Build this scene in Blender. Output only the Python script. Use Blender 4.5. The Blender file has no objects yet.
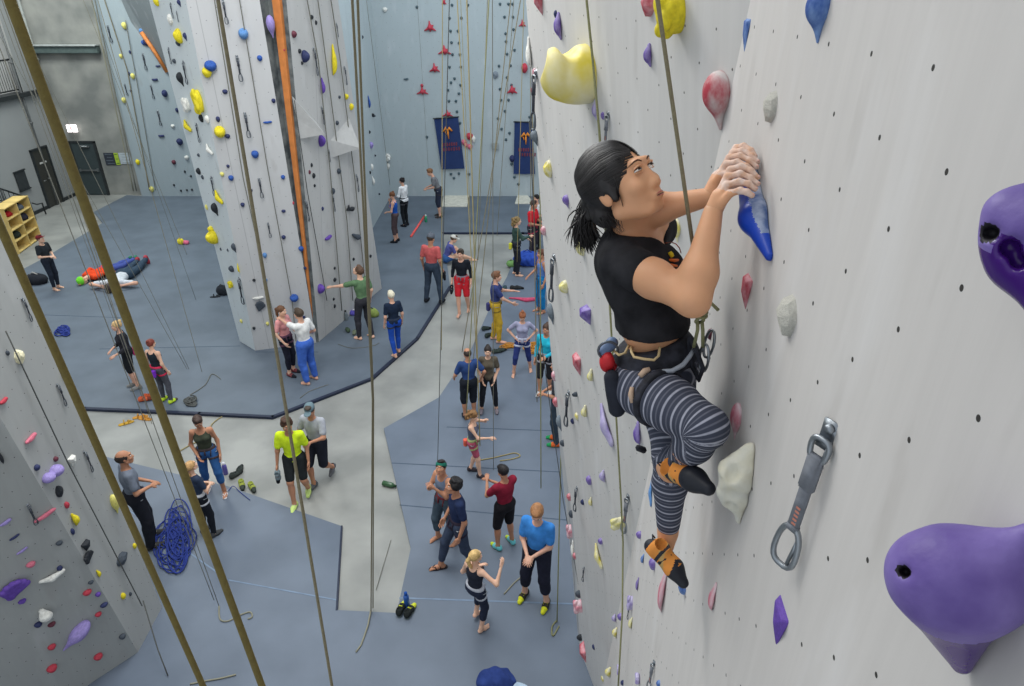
import bpy, math, random
import numpy as np
from mathutils import Vector, Matrix
R_ = math.radians
SC = bpy.context.scene
COL = SC.collection
rnd = random.Random(7)

# ------------------------------------------------------------------ camera
PITCH = R_(28); FPX = 663.0; CH = 7.2
cam = bpy.data.cameras.new('camera'); cam.sensor_width = 36; cam.lens = FPX / 1024 * 36
cam.clip_start = .05; cam.clip_end = 200
camo = bpy.data.objects.new('camera', cam); COL.objects.link(camo)
camo.location = (0, 0, CH); camo.rotation_euler = (R_(90) - PITCH, 0, 0)
SC.camera = camo
cam.dof.use_dof = False

CP, SP = math.cos(PITCH), math.sin(PITCH)
def ray(x, y):
    u = (x - 512) / FPX; v = (y - 343) / FPX
    return np.array([u, CP - v * SP, -SP - v * CP])
CAM = np.array([0, 0, CH])
def fl(x, y, z=0.0):                       # floor point under a pixel of the photograph
    d = ray(x, y); return CAM + d * ((z - CH) / d[2])
def on(x, y, pl):                          # point of a plane (n, p0)
    n, p0 = pl; n = np.array(n, float); d = ray(x, y)
    return CAM + d * (n @ (np.array(p0, float) - CAM) / (n @ d))
def dp(x, y, zc):                          # point at a given distance along the view axis
    return CAM + ray(x, y) * zc
def aty(x, y, Y):
    d = ray(x, y); return CAM + d * (Y / d[1])

# ------------------------------------------------------------------ materials
def lin(c):
    out = []
    for v in c:
        v = v / 255.0
        out.append(v / 12.92 if v <= .04045 else ((v + .055) / 1.055) ** 2.4)
    return (*out, 1.0)
_M = {}
def mat(name, c, rough=.7, metal=0, noise=.12, nscale=8.0, bump=0.0, bscale=40.0, emit=0, spec=.35, c2=None, sub=0):
    if name in _M: return _M[name]
    m = bpy.data.materials.new(name); m.use_nodes = True; nt = m.node_tree; N = nt.nodes; L = nt.links
    b = N['Principled BSDF']; col = lin(c)
    b.inputs['Roughness'].default_value = rough; b.inputs['Metallic'].default_value = metal
    b.inputs['Specular IOR Level'].default_value = spec
    tc = N.new('ShaderNodeTexCoord')
    nz = N.new('ShaderNodeTexNoise'); nz.inputs['Scale'].default_value = nscale; nz.inputs['Detail'].default_value = 4
    L.new(tc.outputs['Object'], nz.inputs['Vector'])
    mx = N.new('ShaderNodeMix'); mx.data_type = 'RGBA'
    a = [max(0, v * (1 - noise)) for v in col[:3]] + [1]
    bb = [min(1, v * (1 + noise)) for v in col[:3]] + [1]
    if c2: bb = list(lin(c2))
    mx.inputs[6].default_value = a; mx.inputs[7].default_value = bb
    rp = N.new('ShaderNodeMapRange'); rp.inputs[1].default_value = .35; rp.inputs[2].default_value = .65
    L.new(nz.outputs['Fac'], rp.inputs[0]); L.new(rp.outputs[0], mx.inputs[0])
    L.new(mx.outputs[2], b.inputs['Base Color'])
    if bump:
        n2 = N.new('ShaderNodeTexNoise'); n2.inputs['Scale'].default_value = bscale; n2.inputs['Detail'].default_value = 5
        L.new(tc.outputs['Object'], n2.inputs['Vector'])
        bp = N.new('ShaderNodeBump'); bp.inputs['Strength'].default_value = bump; bp.inputs['Distance'].default_value = .01
        L.new(n2.outputs['Fac'], bp.inputs['Height']); L.new(bp.outputs[0], b.inputs['Normal'])
    if emit:
        b.inputs['Emission Color'].default_value = col; b.inputs['Emission Strength'].default_value = emit
    if sub:
        b.inputs['Subsurface Weight'].default_value = sub; b.inputs['Subsurface Radius'].default_value = (.012, .005, .003)
        b.inputs['Subsurface Scale'].default_value = 1
    _M[name] = m
    return m

def wall_mat(name, c, streak=.10, hole=None, holer=.006, pitch=.1168, chalk=.10, rough=.75, blot=.06, seams=0):
    """painted plywood: vertical brush streaks, chalk smears, a staggered grid of bolt holes; UV is in metres"""
    if name in _M: return _M[name]
    m = bpy.data.materials.new(name); m.use_nodes = True; nt = m.node_tree; N = nt.nodes; L = nt.links
    b = N['Principled BSDF']; b.inputs['Roughness'].default_value = rough; b.inputs['Specular IOR Level'].default_value = .3
    uv = N.new('ShaderNodeUVMap'); uv.uv_map = 'UVMap'
    sp = N.new('ShaderNodeSeparateXYZ'); L.new(uv.outputs[0], sp.inputs[0])
    def mth(op, a, b_=None):
        n = N.new('ShaderNodeMath'); n.operation = op
        for i, v in enumerate((a, b_)):
            if v is None: continue
            if isinstance(v, (int, float)): n.inputs[i].default_value = v
            else: L.new(v, n.inputs[i])
        return n.outputs[0]
    cm = N.new('ShaderNodeCombineXYZ')
    L.new(mth('MULTIPLY', sp.outputs[0], 22.0), cm.inputs[0]); L.new(mth('MULTIPLY', sp.outputs[1], 1.2), cm.inputs[1])
    n1 = N.new('ShaderNodeTexNoise'); n1.inputs['Scale'].default_value = 1; n1.inputs['Detail'].default_value = 6; n1.inputs['Roughness'].default_value = .6
    L.new(cm.outputs[0], n1.inputs['Vector'])
    cm2 = N.new('ShaderNodeCombineXYZ')
    L.new(mth('MULTIPLY', sp.outputs[0], 3.0), cm2.inputs[0]); L.new(mth('MULTIPLY', sp.outputs[1], .9), cm2.inputs[1])
    n2 = N.new('ShaderNodeTexNoise'); n2.inputs['Scale'].default_value = 1; n2.inputs['Detail'].default_value = 5
    L.new(cm2.outputs[0], n2.inputs['Vector'])
    f = mth('ADD', mth('MULTIPLY', mth('SUBTRACT', n1.outputs['Fac'], .5), streak * 2), mth('MULTIPLY', mth('SUBTRACT', n2.outputs['Fac'], .5), blot * 2))
    f = mth('ADD', f, 1.0)
    base = N.new('ShaderNodeVectorMath'); base.operation = 'SCALE'; base.inputs[0].default_value = lin(c)[:3]; L.new(f, base.inputs['Scale'])
    # chalk smears
    n3 = N.new('ShaderNodeTexNoise'); n3.inputs['Scale'].default_value = 1.3; n3.inputs['Detail'].default_value = 6
    L.new(cm2.outputs[0], n3.inputs['Vector'])
    mr = N.new('ShaderNodeMapRange'); mr.inputs[1].default_value = .56; mr.inputs[2].default_value = .8; mr.inputs[4].default_value = chalk * 4
    L.new(n3.outputs['Fac'], mr.inputs[0])
    mx = N.new('ShaderNodeMix'); mx.data_type = 'RGBA'; L.new(mr.outputs[0], mx.inputs[0]); L.new(base.outputs[0], mx.inputs[6])
    mx.inputs[7].default_value = lin((225, 226, 228))
    out = mx.outputs[2]
    # brown rubber scuffs
    n4 = N.new('ShaderNodeTexNoise'); n4.inputs['Scale'].default_value = 2.1; n4.inputs['Detail'].default_value = 7
    va = N.new('ShaderNodeVectorMath'); va.operation = 'ADD'; va.inputs[1].default_value = (7, 3, 1); L.new(cm2.outputs[0], va.inputs[0]); L.new(va.outputs[0], n4.inputs['Vector'])
    mr2 = N.new('ShaderNodeMapRange'); mr2.inputs[1].default_value = .62; mr2.inputs[2].default_value = .85; mr2.inputs[4].default_value = .35
    L.new(n4.outputs['Fac'], mr2.inputs[0])
    mx2 = N.new('ShaderNodeMix'); mx2.data_type = 'RGBA'; L.new(mr2.outputs[0], mx2.inputs[0]); L.new(out, mx2.inputs[6]); mx2.inputs[7].default_value = lin((135, 128, 120))
    out = mx2.outputs[2]
    if hole:
        a = pitch
        p = mth('DIVIDE', mth('ADD', sp.outputs[0], sp.outputs[1]), 2 * a); q = mth('DIVIDE', mth('SUBTRACT', sp.outputs[0], sp.outputs[1]), 2 * a)
        def fr(v): return mth('SUBTRACT', mth('FRACT', mth('ADD', v, 100.5)), .5)
        fp, fq = fr(p), fr(q)
        d = mth('MULTIPLY', mth('SQRT', mth('ADD', mth('MULTIPLY', fp, fp), mth('MULTIPLY', fq, fq))), a * math.sqrt(2))
        k = mth('LESS_THAN', d, holer)
        k2 = mth('MULTIPLY', mth('LESS_THAN', d, holer * 1.35), .5)
        mxa = N.new('ShaderNodeMix'); mxa.data_type = 'RGBA'; L.new(k2, mxa.inputs[0]); L.new(out, mxa.inputs[6]); mxa.inputs[7].default_value = lin((190, 190, 188))
        mx3 = N.new('ShaderNodeMix'); mx3.data_type = 'RGBA'; L.new(k, mx3.inputs[0]); L.new(mxa.outputs[2], mx3.inputs[6]); mx3.inputs[7].default_value = lin(hole)
        out = mx3.outputs[2]
    if seams:
        u = mth('ABSOLUTE', mth('SUBTRACT', mth('FRACT', mth('ADD', mth('DIVIDE', sp.outputs[0], seams), 50.25)), .5))
        k = mth('MULTIPLY', mth('LESS_THAN', u, .0035 / seams * 2), .35)
        mx4 = N.new('ShaderNodeMix'); mx4.data_type = 'RGBA'; L.new(k, mx4.inputs[0]); L.new(out, mx4.inputs[6]); mx4.inputs[7].default_value = lin((110, 112, 114))
        out = mx4.outputs[2]
    L.new(out, b.inputs['Base Color'])
    bp = N.new('ShaderNodeBump'); bp.inputs['Strength'].default_value = .12; bp.inputs['Distance'].default_value = .004
    L.new(n1.outputs['Fac'], bp.inputs['Height']); L.new(bp.outputs[0], b.inputs['Normal'])
    _M[name] = m
    return m

# ------------------------------------------------------------------ mesh helpers
class MB:
    def __init__(s): s.v = []; s.f = []; s.m = []; s.n = 0
    def add(s, V, Fc, mi=0):
        V = [tuple(map(float, p)) for p in V]
        s.v += V
        for q in Fc: s.f.append(tuple(int(i) + s.n for i in q)); s.m.append(mi)
        s.n += len(V); return s
    def box(s, c, d, rot=None, mi=0, bevel=0.0):
        c = np.array(c, float); h = np.array(d, float) / 2; Rm = np.eye(3) if rot is None else rot
        b = min(bevel, min(h) * .9)
        if b <= 0:
            V = [c + Rm @ (h * np.array(sg)) for sg in ((-1,-1,-1),(1,-1,-1),(1,1,-1),(-1,1,-1),(-1,-1,1),(1,-1,1),(1,1,1),(-1,1,1))]
            s.add(V, [(0,3,2,1),(4,5,6,7),(0,1,5,4),(1,2,6,5),(2,3,7,6),(3,0,4,7)], mi)
        else:
            import bmesh
            bm = bmesh.new(); bmesh.ops.create_cube(bm, size=1)
            for v in bm.verts: v.co = Vector((v.co.x * d[0], v.co.y * d[1], v.co.z * d[2]))
            bmesh.ops.bevel(bm, geom=bm.edges[:], offset=b, segments=2, affect='EDGES')
            bm.verts.index_update()
            s.add([c + Rm @ np.array(v.co) for v in bm.verts], [[v.index for v in f.verts] for f in bm.faces], mi); bm.free()
        return s
    def tube(s, pts, r, n=8, mi=0, closed=False):
        P = [np.array(p, float) for p in pts]; m = len(P)
        if not hasattr(r, '__len__'): r = [r] * m
        T = []
        for i in range(m):
            a = P[(i - 1) % m] if (closed or i > 0) else P[0]; b = P[(i + 1) % m] if (closed or i < m - 1) else P[-1]
            t = b - a; T.append(t / (np.linalg.norm(t) + 1e-12))
        up = np.array([0, 0, 1.0]) if abs(T[0][2]) < .9 else np.array([1.0, 0, 0])
        nrm = np.cross(T[0], up); nrm /= np.linalg.norm(nrm)
        V = []
        for i in range(m):
            nrm = nrm - T[i] * (nrm @ T[i]); nrm /= (np.linalg.norm(nrm) + 1e-12); bn = np.cross(T[i], nrm)
            for k in range(n):
                a = 2 * math.pi * k / n; V.append(P[i] + r[i] * (math.cos(a) * nrm + math.sin(a) * bn))
        Fc = []
        for i in range(m if closed else m - 1):
            j = (i + 1) % m
            for k in range(n): Fc.append((i*n+k, i*n+(k+1) % n, j*n+(k+1) % n, j*n+k))
        if not closed: Fc.append(tuple(range(n))[::-1]); Fc.append(tuple((m-1)*n+k for k in range(n)))
        return s.add(V, Fc, mi)
    def arrays(s, VF, mi=0, M=None, t=None):
        V, Fc = VF[:2]; V = np.array(V)
        if M is not None: V = V @ np.array(M).T
        if t is not None: V = V + np.array(t)
        s.v += V.tolist(); s.f += (np.array(Fc) + s.n).tolist()
        if len(VF) > 2: s.m += list(VF[2])
        else: s.m += [mi] * len(Fc)
        s.n += len(V); return s
    def build(s, name, mats, parent=None, smooth=True, label=None, **kw):
        me = bpy.data.meshes.new(name)
        me.from_pydata(s.v, [], s.f); 
        for m in (mats if isinstance(mats, (list, tuple)) else [mats]): me.materials.append(m)
        if any(s.m): me.polygons.foreach_set('material_index', s.m)
        if smooth: me.polygons.foreach_set('use_smooth', [True] * len(s.f))
        me.update()
        o = bpy.data.objects.new(name, me); COL.objects.link(o)
        if parent is not None: o.parent = parent
        if label: o['label'] = label
        for k, v in kw.items(): o[k] = v
        return o
def recenter(o):
    """put a top-level mesh's origin at the foot of its own shape"""
    me = o.data; n = len(me.vertices); a = np.empty(n * 3); me.vertices.foreach_get('co', a); a = a.reshape(-1, 3)
    c = (a.min(0) + a.max(0)) / 2; c[2] = a[:, 2].min()
    me.vertices.foreach_set('co', (a - c).ravel()); me.update(); o.location = o.location + Vector(c)
    for ch in o.children: ch.location = ch.location - Vector(c)
    return o
def tag(o, label, cat, group=None, kind=None):
    o['label'] = label; o['category'] = cat
    if group: o['group'] = group
    if kind: o['kind'] = kind
    return o
def empty(name, loc, rz=0):
    o = bpy.data.objects.new(name, None); COL.objects.link(o); o.location = Vector(loc); o.rotation_euler[2] = rz; return o
def sharp(o, ang=40):
    me = o.data
    me.set_sharp_from_angle(angle=R_(ang)); return o

# ------------------------------------------------------------------ implicit surfaces -> mesh
def _bb(p):
    if p[0] == 'c':
        a, b = np.array(p[1]), np.array(p[2]); r = max(p[3], p[4]); return np.minimum(a, b) - r, np.maximum(a, b) + r
    c = np.array(p[1]); r = max(p[3]); return c - r, c + r
def _d(p, X, Y, Z):
    if p[0] == 'c':
        a = np.array(p[1], float); b = np.array(p[2], float); ab = b - a; L2 = ab @ ab + 1e-12
        px, py, pz = X - a[0], Y - a[1], Z - a[2]
        t = np.clip((px * ab[0] + py * ab[1] + pz * ab[2]) / L2, 0, 1)
        return np.sqrt((px - t*ab[0])**2 + (py - t*ab[1])**2 + (pz - t*ab[2])**2) - (p[3] + (p[4] - p[3]) * t)
    c = p[1]; Rm = p[2]; r = p[3]
    px, py, pz = X - c[0], Y - c[1], Z - c[2]
    if Rm is not None:
        qx = Rm[0][0]*px + Rm[1][0]*py + Rm[2][0]*pz; qy = Rm[0][1]*px + Rm[1][1]*py + Rm[2][1]*pz; qz = Rm[0][2]*px + Rm[1][2]*py + Rm[2][2]*pz
    else: qx, qy, qz = px, py, pz
    k0 = np.sqrt((qx/r[0])**2 + (qy/r[1])**2 + (qz/r[2])**2) + 1e-9
    k1 = np.sqrt((qx/r[0]**2)**2 + (qy/r[1]**2)**2 + (qz/r[2]**2)**2) + 1e-9
    return k0 * (k0 - 1) / k1
def blob(prims, vox=.014, k=.03, subs=(), cuts=(), wob=0, wf=30, ksub=.01):
    """union of capsules ('c',a,b,ra,rb) and ellipsoids ('e',c,R,radii), minus subs, clipped by planes (n,d): keep n.p<d"""
    lo = np.min([_bb(p)[0] for p in prims], 0) - 3 * vox; hi = np.max([_bb(p)[1] for p in prims], 0) + 3 * vox
    n = np.ceil((hi - lo) / vox).astype(int) + 1
    ax = [lo[i] + np.arange(n[i]) * vox for i in range(3)]
    D = np.full(n, 1.0, np.float32)
    def region(p, m):
        a, b = _bb(p); s = []
        for i in range(3):
            i0 = max(0, int((a[i] - m - lo[i]) / vox)); i1 = min(n[i], int((b[i] + m - lo[i]) / vox) + 2)
            if i1 <= i0: return None
            s.append(slice(i0, i1))
        return tuple(s)
    for p in prims:
        s = region(p, k + 2 * vox)
        X = ax[0][s[0]][:, None, None]; Y = ax[1][s[1]][None, :, None]; Z = ax[2][s[2]][None, None, :]
        d = _d(p, X, Y, Z).astype(np.float32); a = D[s]; h = np.maximum(k - np.abs(a - d), 0) / k
        D[s] = np.minimum(a, d) - h * h * k / 4
    X = ax[0][:, None, None]; Y = ax[1][None, :, None]; Z = ax[2][None, None, :]
    if wob: D += (wob * np.sin(X * wf + 1.3 * np.sin(Y * wf * .7)) * np.sin(Z * wf * .8 + 2 * np.sin(X * wf * .5)) * np.sin(Y * wf * .9 + 1)).astype(np.float32)
    for p in subs:
        s = region(p, ksub + 2 * vox)
        if s is None: continue
        d = -_d(p, ax[0][s[0]][:, None, None], ax[1][s[1]][None, :, None], ax[2][s[2]][None, None, :]).astype(np.float32)
        a = D[s]; h = np.maximum(ksub - np.abs(a - d), 0) / ksub; D[s] = np.maximum(a, d) + h * h * ksub / 4
    for nn, dd in cuts: D = np.maximum(D, (X * nn[0] + Y * nn[1] + Z * nn[2] - dd).astype(np.float32))
    return nets(D, lo, vox)
def nets(D, org, vox):
    S = D < 0
    if not S.any(): return np.zeros((0, 3)), np.zeros((0, 4), int)
    def cn(A, i, j, k): return A[i:A.shape[0]-1+i, j:A.shape[1]-1+j, k:A.shape[2]-1+k]
    cnt = sum(cn(S, i, j, k).astype(np.int8) for i in (0, 1) for j in (0, 1) for k in (0, 1))
    act = (cnt > 0) & (cnt < 8); ijk = np.argwhere(act); m = len(ijk)
    idx = -np.ones(act.shape, np.int64); idx[act] = np.arange(m)
    acc = np.zeros((m, 3)); c = np.zeros(m)
    cor = {(i, j, k): D[ijk[:, 0] + i, ijk[:, 1] + j, ijk[:, 2] + k] for i in (0, 1) for j in (0, 1) for k in (0, 1)}
    for a in cor:
        for axis in range(3):
            if a[axis]: continue
            b = list(a); b[axis] = 1; b = tuple(b); va, vb = cor[a], cor[b]; x = (va < 0) != (vb < 0)
            t = np.where(x, va / np.where(x, va - vb, 1), 0); pt = np.array(a, float)[None] + t[:, None] * (np.array(b) - np.array(a))[None]
            acc[x] += pt[x]; c[x] += 1
    V = org + (ijk + acc / c[:, None]) * vox; Fs = []
    for axis in range(3):
        s0 = [slice(None)] * 3; s1 = [slice(None)] * 3; s0[axis] = slice(0, -1); s1[axis] = slice(1, None)
        A = S[tuple(s0)]; B = S[tuple(s1)]; e = np.argwhere(A != B); o1, o2 = (axis + 1) % 3, (axis + 2) % 3
        e = e[(e[:, o1] > 0) & (e[:, o2] > 0) & (e[:, o1] < D.shape[o1] - 1) & (e[:, o2] < D.shape[o2] - 1)]
        if not len(e): continue
        q = []
        for d1, d2 in ((-1, -1), (0, -1), (0, 0), (-1, 0)):
            w = e.copy(); w[:, o1] += d1; w[:, o2] += d2; q.append(idx[w[:, 0], w[:, 1], w[:, 2]])
        q = np.stack(q, 1); fl_ = ~A[e[:, 0], e[:, 1], e[:, 2]]; q[fl_] = q[fl_][:, ::-1]; Fs.append(q)
    return V, np.concatenate(Fs)
def smooth_vf(VF, it=1, lam=.5):
    V, Fc = VF; V = V.copy(); n = len(V)
    E = np.concatenate([Fc[:, [i, (i + 1) % 4]] for i in range(4)])
    for _ in range(it):
        a = np.zeros_like(V); c = np.zeros(n)
        np.add.at(a, E[:, 0], V[E[:, 1]]); np.add.at(c, E[:, 0], 1)
        np.add.at(a, E[:, 1], V[E[:, 0]]); np.add.at(c, E[:, 1], 1)
        V += lam * (a / np.maximum(c, 1)[:, None] - V)
    return V, Fc
def rot(ax, deg):
    return np.array(Matrix.Rotation(R_(deg), 3, ax))
def unit(v): v = np.array(v, float); return v / (np.linalg.norm(v) + 1e-12)
# ================================================================== the room
PR = ((1, -.108, 0), (.48, 0, 0))
PL = ((1, .232, .119), (2.105, 0, 0))
PB = ((0, 1, 0), (0, 25.8, 0))
PCON = ((0, 1, 0), (0, 26.15, 0))
PSIDE = ((1, 0, 0), (-17.35, 0, 0))

def facet(mb_uv, name, faces, mats):
    """faces: (points, material index, uv origin); UV in metres, v up the face"""
    me = bpy.data.meshes.new(name); V = []; Fc = []; MI = []; UV = []
    for pts, mi, org in faces:
        P = [np.array(p, float) for p in pts]; nrm = np.zeros(3)
        for i in range(len(P)):
            a, b = P[i], P[(i + 1) % len(P)]; nrm += np.cross(a, b)
        nrm = unit(nrm); up = np.array([0, 0, 1.0]) - nrm * nrm[2]
        up = unit(up) if np.linalg.norm(up) > .01 else np.array([0, 1.0, 0]); h = np.cross(up, nrm)
        org = np.array(org if org is not None else P[0], float)
        Fc.append(tuple(range(len(V), len(V) + len(P)))); V += [tuple(p) for p in P]; MI.append(mi)
        UV += [((p - org) @ h, (p - org) @ up) for p in P]
    me.from_pydata(V, [], Fc)
    for m in mats: me.materials.append(m)
    me.polygons.foreach_set('material_index', MI)
    uvl = me.uv_layers.new(name='UVMap')
    uvl.data.foreach_set('uv', [c for t in UV for c in t]); me.update()
    o = bpy.data.objects.new(name, me); COL.objects.link(o); o['kind'] = 'structure'; return o

def seam(z):
    Y = (1.625 - .119 * z) / .34; return np.array([.48 + .108 * Y, Y, z])
m_wr = wall_mat('painted_plywood_warm', (196, 193, 190), hole=(52, 50, 48), holer=.0047, streak=.09, chalk=.10, blot=.07)
m_wl = wall_mat('painted_plywood_far', (196, 195, 193), hole=(90, 88, 86), holer=.0048, streak=.09, chalk=.10, blot=.07)
m_ws = wall_mat('painted_plywood_edge', (176, 178, 180), hole=None, streak=.05)
# right-hand wall: near facet, leaning far facet, narrow end facet, and its return behind
_a = on(526, 0, PL); _b = on(534.5, 115, PL); _a = _a + (_a - _b) * (10 - _a[2]) / (_a[2] - _b[2])
E0 = [tuple(_a)] + [tuple(on(x, y, PL)) for x, y in ((526, 0), (534.5, 115), (542.5, 230), (549, 330))]
crease = [tuple(on(x, y, PL)) for x, y in ((561, 430), (567, 480), (574, 530))]
cb = np.array([2.105 - .232 * 5.45, 5.45, 0.0])
def onw(x, y):                             # the facet of the right wall that shows under a pixel
    a, b = on(x, y, PL), on(x, y, PR); return (a, PL) if b[1] < 0 or a[1] < b[1] else (b, PR)
outer = [aty(x, y, Y) for x, y, Y in ((558, 430, on(561, 430, PL)[1] + .12), (564, 490, on(568, 490, PL)[1] + .15), (571.5, 560, on(577, 560, PL)[1] + .18))]
ob = fl(578, 636)
far = E0[1:] 
L_poly = [seam(0), seam(3), seam(5), seam(7), seam(10)] + [np.array(E0[0])] + [np.array(p) for p in far] + [np.array(p) for p in crease] + [cb]
S_poly = [np.array(far[-1]), *outer, ob, cb, *[np.array(p) for p in crease[::-1]]]
ret = []
edge = [np.array(E0[0])] + [np.array(p) for p in far] + outer + [ob]
for a, b in zip(edge[:-1], edge[1:]):
    ret.append(([a, a + np.array([2.5, .9, 0]), b + np.array([2.5, .9, 0]), b], 2, None))
rR = [np.array([.48 - .108 * 3, -3, 0]), seam(0), seam(3), seam(5), seam(7), seam(10), np.array([.48 - .108 * 3, -3, 10])]
wr = facet(None, 'wall_right', [(rR[::-1], 0, (.5626, .765, 6.404)), (L_poly[::-1], 1, on(637, 78.7, PL)), (S_poly, 2, None)] + ret, [m_wr, m_wl, m_ws])

# floor and mats
m_con = mat('polished_concrete', (132, 134, 131), rough=.45, noise=.10, nscale=.9, c2=(154, 155, 151), bump=.05, bscale=6, spec=.4)
fo = MB().add([(-24, -4, 0), (10, -4, 0), (10, 30, 0), (-24, 30, 0)], [(0, 1, 2, 3)]).build('floor', m_con, smooth=False); fo['kind'] = 'structure'
m_mat = mat('blue_grey_mat_vinyl', (90, 101, 113), rough=.55, noise=.07, nscale=1.3, bump=.04, bscale=12, c2=(98, 109, 121), spec=.4)
m_matb = mat('blue_mat_vinyl_front', (94, 105, 120), rough=.5, noise=.06, nscale=1.1, bump=.04, bscale=12, c2=(103, 114, 129), spec=.4)
m_navy = mat('navy_mat_edging', (34, 42, 62), rough=.6)
m_line = mat('pale_mat_tape', (112, 130, 152), rough=.6)
m_seam = mat('dark_mat_join', (66, 80, 97), rough=.7)
MZ = .04
def prism(name, poly, z0, z1, m, label, cat, kind=None):
    n = len(poly); V = [(p[0], p[1], z1) for p in poly] + [(p[0], p[1], z0) for p in poly]
    Fc = [tuple(range(n))] + [(i, (i + 1) % n, n + (i + 1) % n, n + i)[::-1] for i in range(n)]
    o = MB().add(V, Fc).build(name, m, smooth=False)
    if kind: o['kind'] = kind
    else: tag(o, label, cat)
    return o
A_front = [(-90, 412), (85, 410), (200, 415), (273, 418.5), (372, 380), (417, 340), (450, 288), (443, 234), (523, 234)]
A = [fl(*p) for p in A_front] + [np.array([3.2, fl(523, 234)[1], 0]), np.array([3.2, 25.8, 0]), np.array([-14.6, 25.8, 0])] + [fl(*p) for p in ((127, 196), (94, 213), (103, 224), (43, 260), (-90, 330))]
matA = prism('floor_mat', A, .0, MZ, m_mat, 'large blue-grey floor mat with dark edging around the tower and under the back wall', 'mat')
B_pts = [(523, 236), (519, 247), (507, 278), (491, 307), (471, 351), (439, 399), (384, 430), (411, 550), (397, 615), (337, 612), (342, 528), (228, 488), (100, 457), (-120, 430)]
B = [fl(*p) for p in B_pts] + [np.array([-9, 2.0, 0]), np.array([3.2, 2.0, 0]), np.array([3.2, fl(523, 236)[1] - .05, 0])]
matB = prism('floor_mat', B, .0, MZ, m_matb, 'blue-grey floor mat in front, wrapping the concrete walkway, along the right wall', 'mat')
def ribbon(name, pts, w, z0, z1, m, parent=None):
    mb = MB()
    for a, b in zip(pts[:-1], pts[1:]):
        a = np.array([a[0], a[1]]); b = np.array([b[0], b[1]]); d = b - a; L_ = np.linalg.norm(d); d /= L_
        mb.box(((a + b)[0] / 2, (a + b)[1] / 2, (z0 + z1) / 2), (L_ + w * .6, w, z1 - z0), rot('Z', math.degrees(math.atan2(d[1], d[0]))))
    return mb.build(name, m, parent, smooth=False)
ribbon('edging', [fl(*p) for p in A_front[:7]], .07, 0, MZ + .012, m_navy, matA)
ribbon('edging', [fl(*p) for p in ((443, 234), (523, 234))] + [(3.2, fl(523, 234)[1])], .09, 0, MZ + .012, m_navy, matA)
ribbon('edging', [fl(*p) for p in ((342, 528), (337, 612))], .025, 0, MZ + .004, m_navy, matB)
ribbon('tape_line', [fl(*p, .04) for p in ((60, 462), (228, 580), (337, 600))], .02, MZ, MZ + .003, m_line, matB)
ribbon('tape_line', [fl(*p, .04) for p in ((400, 598), (575, 604))], .025, MZ, MZ + .003, m_line, matB)
for a, b in (((100, 349), (240, 346)), ((20, 314), (130, 318)), ((256, 352), (318, 352))):
    ribbon('mat_join', [fl(*a, .04), fl(*b, .04)], .02, MZ, MZ + .002, m_seam, matA)
for a, b in (((447, 427), (558, 431)), ((392, 463), (560, 472)), ((400, 505), (566, 520)), ((500, 350), (545, 352))):
    ribbon('mat_join', [fl(*a, .04), fl(*b, .04)], .02, MZ, MZ + .002, m_seam, matB)
m_cream = mat('cream_pad', (205, 203, 190), rough=.7)
for q, lb in ((((444, 195.5), (469, 195.5), (467, 207), (441.6, 207)), 'cream pad on the mat below the left banner'),
              (((517.7, 195), (527, 195), (534, 204), (515, 204)), 'cream pad on the mat below the right banner')):
    prism('floor_pad', [fl(*p, .04) for p in q], MZ, MZ + .03, m_cream, lb, 'pad')

# back climbing wall, concrete wall, side wall
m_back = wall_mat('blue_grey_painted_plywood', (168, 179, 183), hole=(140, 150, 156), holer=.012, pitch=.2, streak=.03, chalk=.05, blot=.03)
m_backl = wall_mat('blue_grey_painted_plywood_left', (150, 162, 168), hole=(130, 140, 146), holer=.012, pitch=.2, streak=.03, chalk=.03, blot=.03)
xk = -8.6
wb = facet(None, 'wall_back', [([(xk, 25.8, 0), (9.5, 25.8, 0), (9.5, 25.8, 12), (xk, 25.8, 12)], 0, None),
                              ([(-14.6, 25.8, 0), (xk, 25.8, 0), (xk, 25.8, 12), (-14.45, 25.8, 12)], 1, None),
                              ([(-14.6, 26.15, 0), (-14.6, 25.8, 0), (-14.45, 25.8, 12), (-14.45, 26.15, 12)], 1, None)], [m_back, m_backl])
# side climbing wall that runs from behind the tower to the back wall
m_sidec = wall_mat('blue_grey_side_plywood', (176, 188, 192), hole=(140, 150, 156), holer=.011, pitch=.2, streak=.04, chalk=.05, blot=.03, seams=1.2)
p1_, p2_ = fl(375, 232), fl(386, 203)
facet(None, 'wall_left_climbing', [([(p1_[0] - .1, 19.0, 0), (-4.78, 25.8, 0), (-4.95, 25.8, 12), (-5.05, 19.0, 12)], 0, None),
                                   ([(-8.6, 19.0, 0), (p1_[0] - .1, 19.0, 0), (-5.05, 19.0, 12), (-8.6, 19.0, 12)], 0, None)], [m_sidec])
m_conc = mat('board_marked_concrete', (128, 131, 128), rough=.85, noise=.16, nscale=.8, c2=(160, 160, 154), bump=.3, bscale=9)
m_side = mat('grey_painted_side_wall', (148, 150, 150), rough=.8, noise=.03, nscale=1)
m_sidew = mat('white_painted_upper_wall', (168, 168, 166), rough=.8, noise=.03)
wc = facet(None, 'wall_back_concrete', [([(-17.6, 26.15, 0), (-14.5, 26.15, 0), (-14.4, 26.15, 12), (-17.6, 26.15, 12)], 0, None)], [m_conc])
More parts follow.
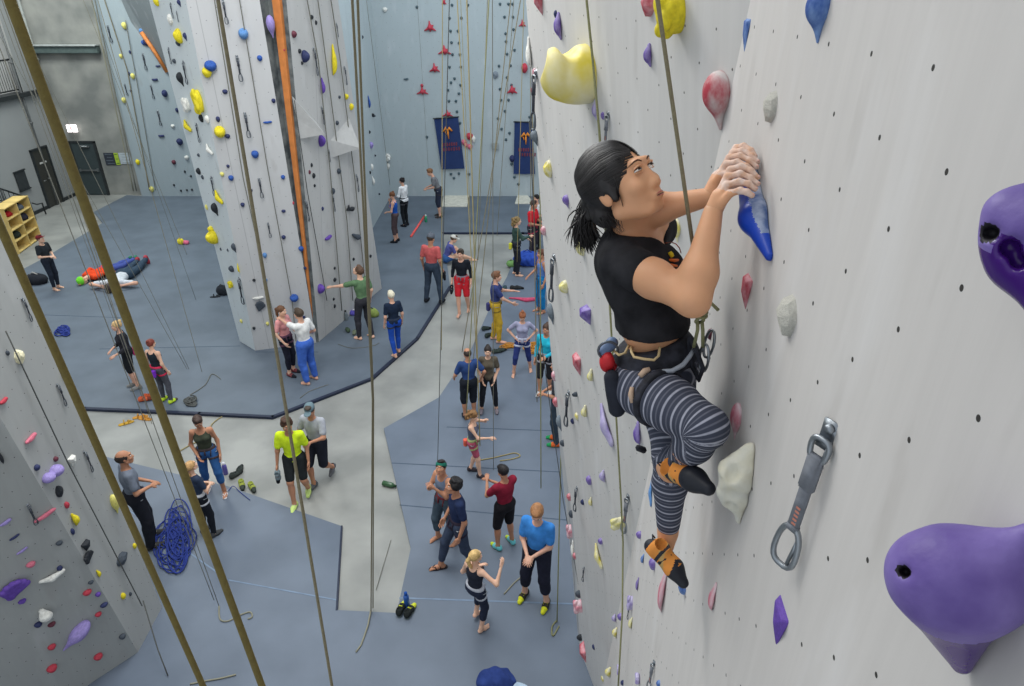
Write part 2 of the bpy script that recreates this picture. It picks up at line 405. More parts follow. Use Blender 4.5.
sp = facet(None, 'wall_left', [([(-17.35, 10, 0), (-17.35, 26.15, 0), (-17.35, 26.15, 4.0), (-17.35, 10, 4.0)], 0, None),
                              ([(-17.35, 25.0, 4.0), (-17.35, 26.15, 4.0), (-17.35, 26.15, 12), (-17.35, 25.0, 12)], 0, None),
                              ([(-21, 25.0, 4.0), (-17.35, 25.0, 4.0), (-17.35, 25.0, 12), (-21, 25.0, 12)], 1, None),
                              ([(-21, 10, 4.0), (-21, 25.0, 4.0), (-21, 25.0, 12), (-21, 10, 12)], 1, None),
                              ([(-21, 10, 4.0), (-17.35, 10, 4.0), (-17.35, 25.0, 4.0), (-21, 25.0, 4.0)], 1, None)], [m_side, m_sidew])
m_dark = mat('dark_steel', (52, 56, 58), rough=.5, metal=.3)
m_steel = mat('grey_green_steel_beam', (84, 98, 96), rough=.6)
m_doorg = mat('dark_grey_green_door', (56, 66, 68), rough=.55, noise=.06)
m_door2 = mat('dark_brown_grey_door', (58, 58, 54), rough=.55, noise=.06)
m_metal = mat('brushed_metal', (176, 180, 182), rough=.3, metal=.9, noise=.05)
# ledge beam across the concrete wall
a = on(16, 46, PCON); b = on(100, 46, PCON); z1 = on(50, 45.5, PCON)[2]; z0 = on(50, 53, PCON)[2]
o = MB().box(((a[0] + b[0]) / 2 - .3, 26.02, (z0 + z1) / 2), (b[0] - a[0] + .6, .22, z1 - z0), bevel=.02).build('trim_1', m_steel, smooth=False); o['kind'] = 'structure'
o = MB().box(((a[0] + b[0]) / 2 - .3, 25.98, z1 + .02), (b[0] - a[0] + .6, .3, .04)).build('trim_2', mat('pale_ledge_cap', (176, 182, 180)), smooth=False); o['kind'] = 'structure'
# exit door in the concrete wall
d0 = on(86.4, 195, PCON); d1 = on(109.5, 194.3, PCON); zt = on(80, 141.7, PCON)[2]
dr = empty('door_1', ((d0[0] + d1[0]) / 2, 26.12, 0)); dr['kind'] = 'structure'; w = d1[0] - d0[0]
MB().box((0, -.02, zt / 2), (w - .06, .05, zt - .04), bevel=.01).build('door_leaf', m_doorg, dr, smooth=False)
fr_ = MB(); fr_.box((-w / 2, -.02, zt / 2), (.07, .1, zt)).box((w / 2, -.02, zt / 2), (.07, .1, zt)).box((0, -.02, zt), (w + .07, .1, .07)).build('door_frame', m_dark, dr, smooth=False)
MB().box((.03, -.1, 1.0), (w * .78, .05, .06), bevel=.015).box((-w * .35, -.07, 1.0), (.05, .07, .09)).box((w * .38, -.07, 1.0), (.08, .07, .12)).build('push_bar', m_metal, dr, smooth=False)
MB().box((.12, -.08, zt - .17), (.32, .07, .06), bevel=.01).tube([(.2, -.1, zt - .15), (.02, -.16, zt - .13), (-.1, -.08, zt - .09)], .012, 6).build('door_closer', m_metal, dr, smooth=False)
# side door
PS2 = ((1, 0, 0), (-17.33, 0, 0))
s0 = on(50, 211, PS2); s1 = on(62, 203, PS2); zt2 = on(40, 148.5, ((1, 0, 0), (-17.33, 0, 0)))[2]; zt2 = 2.1
s0 = np.array([-17.35, 23.35, 0]); s1 = np.array([-17.35, 24.55, 0])
s0[1] = on(50, 211, PS2)[1]; s1[1] = on(63.5, 203, PS2)[1]
dr2 = empty('door_2', (-17.33, (s0[1] + s1[1]) / 2, 0)); dr2['kind'] = 'structure'; w = s1[1] - s0[1]
MB().box((0, 0, zt2 / 2), (.05, w - .06, zt2 - .03), bevel=.01).build('door_leaf', m_door2, dr2, smooth=False)
MB().box((.0, -w / 2, zt2 / 2), (.1, .07, zt2)).box((0, w / 2, zt2 / 2), (.1, .07, zt2)).box((0, 0, zt2), (.1, w + .07, .07)).build('door_frame', m_dark, dr2, smooth=False)
MB().tube([(.05, -w * .35, 1.0), (.09, -w * .35, 1.0), (.09, -w * .24, 1.0)], .012, 6).build('door_handle', m_metal, dr2)
MB().box((.035, 0, 1.6), (.01, .38, .06)).build('name_plate', mat('pale_plate', (190, 190, 186)), dr2, smooth=False)
# baseboards
for (ya, yb, i) in ((10, s0[1] - .05, 'left'), (s1[1] + .05, 26.1, 'back')):
    o = MB().box((-17.33, (ya + yb) / 2, .06), (.03, yb - ya, .12)).build('baseboard_' + i, m_dark, smooth=False); o['kind'] = 'structure'
# wall-mounted dark box, exit sign, posters
eb = MB(); q = [on(x, y, PSIDE) for x, y in ((14, 173), (22.5, 171), (27.5, 187), (20, 190.5))]
yc = sum(p[1] for p in q) / 4; zc_ = sum(p[2] for p in q) / 4
eb = empty('noticeboard', (-17.32, yc, zc_)); tag(eb, 'small dark noticeboard on the grey side wall left of the brown door', 'noticeboard')
MB().box((0, 0, 0), (.04, abs(q[1][1] - q[0][1]) * 1.0 + .1, .62), bevel=.01).build('panel', mat('charcoal_felt', (50, 54, 56)), eb, smooth=False)
MB().box((.015, 0, .33), (.05, abs(q[1][1] - q[0][1]) + .16, .04)).box((.015, 0, -.33), (.05, abs(q[1][1] - q[0][1]) + .16, .04)).build('rim', m_dark, eb, smooth=False)
pe = on(74.3, 127.7, PCON)
es = empty('exit_sign', (pe[0], 25.98, pe[2])); tag(es, 'lit white exit sign with red letters above the exit door', 'sign')
MB().box((0, .02, 0), (.36, .08, .27), bevel=.01).build('housing', mat('lit_sign_face', (255, 246, 246), emit=1.6, noise=0), es, smooth=False)
MB().box((0, .1, 0), (.1, .12, .1)).build('bracket', m_metal, es, smooth=False)
def text_part(name, s, size, loc, rotm, m, parent, depth=.004, align='CENTER'):
    cu = bpy.data.curves.new(name, 'FONT'); cu.body = s; cu.size = size; cu.extrude = depth; cu.align_x = align; cu.align_y = 'CENTER'
    tmp = bpy.data.objects.new(name, cu); COL.objects.link(tmp)
    dg = bpy.context.evaluated_depsgraph_get(); dg.update()
    me = bpy.data.meshes.new_from_object(tmp.evaluated_get(dg)); bpy.data.objects.remove(tmp)
    me.materials.clear(); me.materials.append(m)
    o = bpy.data.objects.new(name, me); COL.objects.link(o); o.parent = parent
    o.location = loc; o.rotation_euler = rotm; return o
text_part('lettering', 'EXIT', .14, (0, -.022, 0), (R_(90), 0, 0), mat('red_letters', (225, 60, 60), noise=0, emit=.5), es)
PC2 = ((0, 1, 0), (0, 26.12, 0))
def poster(name, x0, x1, y0, y1, m, label, cat='poster', lines=0, lm=None):
    a = on(x0, y0, PC2); b = on(x1, y1, PC2); w = b[0] - a[0]; h = a[2] - b[2]
    w = abs(on(x1, y0, PC2)[0] - a[0]); cx = (on((x0 + x1) / 2, (y0 + y1) / 2, PC2))[0]
    e = empty(name, (cx, 26.135, (a[2] + b[2]) / 2)); tag(e, label, cat)
    MB().box((0, 0, 0), (w, .02, h)).build('sheet', m, e, smooth=False)
    if lines:
        mb = MB()
        for k in range(lines): mb.box(((.04 if k % 2 else -.02) * w, -.014, h * (.38 - .76 * k / max(1, lines - 1))), (w * (.7 - .2 * (k % 3 == 1)), .006, h * .05))
        mb.build('printed_lines', lm, e, smooth=False)
poster('wall_poster', 104.5, 114.5, 153, 165, mat('black_poster', (48, 54, 64)), 'dark poster beside the exit door, leftmost of the sheets', lines=4, lm=mat('dim_print', (90, 100, 110)))
poster('wall_poster', 114.8, 118.8, 153, 165, mat('lime_poster', (160, 185, 60)), 'narrow lime-green sheet beside the dark poster', lines=3, lm=mat('green_print', (70, 110, 50)))
poster('wall_poster', 119.5, 130.5, 153, 164, mat('white_poster', (176, 186, 192)), 'white sheet pinned right of the lime-green one', lines=4, lm=mat('grey_print', (150, 158, 165)))
# corner pipes
for (x0, y0, x1, y1, r, lb) in ((32, 60, 68, 180, .05, 'thin grey vertical pipe in the room corner left of the exit door'), (6, 0, 52, 150, .035, 'thin dark conduit on the side wall above the brown door')):
    if r == .05: a = np.array([-17.2, 26.0, 0]); 
    else: a = np.array([-17.28, 24.75, 0])
    mb = MB().tube([(a[0], a[1], .0), (a[0], a[1], 9)], r, 8)
    for z in (1, 3, 5, 7): mb.box((a[0], a[1], z), (r * 2.6, r * 2.6, .05))
    tag(recenter(mb.build('pipe', mat('grey_pipe', (150, 154, 150)) if r == .05 else mat('conduit_grey', (104, 106, 106)))), lb, 'pipe')
# mezzanine edge and railing
mz = on(38, 88, PSIDE)[2]
o = MB().box((-17.45, 19.3, mz - .1), (.5, 13.4, .14)).build('trim_3', m_dark, smooth=False); o['kind'] = 'structure'
rl = empty('balcony_railing', (-17.35, 23.1, mz)); tag(rl, 'dark balcony railing with thin upright bars at the top left', 'railing')
MB().tube([(0, -5, 1.05), (0, 1.8, 1.05)], .03, 8).build('top_rail', m_dark, rl)
MB().tube([(0, -5, .08), (0, 1.8, .08)], .025, 8).build('bottom_rail', m_dark, rl)
mb = MB()
for k in range(58): mb.tube([(0, -5 + k * .12, .08), (0, -5 + k * .12, 1.05)], .009, 5)
mb.build('balusters', m_dark, rl, kind='stuff')
for y in (-5, -1.6, 1.8): MB().tube([(0, y, -.02), (0, y, 1.1)], .035, 8).build('post', m_dark, rl)

# overhanging dark prow in the far left wall
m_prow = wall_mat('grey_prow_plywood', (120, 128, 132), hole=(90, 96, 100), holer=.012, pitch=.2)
pb = on(169, 74, PB); t1 = aty(108, -30, 25.6); t2 = aty(150, -30, 24.0); t0 = on(131, 22, PB)
k0 = on(104, -30, PB)
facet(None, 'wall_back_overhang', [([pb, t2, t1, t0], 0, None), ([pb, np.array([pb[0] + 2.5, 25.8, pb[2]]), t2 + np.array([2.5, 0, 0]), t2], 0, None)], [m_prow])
m_or = mat('orange_painted_strip', (206, 128, 68), rough=.6, noise=.1)
mb = MB(); a = on(143, 32, PB) + np.array([0, -.12, 0]); b = on(168, 72, PB) + np.array([0, -.05, 0])
mb.tube([a, (a + b) / 2 + np.array([.04, -.05, .02]), b], .07, 6).build('trim_4', m_or)['kind'] = 'structure'

# ------------------------------------------------------------------ the tower
T0 = fl(240.3, 342.8); T1 = fl(255.6, 352); T3 = fl(318, 343.5); T4 = fl(382, 289.5); T2 = T1 + (T3 - T1) * .93 + np.array([.0, -.33, 0])
ZT = 9.6
def top_of(base, px, py, Yt):
    """line from the base through the point that shows at (px,py) at depth Yt, carried up to ZT"""
    q = aty(px, py, Yt); k = (ZT) / (q[2] - base[2]); return base + (q - base) * k
def pl3(a, b, c):
    n = np.cross(np.array(b) - np.array(a), np.array(c) - np.array(a)); return (unit(n), np.array(a))
def top_on(base, px, pl):
    q = on(px, 0, pl); return base + (q - base) * (ZT / (q[2] - base[2]))
q1 = top_of(T1, 186, 0, 12.35); T3b = T3 + np.array([-.03, -.02, 0]); PT0 = pl3(T0, T1, q1); PT1 = pl3(T1, T3b, q1)
q0 = top_on(T0, 149, PT0); q2 = top_on(T3b, 259.5, PT1); q3a = top_of(T3, 268, 0, 12.9); q3 = top_of(T3, 286, 0, 12.8); PT2 = pl3(T3, T4, q3); q4 = top_on(T4, 338, PT2)
m_tl = wall_mat('tower_white_plywood', (208, 216, 218), hole=(150, 156, 160), holer=.008, pitch=.2, streak=.03, chalk=.05, blot=.03)
m_tf = wall_mat('tower_cream_plywood', (194, 195, 196), hole=(140, 142, 146), holer=.008, pitch=.2, streak=.03, chalk=.06, blot=.03, seams=1.22)
m_tg = wall_mat('tower_side_plywood', (192, 192, 190), hole=(140, 142, 146), holer=.008, pitch=.2, streak=.05, chalk=.06, blot=.03, seams=1.22)
m_gap = mat('dark_grey_rough_panel', (84, 92, 96), rough=.9, noise=.3, nscale=5, c2=(118, 124, 124), bump=.5, bscale=12)
bk0 = T0 + np.array([-.2, 4.6, 0]); bk4 = T4 + np.array([-1.4, 1.6, 0])
tower = facet(None, 'wall_tower', [([T0, T1, q1, q0], 0, None), ([T1, T3b, q2, q1], 1, None), ([T3b, T3, q3a, q2], 3, None), ([T3, T3 + np.array([.02, .02, 0]), q3, q3a], 3, None),
                                   ([T3 + np.array([.02, .02, 0]), T4, q4, q3], 2, None), ([T4, bk4, bk4 + np.array([0, 0, ZT]), q4], 2, None), ([bk0, T0, q0, bk0 + np.array([0, 0, ZT])], 0, None),
                                   ([bk4, bk0, bk0 + np.array([0, 0, ZT]), bk4 + np.array([0, 0, ZT])], 0, None), ([q0, q1, q2, q3a, q3, q4, bk4 + np.array([0, 0, ZT]), bk0 + np.array([0, 0, ZT])], 0, None)], [m_tl, m_tf, m_tg, m_gap])

# orange strip standing proud of the dark gap
ob0 = T3 + np.array([-.02, -.05, .1]); mb = MB()
ot_a = q3a + np.array([0, -.1, 0]); ot_b = q3 + np.array([-.02, -.1, 0])
def lerp(a, b, t): return a + (b - a) * t
V = [ob0 + np.array([-.035, 0, .3]), ob0 + np.array([-.005, 0, .3]), lerp(ot_a, ot_b, .80), lerp(ot_a, ot_b, .38)]
V2 = [v + np.array([.03, .12, 0]) for v in V]
mb.add(V + V2, [(0, 1, 2, 3), (7, 6, 5, 4), (0, 4, 5, 1), (1, 5, 6, 2), (2, 6, 7, 3), (3, 7, 4, 0)]).build('trim_5', m_or, smooth=False)['kind'] = 'structure'
# the two box volumes on the tower's side
def volume(name, pts, out, m, label):
    base = [on(x, y, PT2) for x, y in pts]; nrm = PT2[0] if PT2[0][1] < 0 else -PT2[0]
    apex = on(*out[:2], PT2) + nrm * out[2]
    n = len(base); V = [b + nrm * .0 for b in base] + [apex]
    Fc = [(i, (i + 1) % n, n) for i in range(n)] + [tuple(range(n))]
    o = MB().add(V, Fc).build(name, m, smooth=False); tag(recenter(o), label, 'volume'); return o
m_vol = mat('cream_volume_paint', (186, 186, 184), rough=.6, noise=.05)
volume('climbing_volume', [(292, 96), (318, 124), (299, 139), (297, 120)], (312, 132, .28), m_vol, 'upper cream triangular volume on the tower side beside the orange strip')
volume('climbing_volume', [(330, 140), (349, 118), (352, 142), (331, 158)], (349, 146, .28), m_vol, 'lower cream triangular volume on the tower side near its right edge')

# ------------------------------------------------------------------ lower left foreground wall
W0 = fl(163, 609); W1 = fl(139, 654); W2 = fl(93, 684.5)
def up_to(base, px, py, Yt, ZZ=9): 
    q = aty(px, py, Yt); return base + (q - base) * (ZZ / q[2])
w1 = up_to(W1, 7.5, 430, 4.94); _p = pl3(W1, W0, w1); w0 = on(1, 215, _p); w0 = W0 + (w0 - W0) * (9 / w0[2])
dirb = unit(W2 - W1); W3 = W1 + dirb * 4; w3 = w1 + dirb * 4
m_lw1 = wall_mat('left_wall_plywood', (166, 168, 167), hole=(96, 96, 96), holer=.006, pitch=.1168, streak=.05, chalk=.05)
m_lw2 = wall_mat('left_wall_plywood_leaning', (158, 161, 160), hole=(84, 84, 86), holer=.006, pitch=.1168, streak=.05, chalk=.05)
bk = np.array([-3.0, 1.5, 0])
facet(None, 'wall_left_front', [([W1, W0, w0, w1], 0, None), ([W3, W1, w1, w3], 1, None), ([W0, W0 + bk, w0 + bk, w0], 0, None), ([w1, w0, w0 + bk, w3 + bk, w3], 1, None)], [m_lw1, m_lw2])
PW1 = pl3(W1, W0, w1); PW2 = pl3(W3, W1, w1)
# ================================================================== climbing holds
CC = {'yellow': (222, 205, 40), 'pale yellow': (222, 214, 120), 'blue': (44, 84, 160), 'light blue': (90, 136, 190), 'navy': (44, 52, 92), 'purple': (98, 68, 160),
      'lilac': (150, 136, 196), 'red': (184, 60, 76), 'pink': (206, 112, 132), 'white': (222, 222, 216), 'black': (36, 40, 46), 'dark grey': (66, 74, 84), 'grey': (120, 130, 140),
      'maroon': (100, 48, 62), 'cream': (226, 220, 186), 'teal': (72, 92, 100)}
def hmat(c):
    return mat('hold_' + c.replace(' ', '_'), CC[c], rough=.62, noise=.14, nscale=9, bump=.25, bscale=60)
def hmat2(c, c2):
    return mat('hold_' + c.replace(' ', '_') + '_chalked', CC[c], rough=.7, noise=.1, nscale=2.2, bump=.3, bscale=50, c2=c2)
def ico(r=1, sub=2, jit=0, seed=0, sc=(1, 1, 1), flat_back=0.0):
    import bmesh
    bm = bmesh.new(); bmesh.ops.create_icosphere(bm, subdivisions=sub, radius=r); rr = random.Random(seed)
    V = []
    for v in bm.verts:
        k = 1 + rr.uniform(-jit, jit); V.append((v.co.x * k * sc[0], v.co.y * k * sc[1], max(flat_back, v.co.z * k * sc[2])))
    bm.verts.index_update(); Fc = [[v.index for v in f.verts] for f in bm.faces]; bm.free(); return V, Fc
_S = {}
def shape(kind, hi=False):
    """unit holds: x right, y up, z out of the wall; about 1 x 1 x 1, back at z=0"""
    key = (kind, hi)
    if key in _S: return _S[key]
    vx = .022 if hi else .05; cut = [((0, 0, -1), 0.0)]
    E = lambda c, r, R=None: ('e', c, R, r)
    C = lambda a, b, ra, rb: ('c', a, b, ra, rb)
    if kind == 'nub': s = blob([E((0, .05, .1), (.45, .4, .55)), E((0, -.2, .1), (.3, .3, .4))], vx, .15, cuts=cut)
    elif kind == 'jug': s = blob([E((0, -.02, .2), (.46, .46, .62)), E((0, -.3, .1), (.3, .24, .4))], vx, .12, subs=[E((0, .42, .62), (.3, .3, .36))], cuts=cut, ksub=.1)
    elif kind == 'drop': s = blob([E((0, .15, .15), (.4, .34, .55)), C((0, .1, .2), (.05, -.42, .06), .3, .06)], vx, .15, cuts=cut)
    elif kind == 'pinch': s = blob([C((-.05, .36, .12), (0, 0, .3), .14, .28), C((0, 0, .3), (.04, -.4, .1), .28, .1)], vx, .12, cuts=cut)
    elif kind == 'long': s = blob([C((0, .38, .15), (0, -.1, .35), .12, .24), C((0, -.1, .35), (.02, -.45, .08), .24, .04)], vx, .2, cuts=cut)
    elif kind == 'edge': s = blob([C((-.36, 0, .2), (.36, .04, .2), .16, .2), E((0, -.12, .1), (.42, .16, .3))], vx, .1, cuts=cut)
    elif kind == 'double': s = blob([E((-.27, .05, .2), (.24, .34, .5)), E((.22, -.02, .2), (.3, .4, .55))], vx, .08, cuts=cut)
    elif kind == 'star':
        pr = [E((0, 0, .1), (.2, .2, .3))]
        for a, l in ((95, .5), (205, .55), (335, .55), (30, .35), (275, .3)): pr.append(C((0, 0, .15), (l * math.cos(R_(a)), l * math.sin(R_(a)), .08), .15, .05))
        s = blob(pr, vx, .08, cuts=cut)
    elif kind == 'hook': s = blob([C((-.42, -.05, .1), (.1, -.12, .3), .1, .2), C((.1, -.12, .3), (.44, -.18, .2), .2, .14), C((-.3, 0, .2), (-.3, .34, .2), .12, .07)], vx, .1, cuts=cut)
    elif kind == 'wing': s = blob([C((-.42, .4, .1), (.0, .05, .3), .1, .2), C((0, .05, .3), (.4, -.2, .15), .2, .16)], vx, .12, cuts=cut)
    elif kind == 'shell':
        pr = [C((-.2, -.3, .1), (.42 * math.cos(R_(a)) , .42 * math.sin(R_(a)) , .2), .14, .15) for a in (15, 40, 65, 90, 120, 150)]
        s = blob(pr, vx, .05, cuts=cut)
    elif kind == 'rock': V, Fc = ico(.5, 2, .13, 3, (1, 1, 1.2), 0.0); s = (np.array(V), Fc)
    elif kind == 'wedge':
        V = [(-.45, .5, 0), (.45, .5, 0), (.1, -.55, 0), (-.05, -.5, 0), (-.3, .42, .5), (.34, .42, .5), (.1, -.3, .22), (-.4, .2, .2), (.42, .15, .25), (0, .05, .6)]
        import bmesh
        bm = bmesh.new()
        for v in V: bm.verts.new(v)
        g = bmesh.ops.convex_hull(bm, input=bm.verts[:]); bmesh.ops.bevel(bm, geom=bm.edges[:], offset=.03, segments=1, affect='EDGES'); bm.verts.index_update()
        s = (np.array([tuple(v.co) for v in bm.verts]), [[v.index for v in f.verts] for f in bm.faces]); bm.free()
    elif kind == 'lump':
        pr = [E((0, 0, .1), (.4, .42, .5))] + [E((.3 * math.cos(a * 2.4) * (.4 + .6 * (a % 3) / 2), .34 * math.sin(a * 2.4), .35 + .12 * (a % 2)), (.15, .15, .14)) for a in range(14)]
        s = blob(pr, vx, .06, cuts=cut)
    elif kind == 'bowl':   # thick crescent with a scooped top
        s = blob([E((0, -.06, .1), (.5, .46, .95)), E((0, .02, .72), (.42, .40, .34))], vx, .05, subs=[C((-.8, .56, .44), (.8, .44, .44), .24, .24), E((-.30, .20, .98), (.42, .26, .22))], cuts=cut, ksub=.06)
    _S[key] = s
    return s
_HM = {}
def hold_mesh(kind, c, m, hi):
    key = (kind, m.name, hi)
    if key not in _HM:
        V, Fc = shape(kind, hi); mb = MB(); mb.add(np.array(V).tolist(), [list(map(int, f)) for f in Fc], 0)
        me = bpy.data.meshes.new('hold'); me.from_pydata(mb.v, [], mb.f); me.materials.append(m)
        if kind not in ('rock', 'wedge'): me.polygons.foreach_set('use_smooth', [True] * len(mb.f))
        # bolt in its recess: one darker disc
        me.update(); _HM[key] = me
    return _HM[key]
def frame_of(pl, side=None):
    n = unit(pl[0]); 
    to = CAM + np.array([0, 3, -2]) if side is None else side
    if n @ (CAM - np.array(pl[1])) < 0: n = -n
    up = unit(np.array([0, 0, 1.0]) - n * n[2]); h = np.cross(up, n); return h, up, n
HOLDS = []
def hold(px, py, w, h, c, kind='nub', pl=None, wall='', graz=False, tilt=0, label=None, hi=False, m=None, out=None, name='climbing_hold'):
    if pl is PR or pl is PL: pl = onw(px + (w * .33 if graz else 0), py)[1]
    hh, up, n = frame_of(pl)
    if graz:
        ax = px + w * .33
        p = on(ax, py, pl); zc = (p - CAM) @ np.array([0, CP, -SP]); W = w * zc / FPX; H = h * zc / FPX / .92
        iw = min(.75 * H, 2.2 * W) if out is None else out[0]; od = max(.45 * W, W - .22 * iw) if out is None else out[1]
    else:
        p = on(px, py, pl); zc = (p - CAM) @ np.array([0, CP, -SP]); W = w * zc / FPX * 1.05; H = h * zc / FPX * 1.1
        iw = W; od = .6 * min(W, H) if out is None else out[1]
        if out is not None: iw = out[0]
    o = bpy.data.objects.new(name, hold_mesh(kind, c, m or hmat(c), hi)); COL.objects.link(o)
    a = R_(tilt); x = math.cos(a) * hh + math.sin(a) * up; y = -math.sin(a) * hh + math.cos(a) * up
    S = 1.7 if kind in ('nub', 'jug', 'drop', 'pinch', 'long', 'edge', 'double', 'star', 'hook', 'wing', 'shell', 'lump') else 1.5
    Mx = Matrix.Identity(4)
    for i in range(3):
        Mx[i][0] = x[i] * iw * 1.08; Mx[i][1] = y[i] * H * 1.08; Mx[i][2] = n[i] * od * S; Mx[i][3] = p[i] - n[i] * .002
    o.matrix_world = Mx; o['category'] = 'climbing hold'
    HOLDS.append((o, wall, c, kind, h, py, px, label)); return o
SW = {'nub': 'rounded', 'jug': 'scooped', 'drop': 'drop-shaped', 'pinch': 'upright', 'long': 'long', 'edge': 'flat-edged', 'double': 'double-lobed', 'star': 'arrow-shaped', 'hook': 'hooked',
      'wing': 'wing-shaped', 'shell': 'ribbed', 'rock': 'rock-like', 'wedge': 'wedge-shaped', 'lump': 'knobbly', 'bowl': 'bowl-shaped'}
ORD = ['highest', 'second highest', 'third highest', 'fourth highest', 'fifth highest', 'sixth highest', 'seventh highest', 'eighth highest', 'ninth highest', 'tenth highest', 'eleventh highest', 'twelfth highest', 'thirteenth highest', 'fourteenth highest']
def label_holds():
    label_holds_()
    for t in HOLDS:
        l = t[0]['label']
        if len(l.split()) > 16 and l.startswith(SW[t[3]]): l = t[0]['label'] = l[len(SW[t[3]]) + 1:]
        if len(l.split()) > 16: t[0]['label'] = l.replace(' climbing hold', ' hold').replace('strip of the lower left wall', 'lower left wall strip')
def label_holds_():
    g = {}
    for t in HOLDS:
        if t[7]: t[0]['label'] = t[7]; continue
        g.setdefault((t[1], t[2]), []).append(t)
    for (wall, c), L in g.items():
        short = wall.replace('the ', '')
        L.sort(key=lambda t: t[5])
        for i, t in enumerate(L):
            if len(L) > 14:
                rows = [L[j][5] for j in range(len(L))]
                t[0]['label'] = 'tiny %s climbing hold among the many scattered over the %s' % (c, wall); t[0]['group'] = 'tiny %s holds on the %s' % (c, wall); continue
            if len(L) == 1: t[0]['label'] = '%s %s climbing hold, the only one of that colour on the %s' % (SW[t[3]], c, wall)
            else:
                j = len(L) - 1 - i
                o_ = ORD[i] if i <= len(L) // 2 else ('lowest' if j == 0 else ORD[j].replace('highest', 'lowest'))
                t[0]['label'] = '%s %s hold on the %s, %s %s one' % (SW[t[3]], c, wall.replace('strip of the lower left wall', 'lower left wall strip').replace('side wall behind the tower', 'side wall').replace('far right wall', 'right wall'), o_, c)
                t[0]['group'] = '%s holds on the %s' % (c, wall)

# ---- tower, left (narrow) face
W_ = 'left face of the tower'
for a in ((157.5, 1.7, 6, 7, 'yellow', 'nub'), (180, 3.4, 4, 6, 'navy', 'drop'), (171, 20, 6, 9, 'white', 'rock'), (180, 35, 8, 12, 'yellow', 'jug'), (179, 43, 5, 5, 'dark grey', 'nub'), (186, 37, 4, 7, 'navy', 'drop'),
          (175, 61, 4, 4, 'dark grey', 'nub'), (182, 79.5, 7, 12, 'black', 'drop'), (188, 104.5, 9, 13, 'white', 'lump'), (200.5, 101, 12, 22, 'yellow', 'lump'), (202, 118, 5, 7, 'black', 'nub'),
          (208, 119, 5, 7, 'white', 'nub'), (188.7, 126.5, 9, 11, 'yellow', 'wing'), (210.5, 150, 8, 10, 'white', 'wing'), (199, 155, 3, 3, 'dark grey', 'nub'), (199.4, 171, 5, 6, 'black', 'nub'), (203, 177, 3, 4, 'dark grey', 'nub'),
          (220, 198, 9, 13, 'yellow', 'wing'), (216.5, 209.5, 7, 12, 'black', 'drop'), (207, 207, 3, 5, 'pale yellow', 'nub'), (212, 229, 7, 6, 'yellow', 'nub'), (215, 236, 11, 12, 'yellow', 'jug'), (235, 248, 5, 9, 'dark grey', 'drop'),
          (221, 249, 2, 3, 'dark grey', 'nub'), (228, 250, 2, 3, 'dark grey', 'nub'), (232.5, 268.5, 6, 6, 'dark grey', 'nub'), (239, 268, 3, 9, 'yellow', 'long'), (231.7, 284, 6, 7, 'yellow', 'lump'), (241.7, 321, 3, 4, 'pale yellow', 'nub')):
    hold(*a, pl=PT0, wall=W_)
W_ = 'front face of the tower'
for a in ((210.5, 65, 11, 9, 'blue', 'jug'), (207, 72, 9, 9, 'yellow', 'nub'), (243.3, 33, 9, 9, 'light blue', 'jug'), (259.7, 58, 5, 5, 'blue', 'nub'), (225, 91.5, 5, 4, 'navy', 'nub'), (218, 119, 4, 5, 'navy', 'nub'),
          (219.8, 130.7, 10, 10, 'yellow', 'jug'), (227.5, 136, 5, 4, 'navy', 'nub'), (267.4, 122, 7, 4, 'blue', 'edge'), (273.5, 100.6, 4, 4, 'navy', 'nub'), (255, 154, 7, 7, 'blue', 'nub'), (228, 166, 3, 3, 'navy', 'nub'),
          (231, 177.7, 5, 5, 'blue', 'nub'), (222, 174, 4, 4, 'pale yellow', 'nub'), (283, 177, 4, 4, 'blue', 'nub'), (251, 190.5, 3, 3, 'navy', 'nub'), (242.6, 204.5, 4, 4, 'navy', 'nub'), (283.5, 211, 4, 3, 'navy', 'nub'),
          (283.6, 237, 4, 4, 'navy', 'nub'), (301, 248.4, 5, 5, 'blue', 'nub'), (264.8, 255, 4, 5, 'light blue', 'nub'), (265.3, 280, 4, 4, 'light blue', 'nub'), (254, 280, 3, 3, 'black', 'nub'), (258, 297.4, 9, 5, 'white', 'edge'),
          (260.5, 306, 8, 10, 'dark grey', 'shell'), (294, 297, 8, 7, 'blue', 'jug'), (254, 328, 3, 3, 'black', 'nub'), (305, 268, 3, 3, 'navy', 'nub'), (304, 317, 3, 3, 'navy', 'nub'), (312, 331, 4, 4, 'blue', 'nub'),
          (267.5, 323.5, 3, 4, 'pale yellow', 'nub')):
    hold(*a, pl=PT1, wall=W_)
hold(271, 27, 9, 19, 'lilac', 'drop', pl=PT1, wall=W_, label='large lilac and white drop-shaped hold on the dark gap beside the orange strip')
W_ = 'right side of the tower'
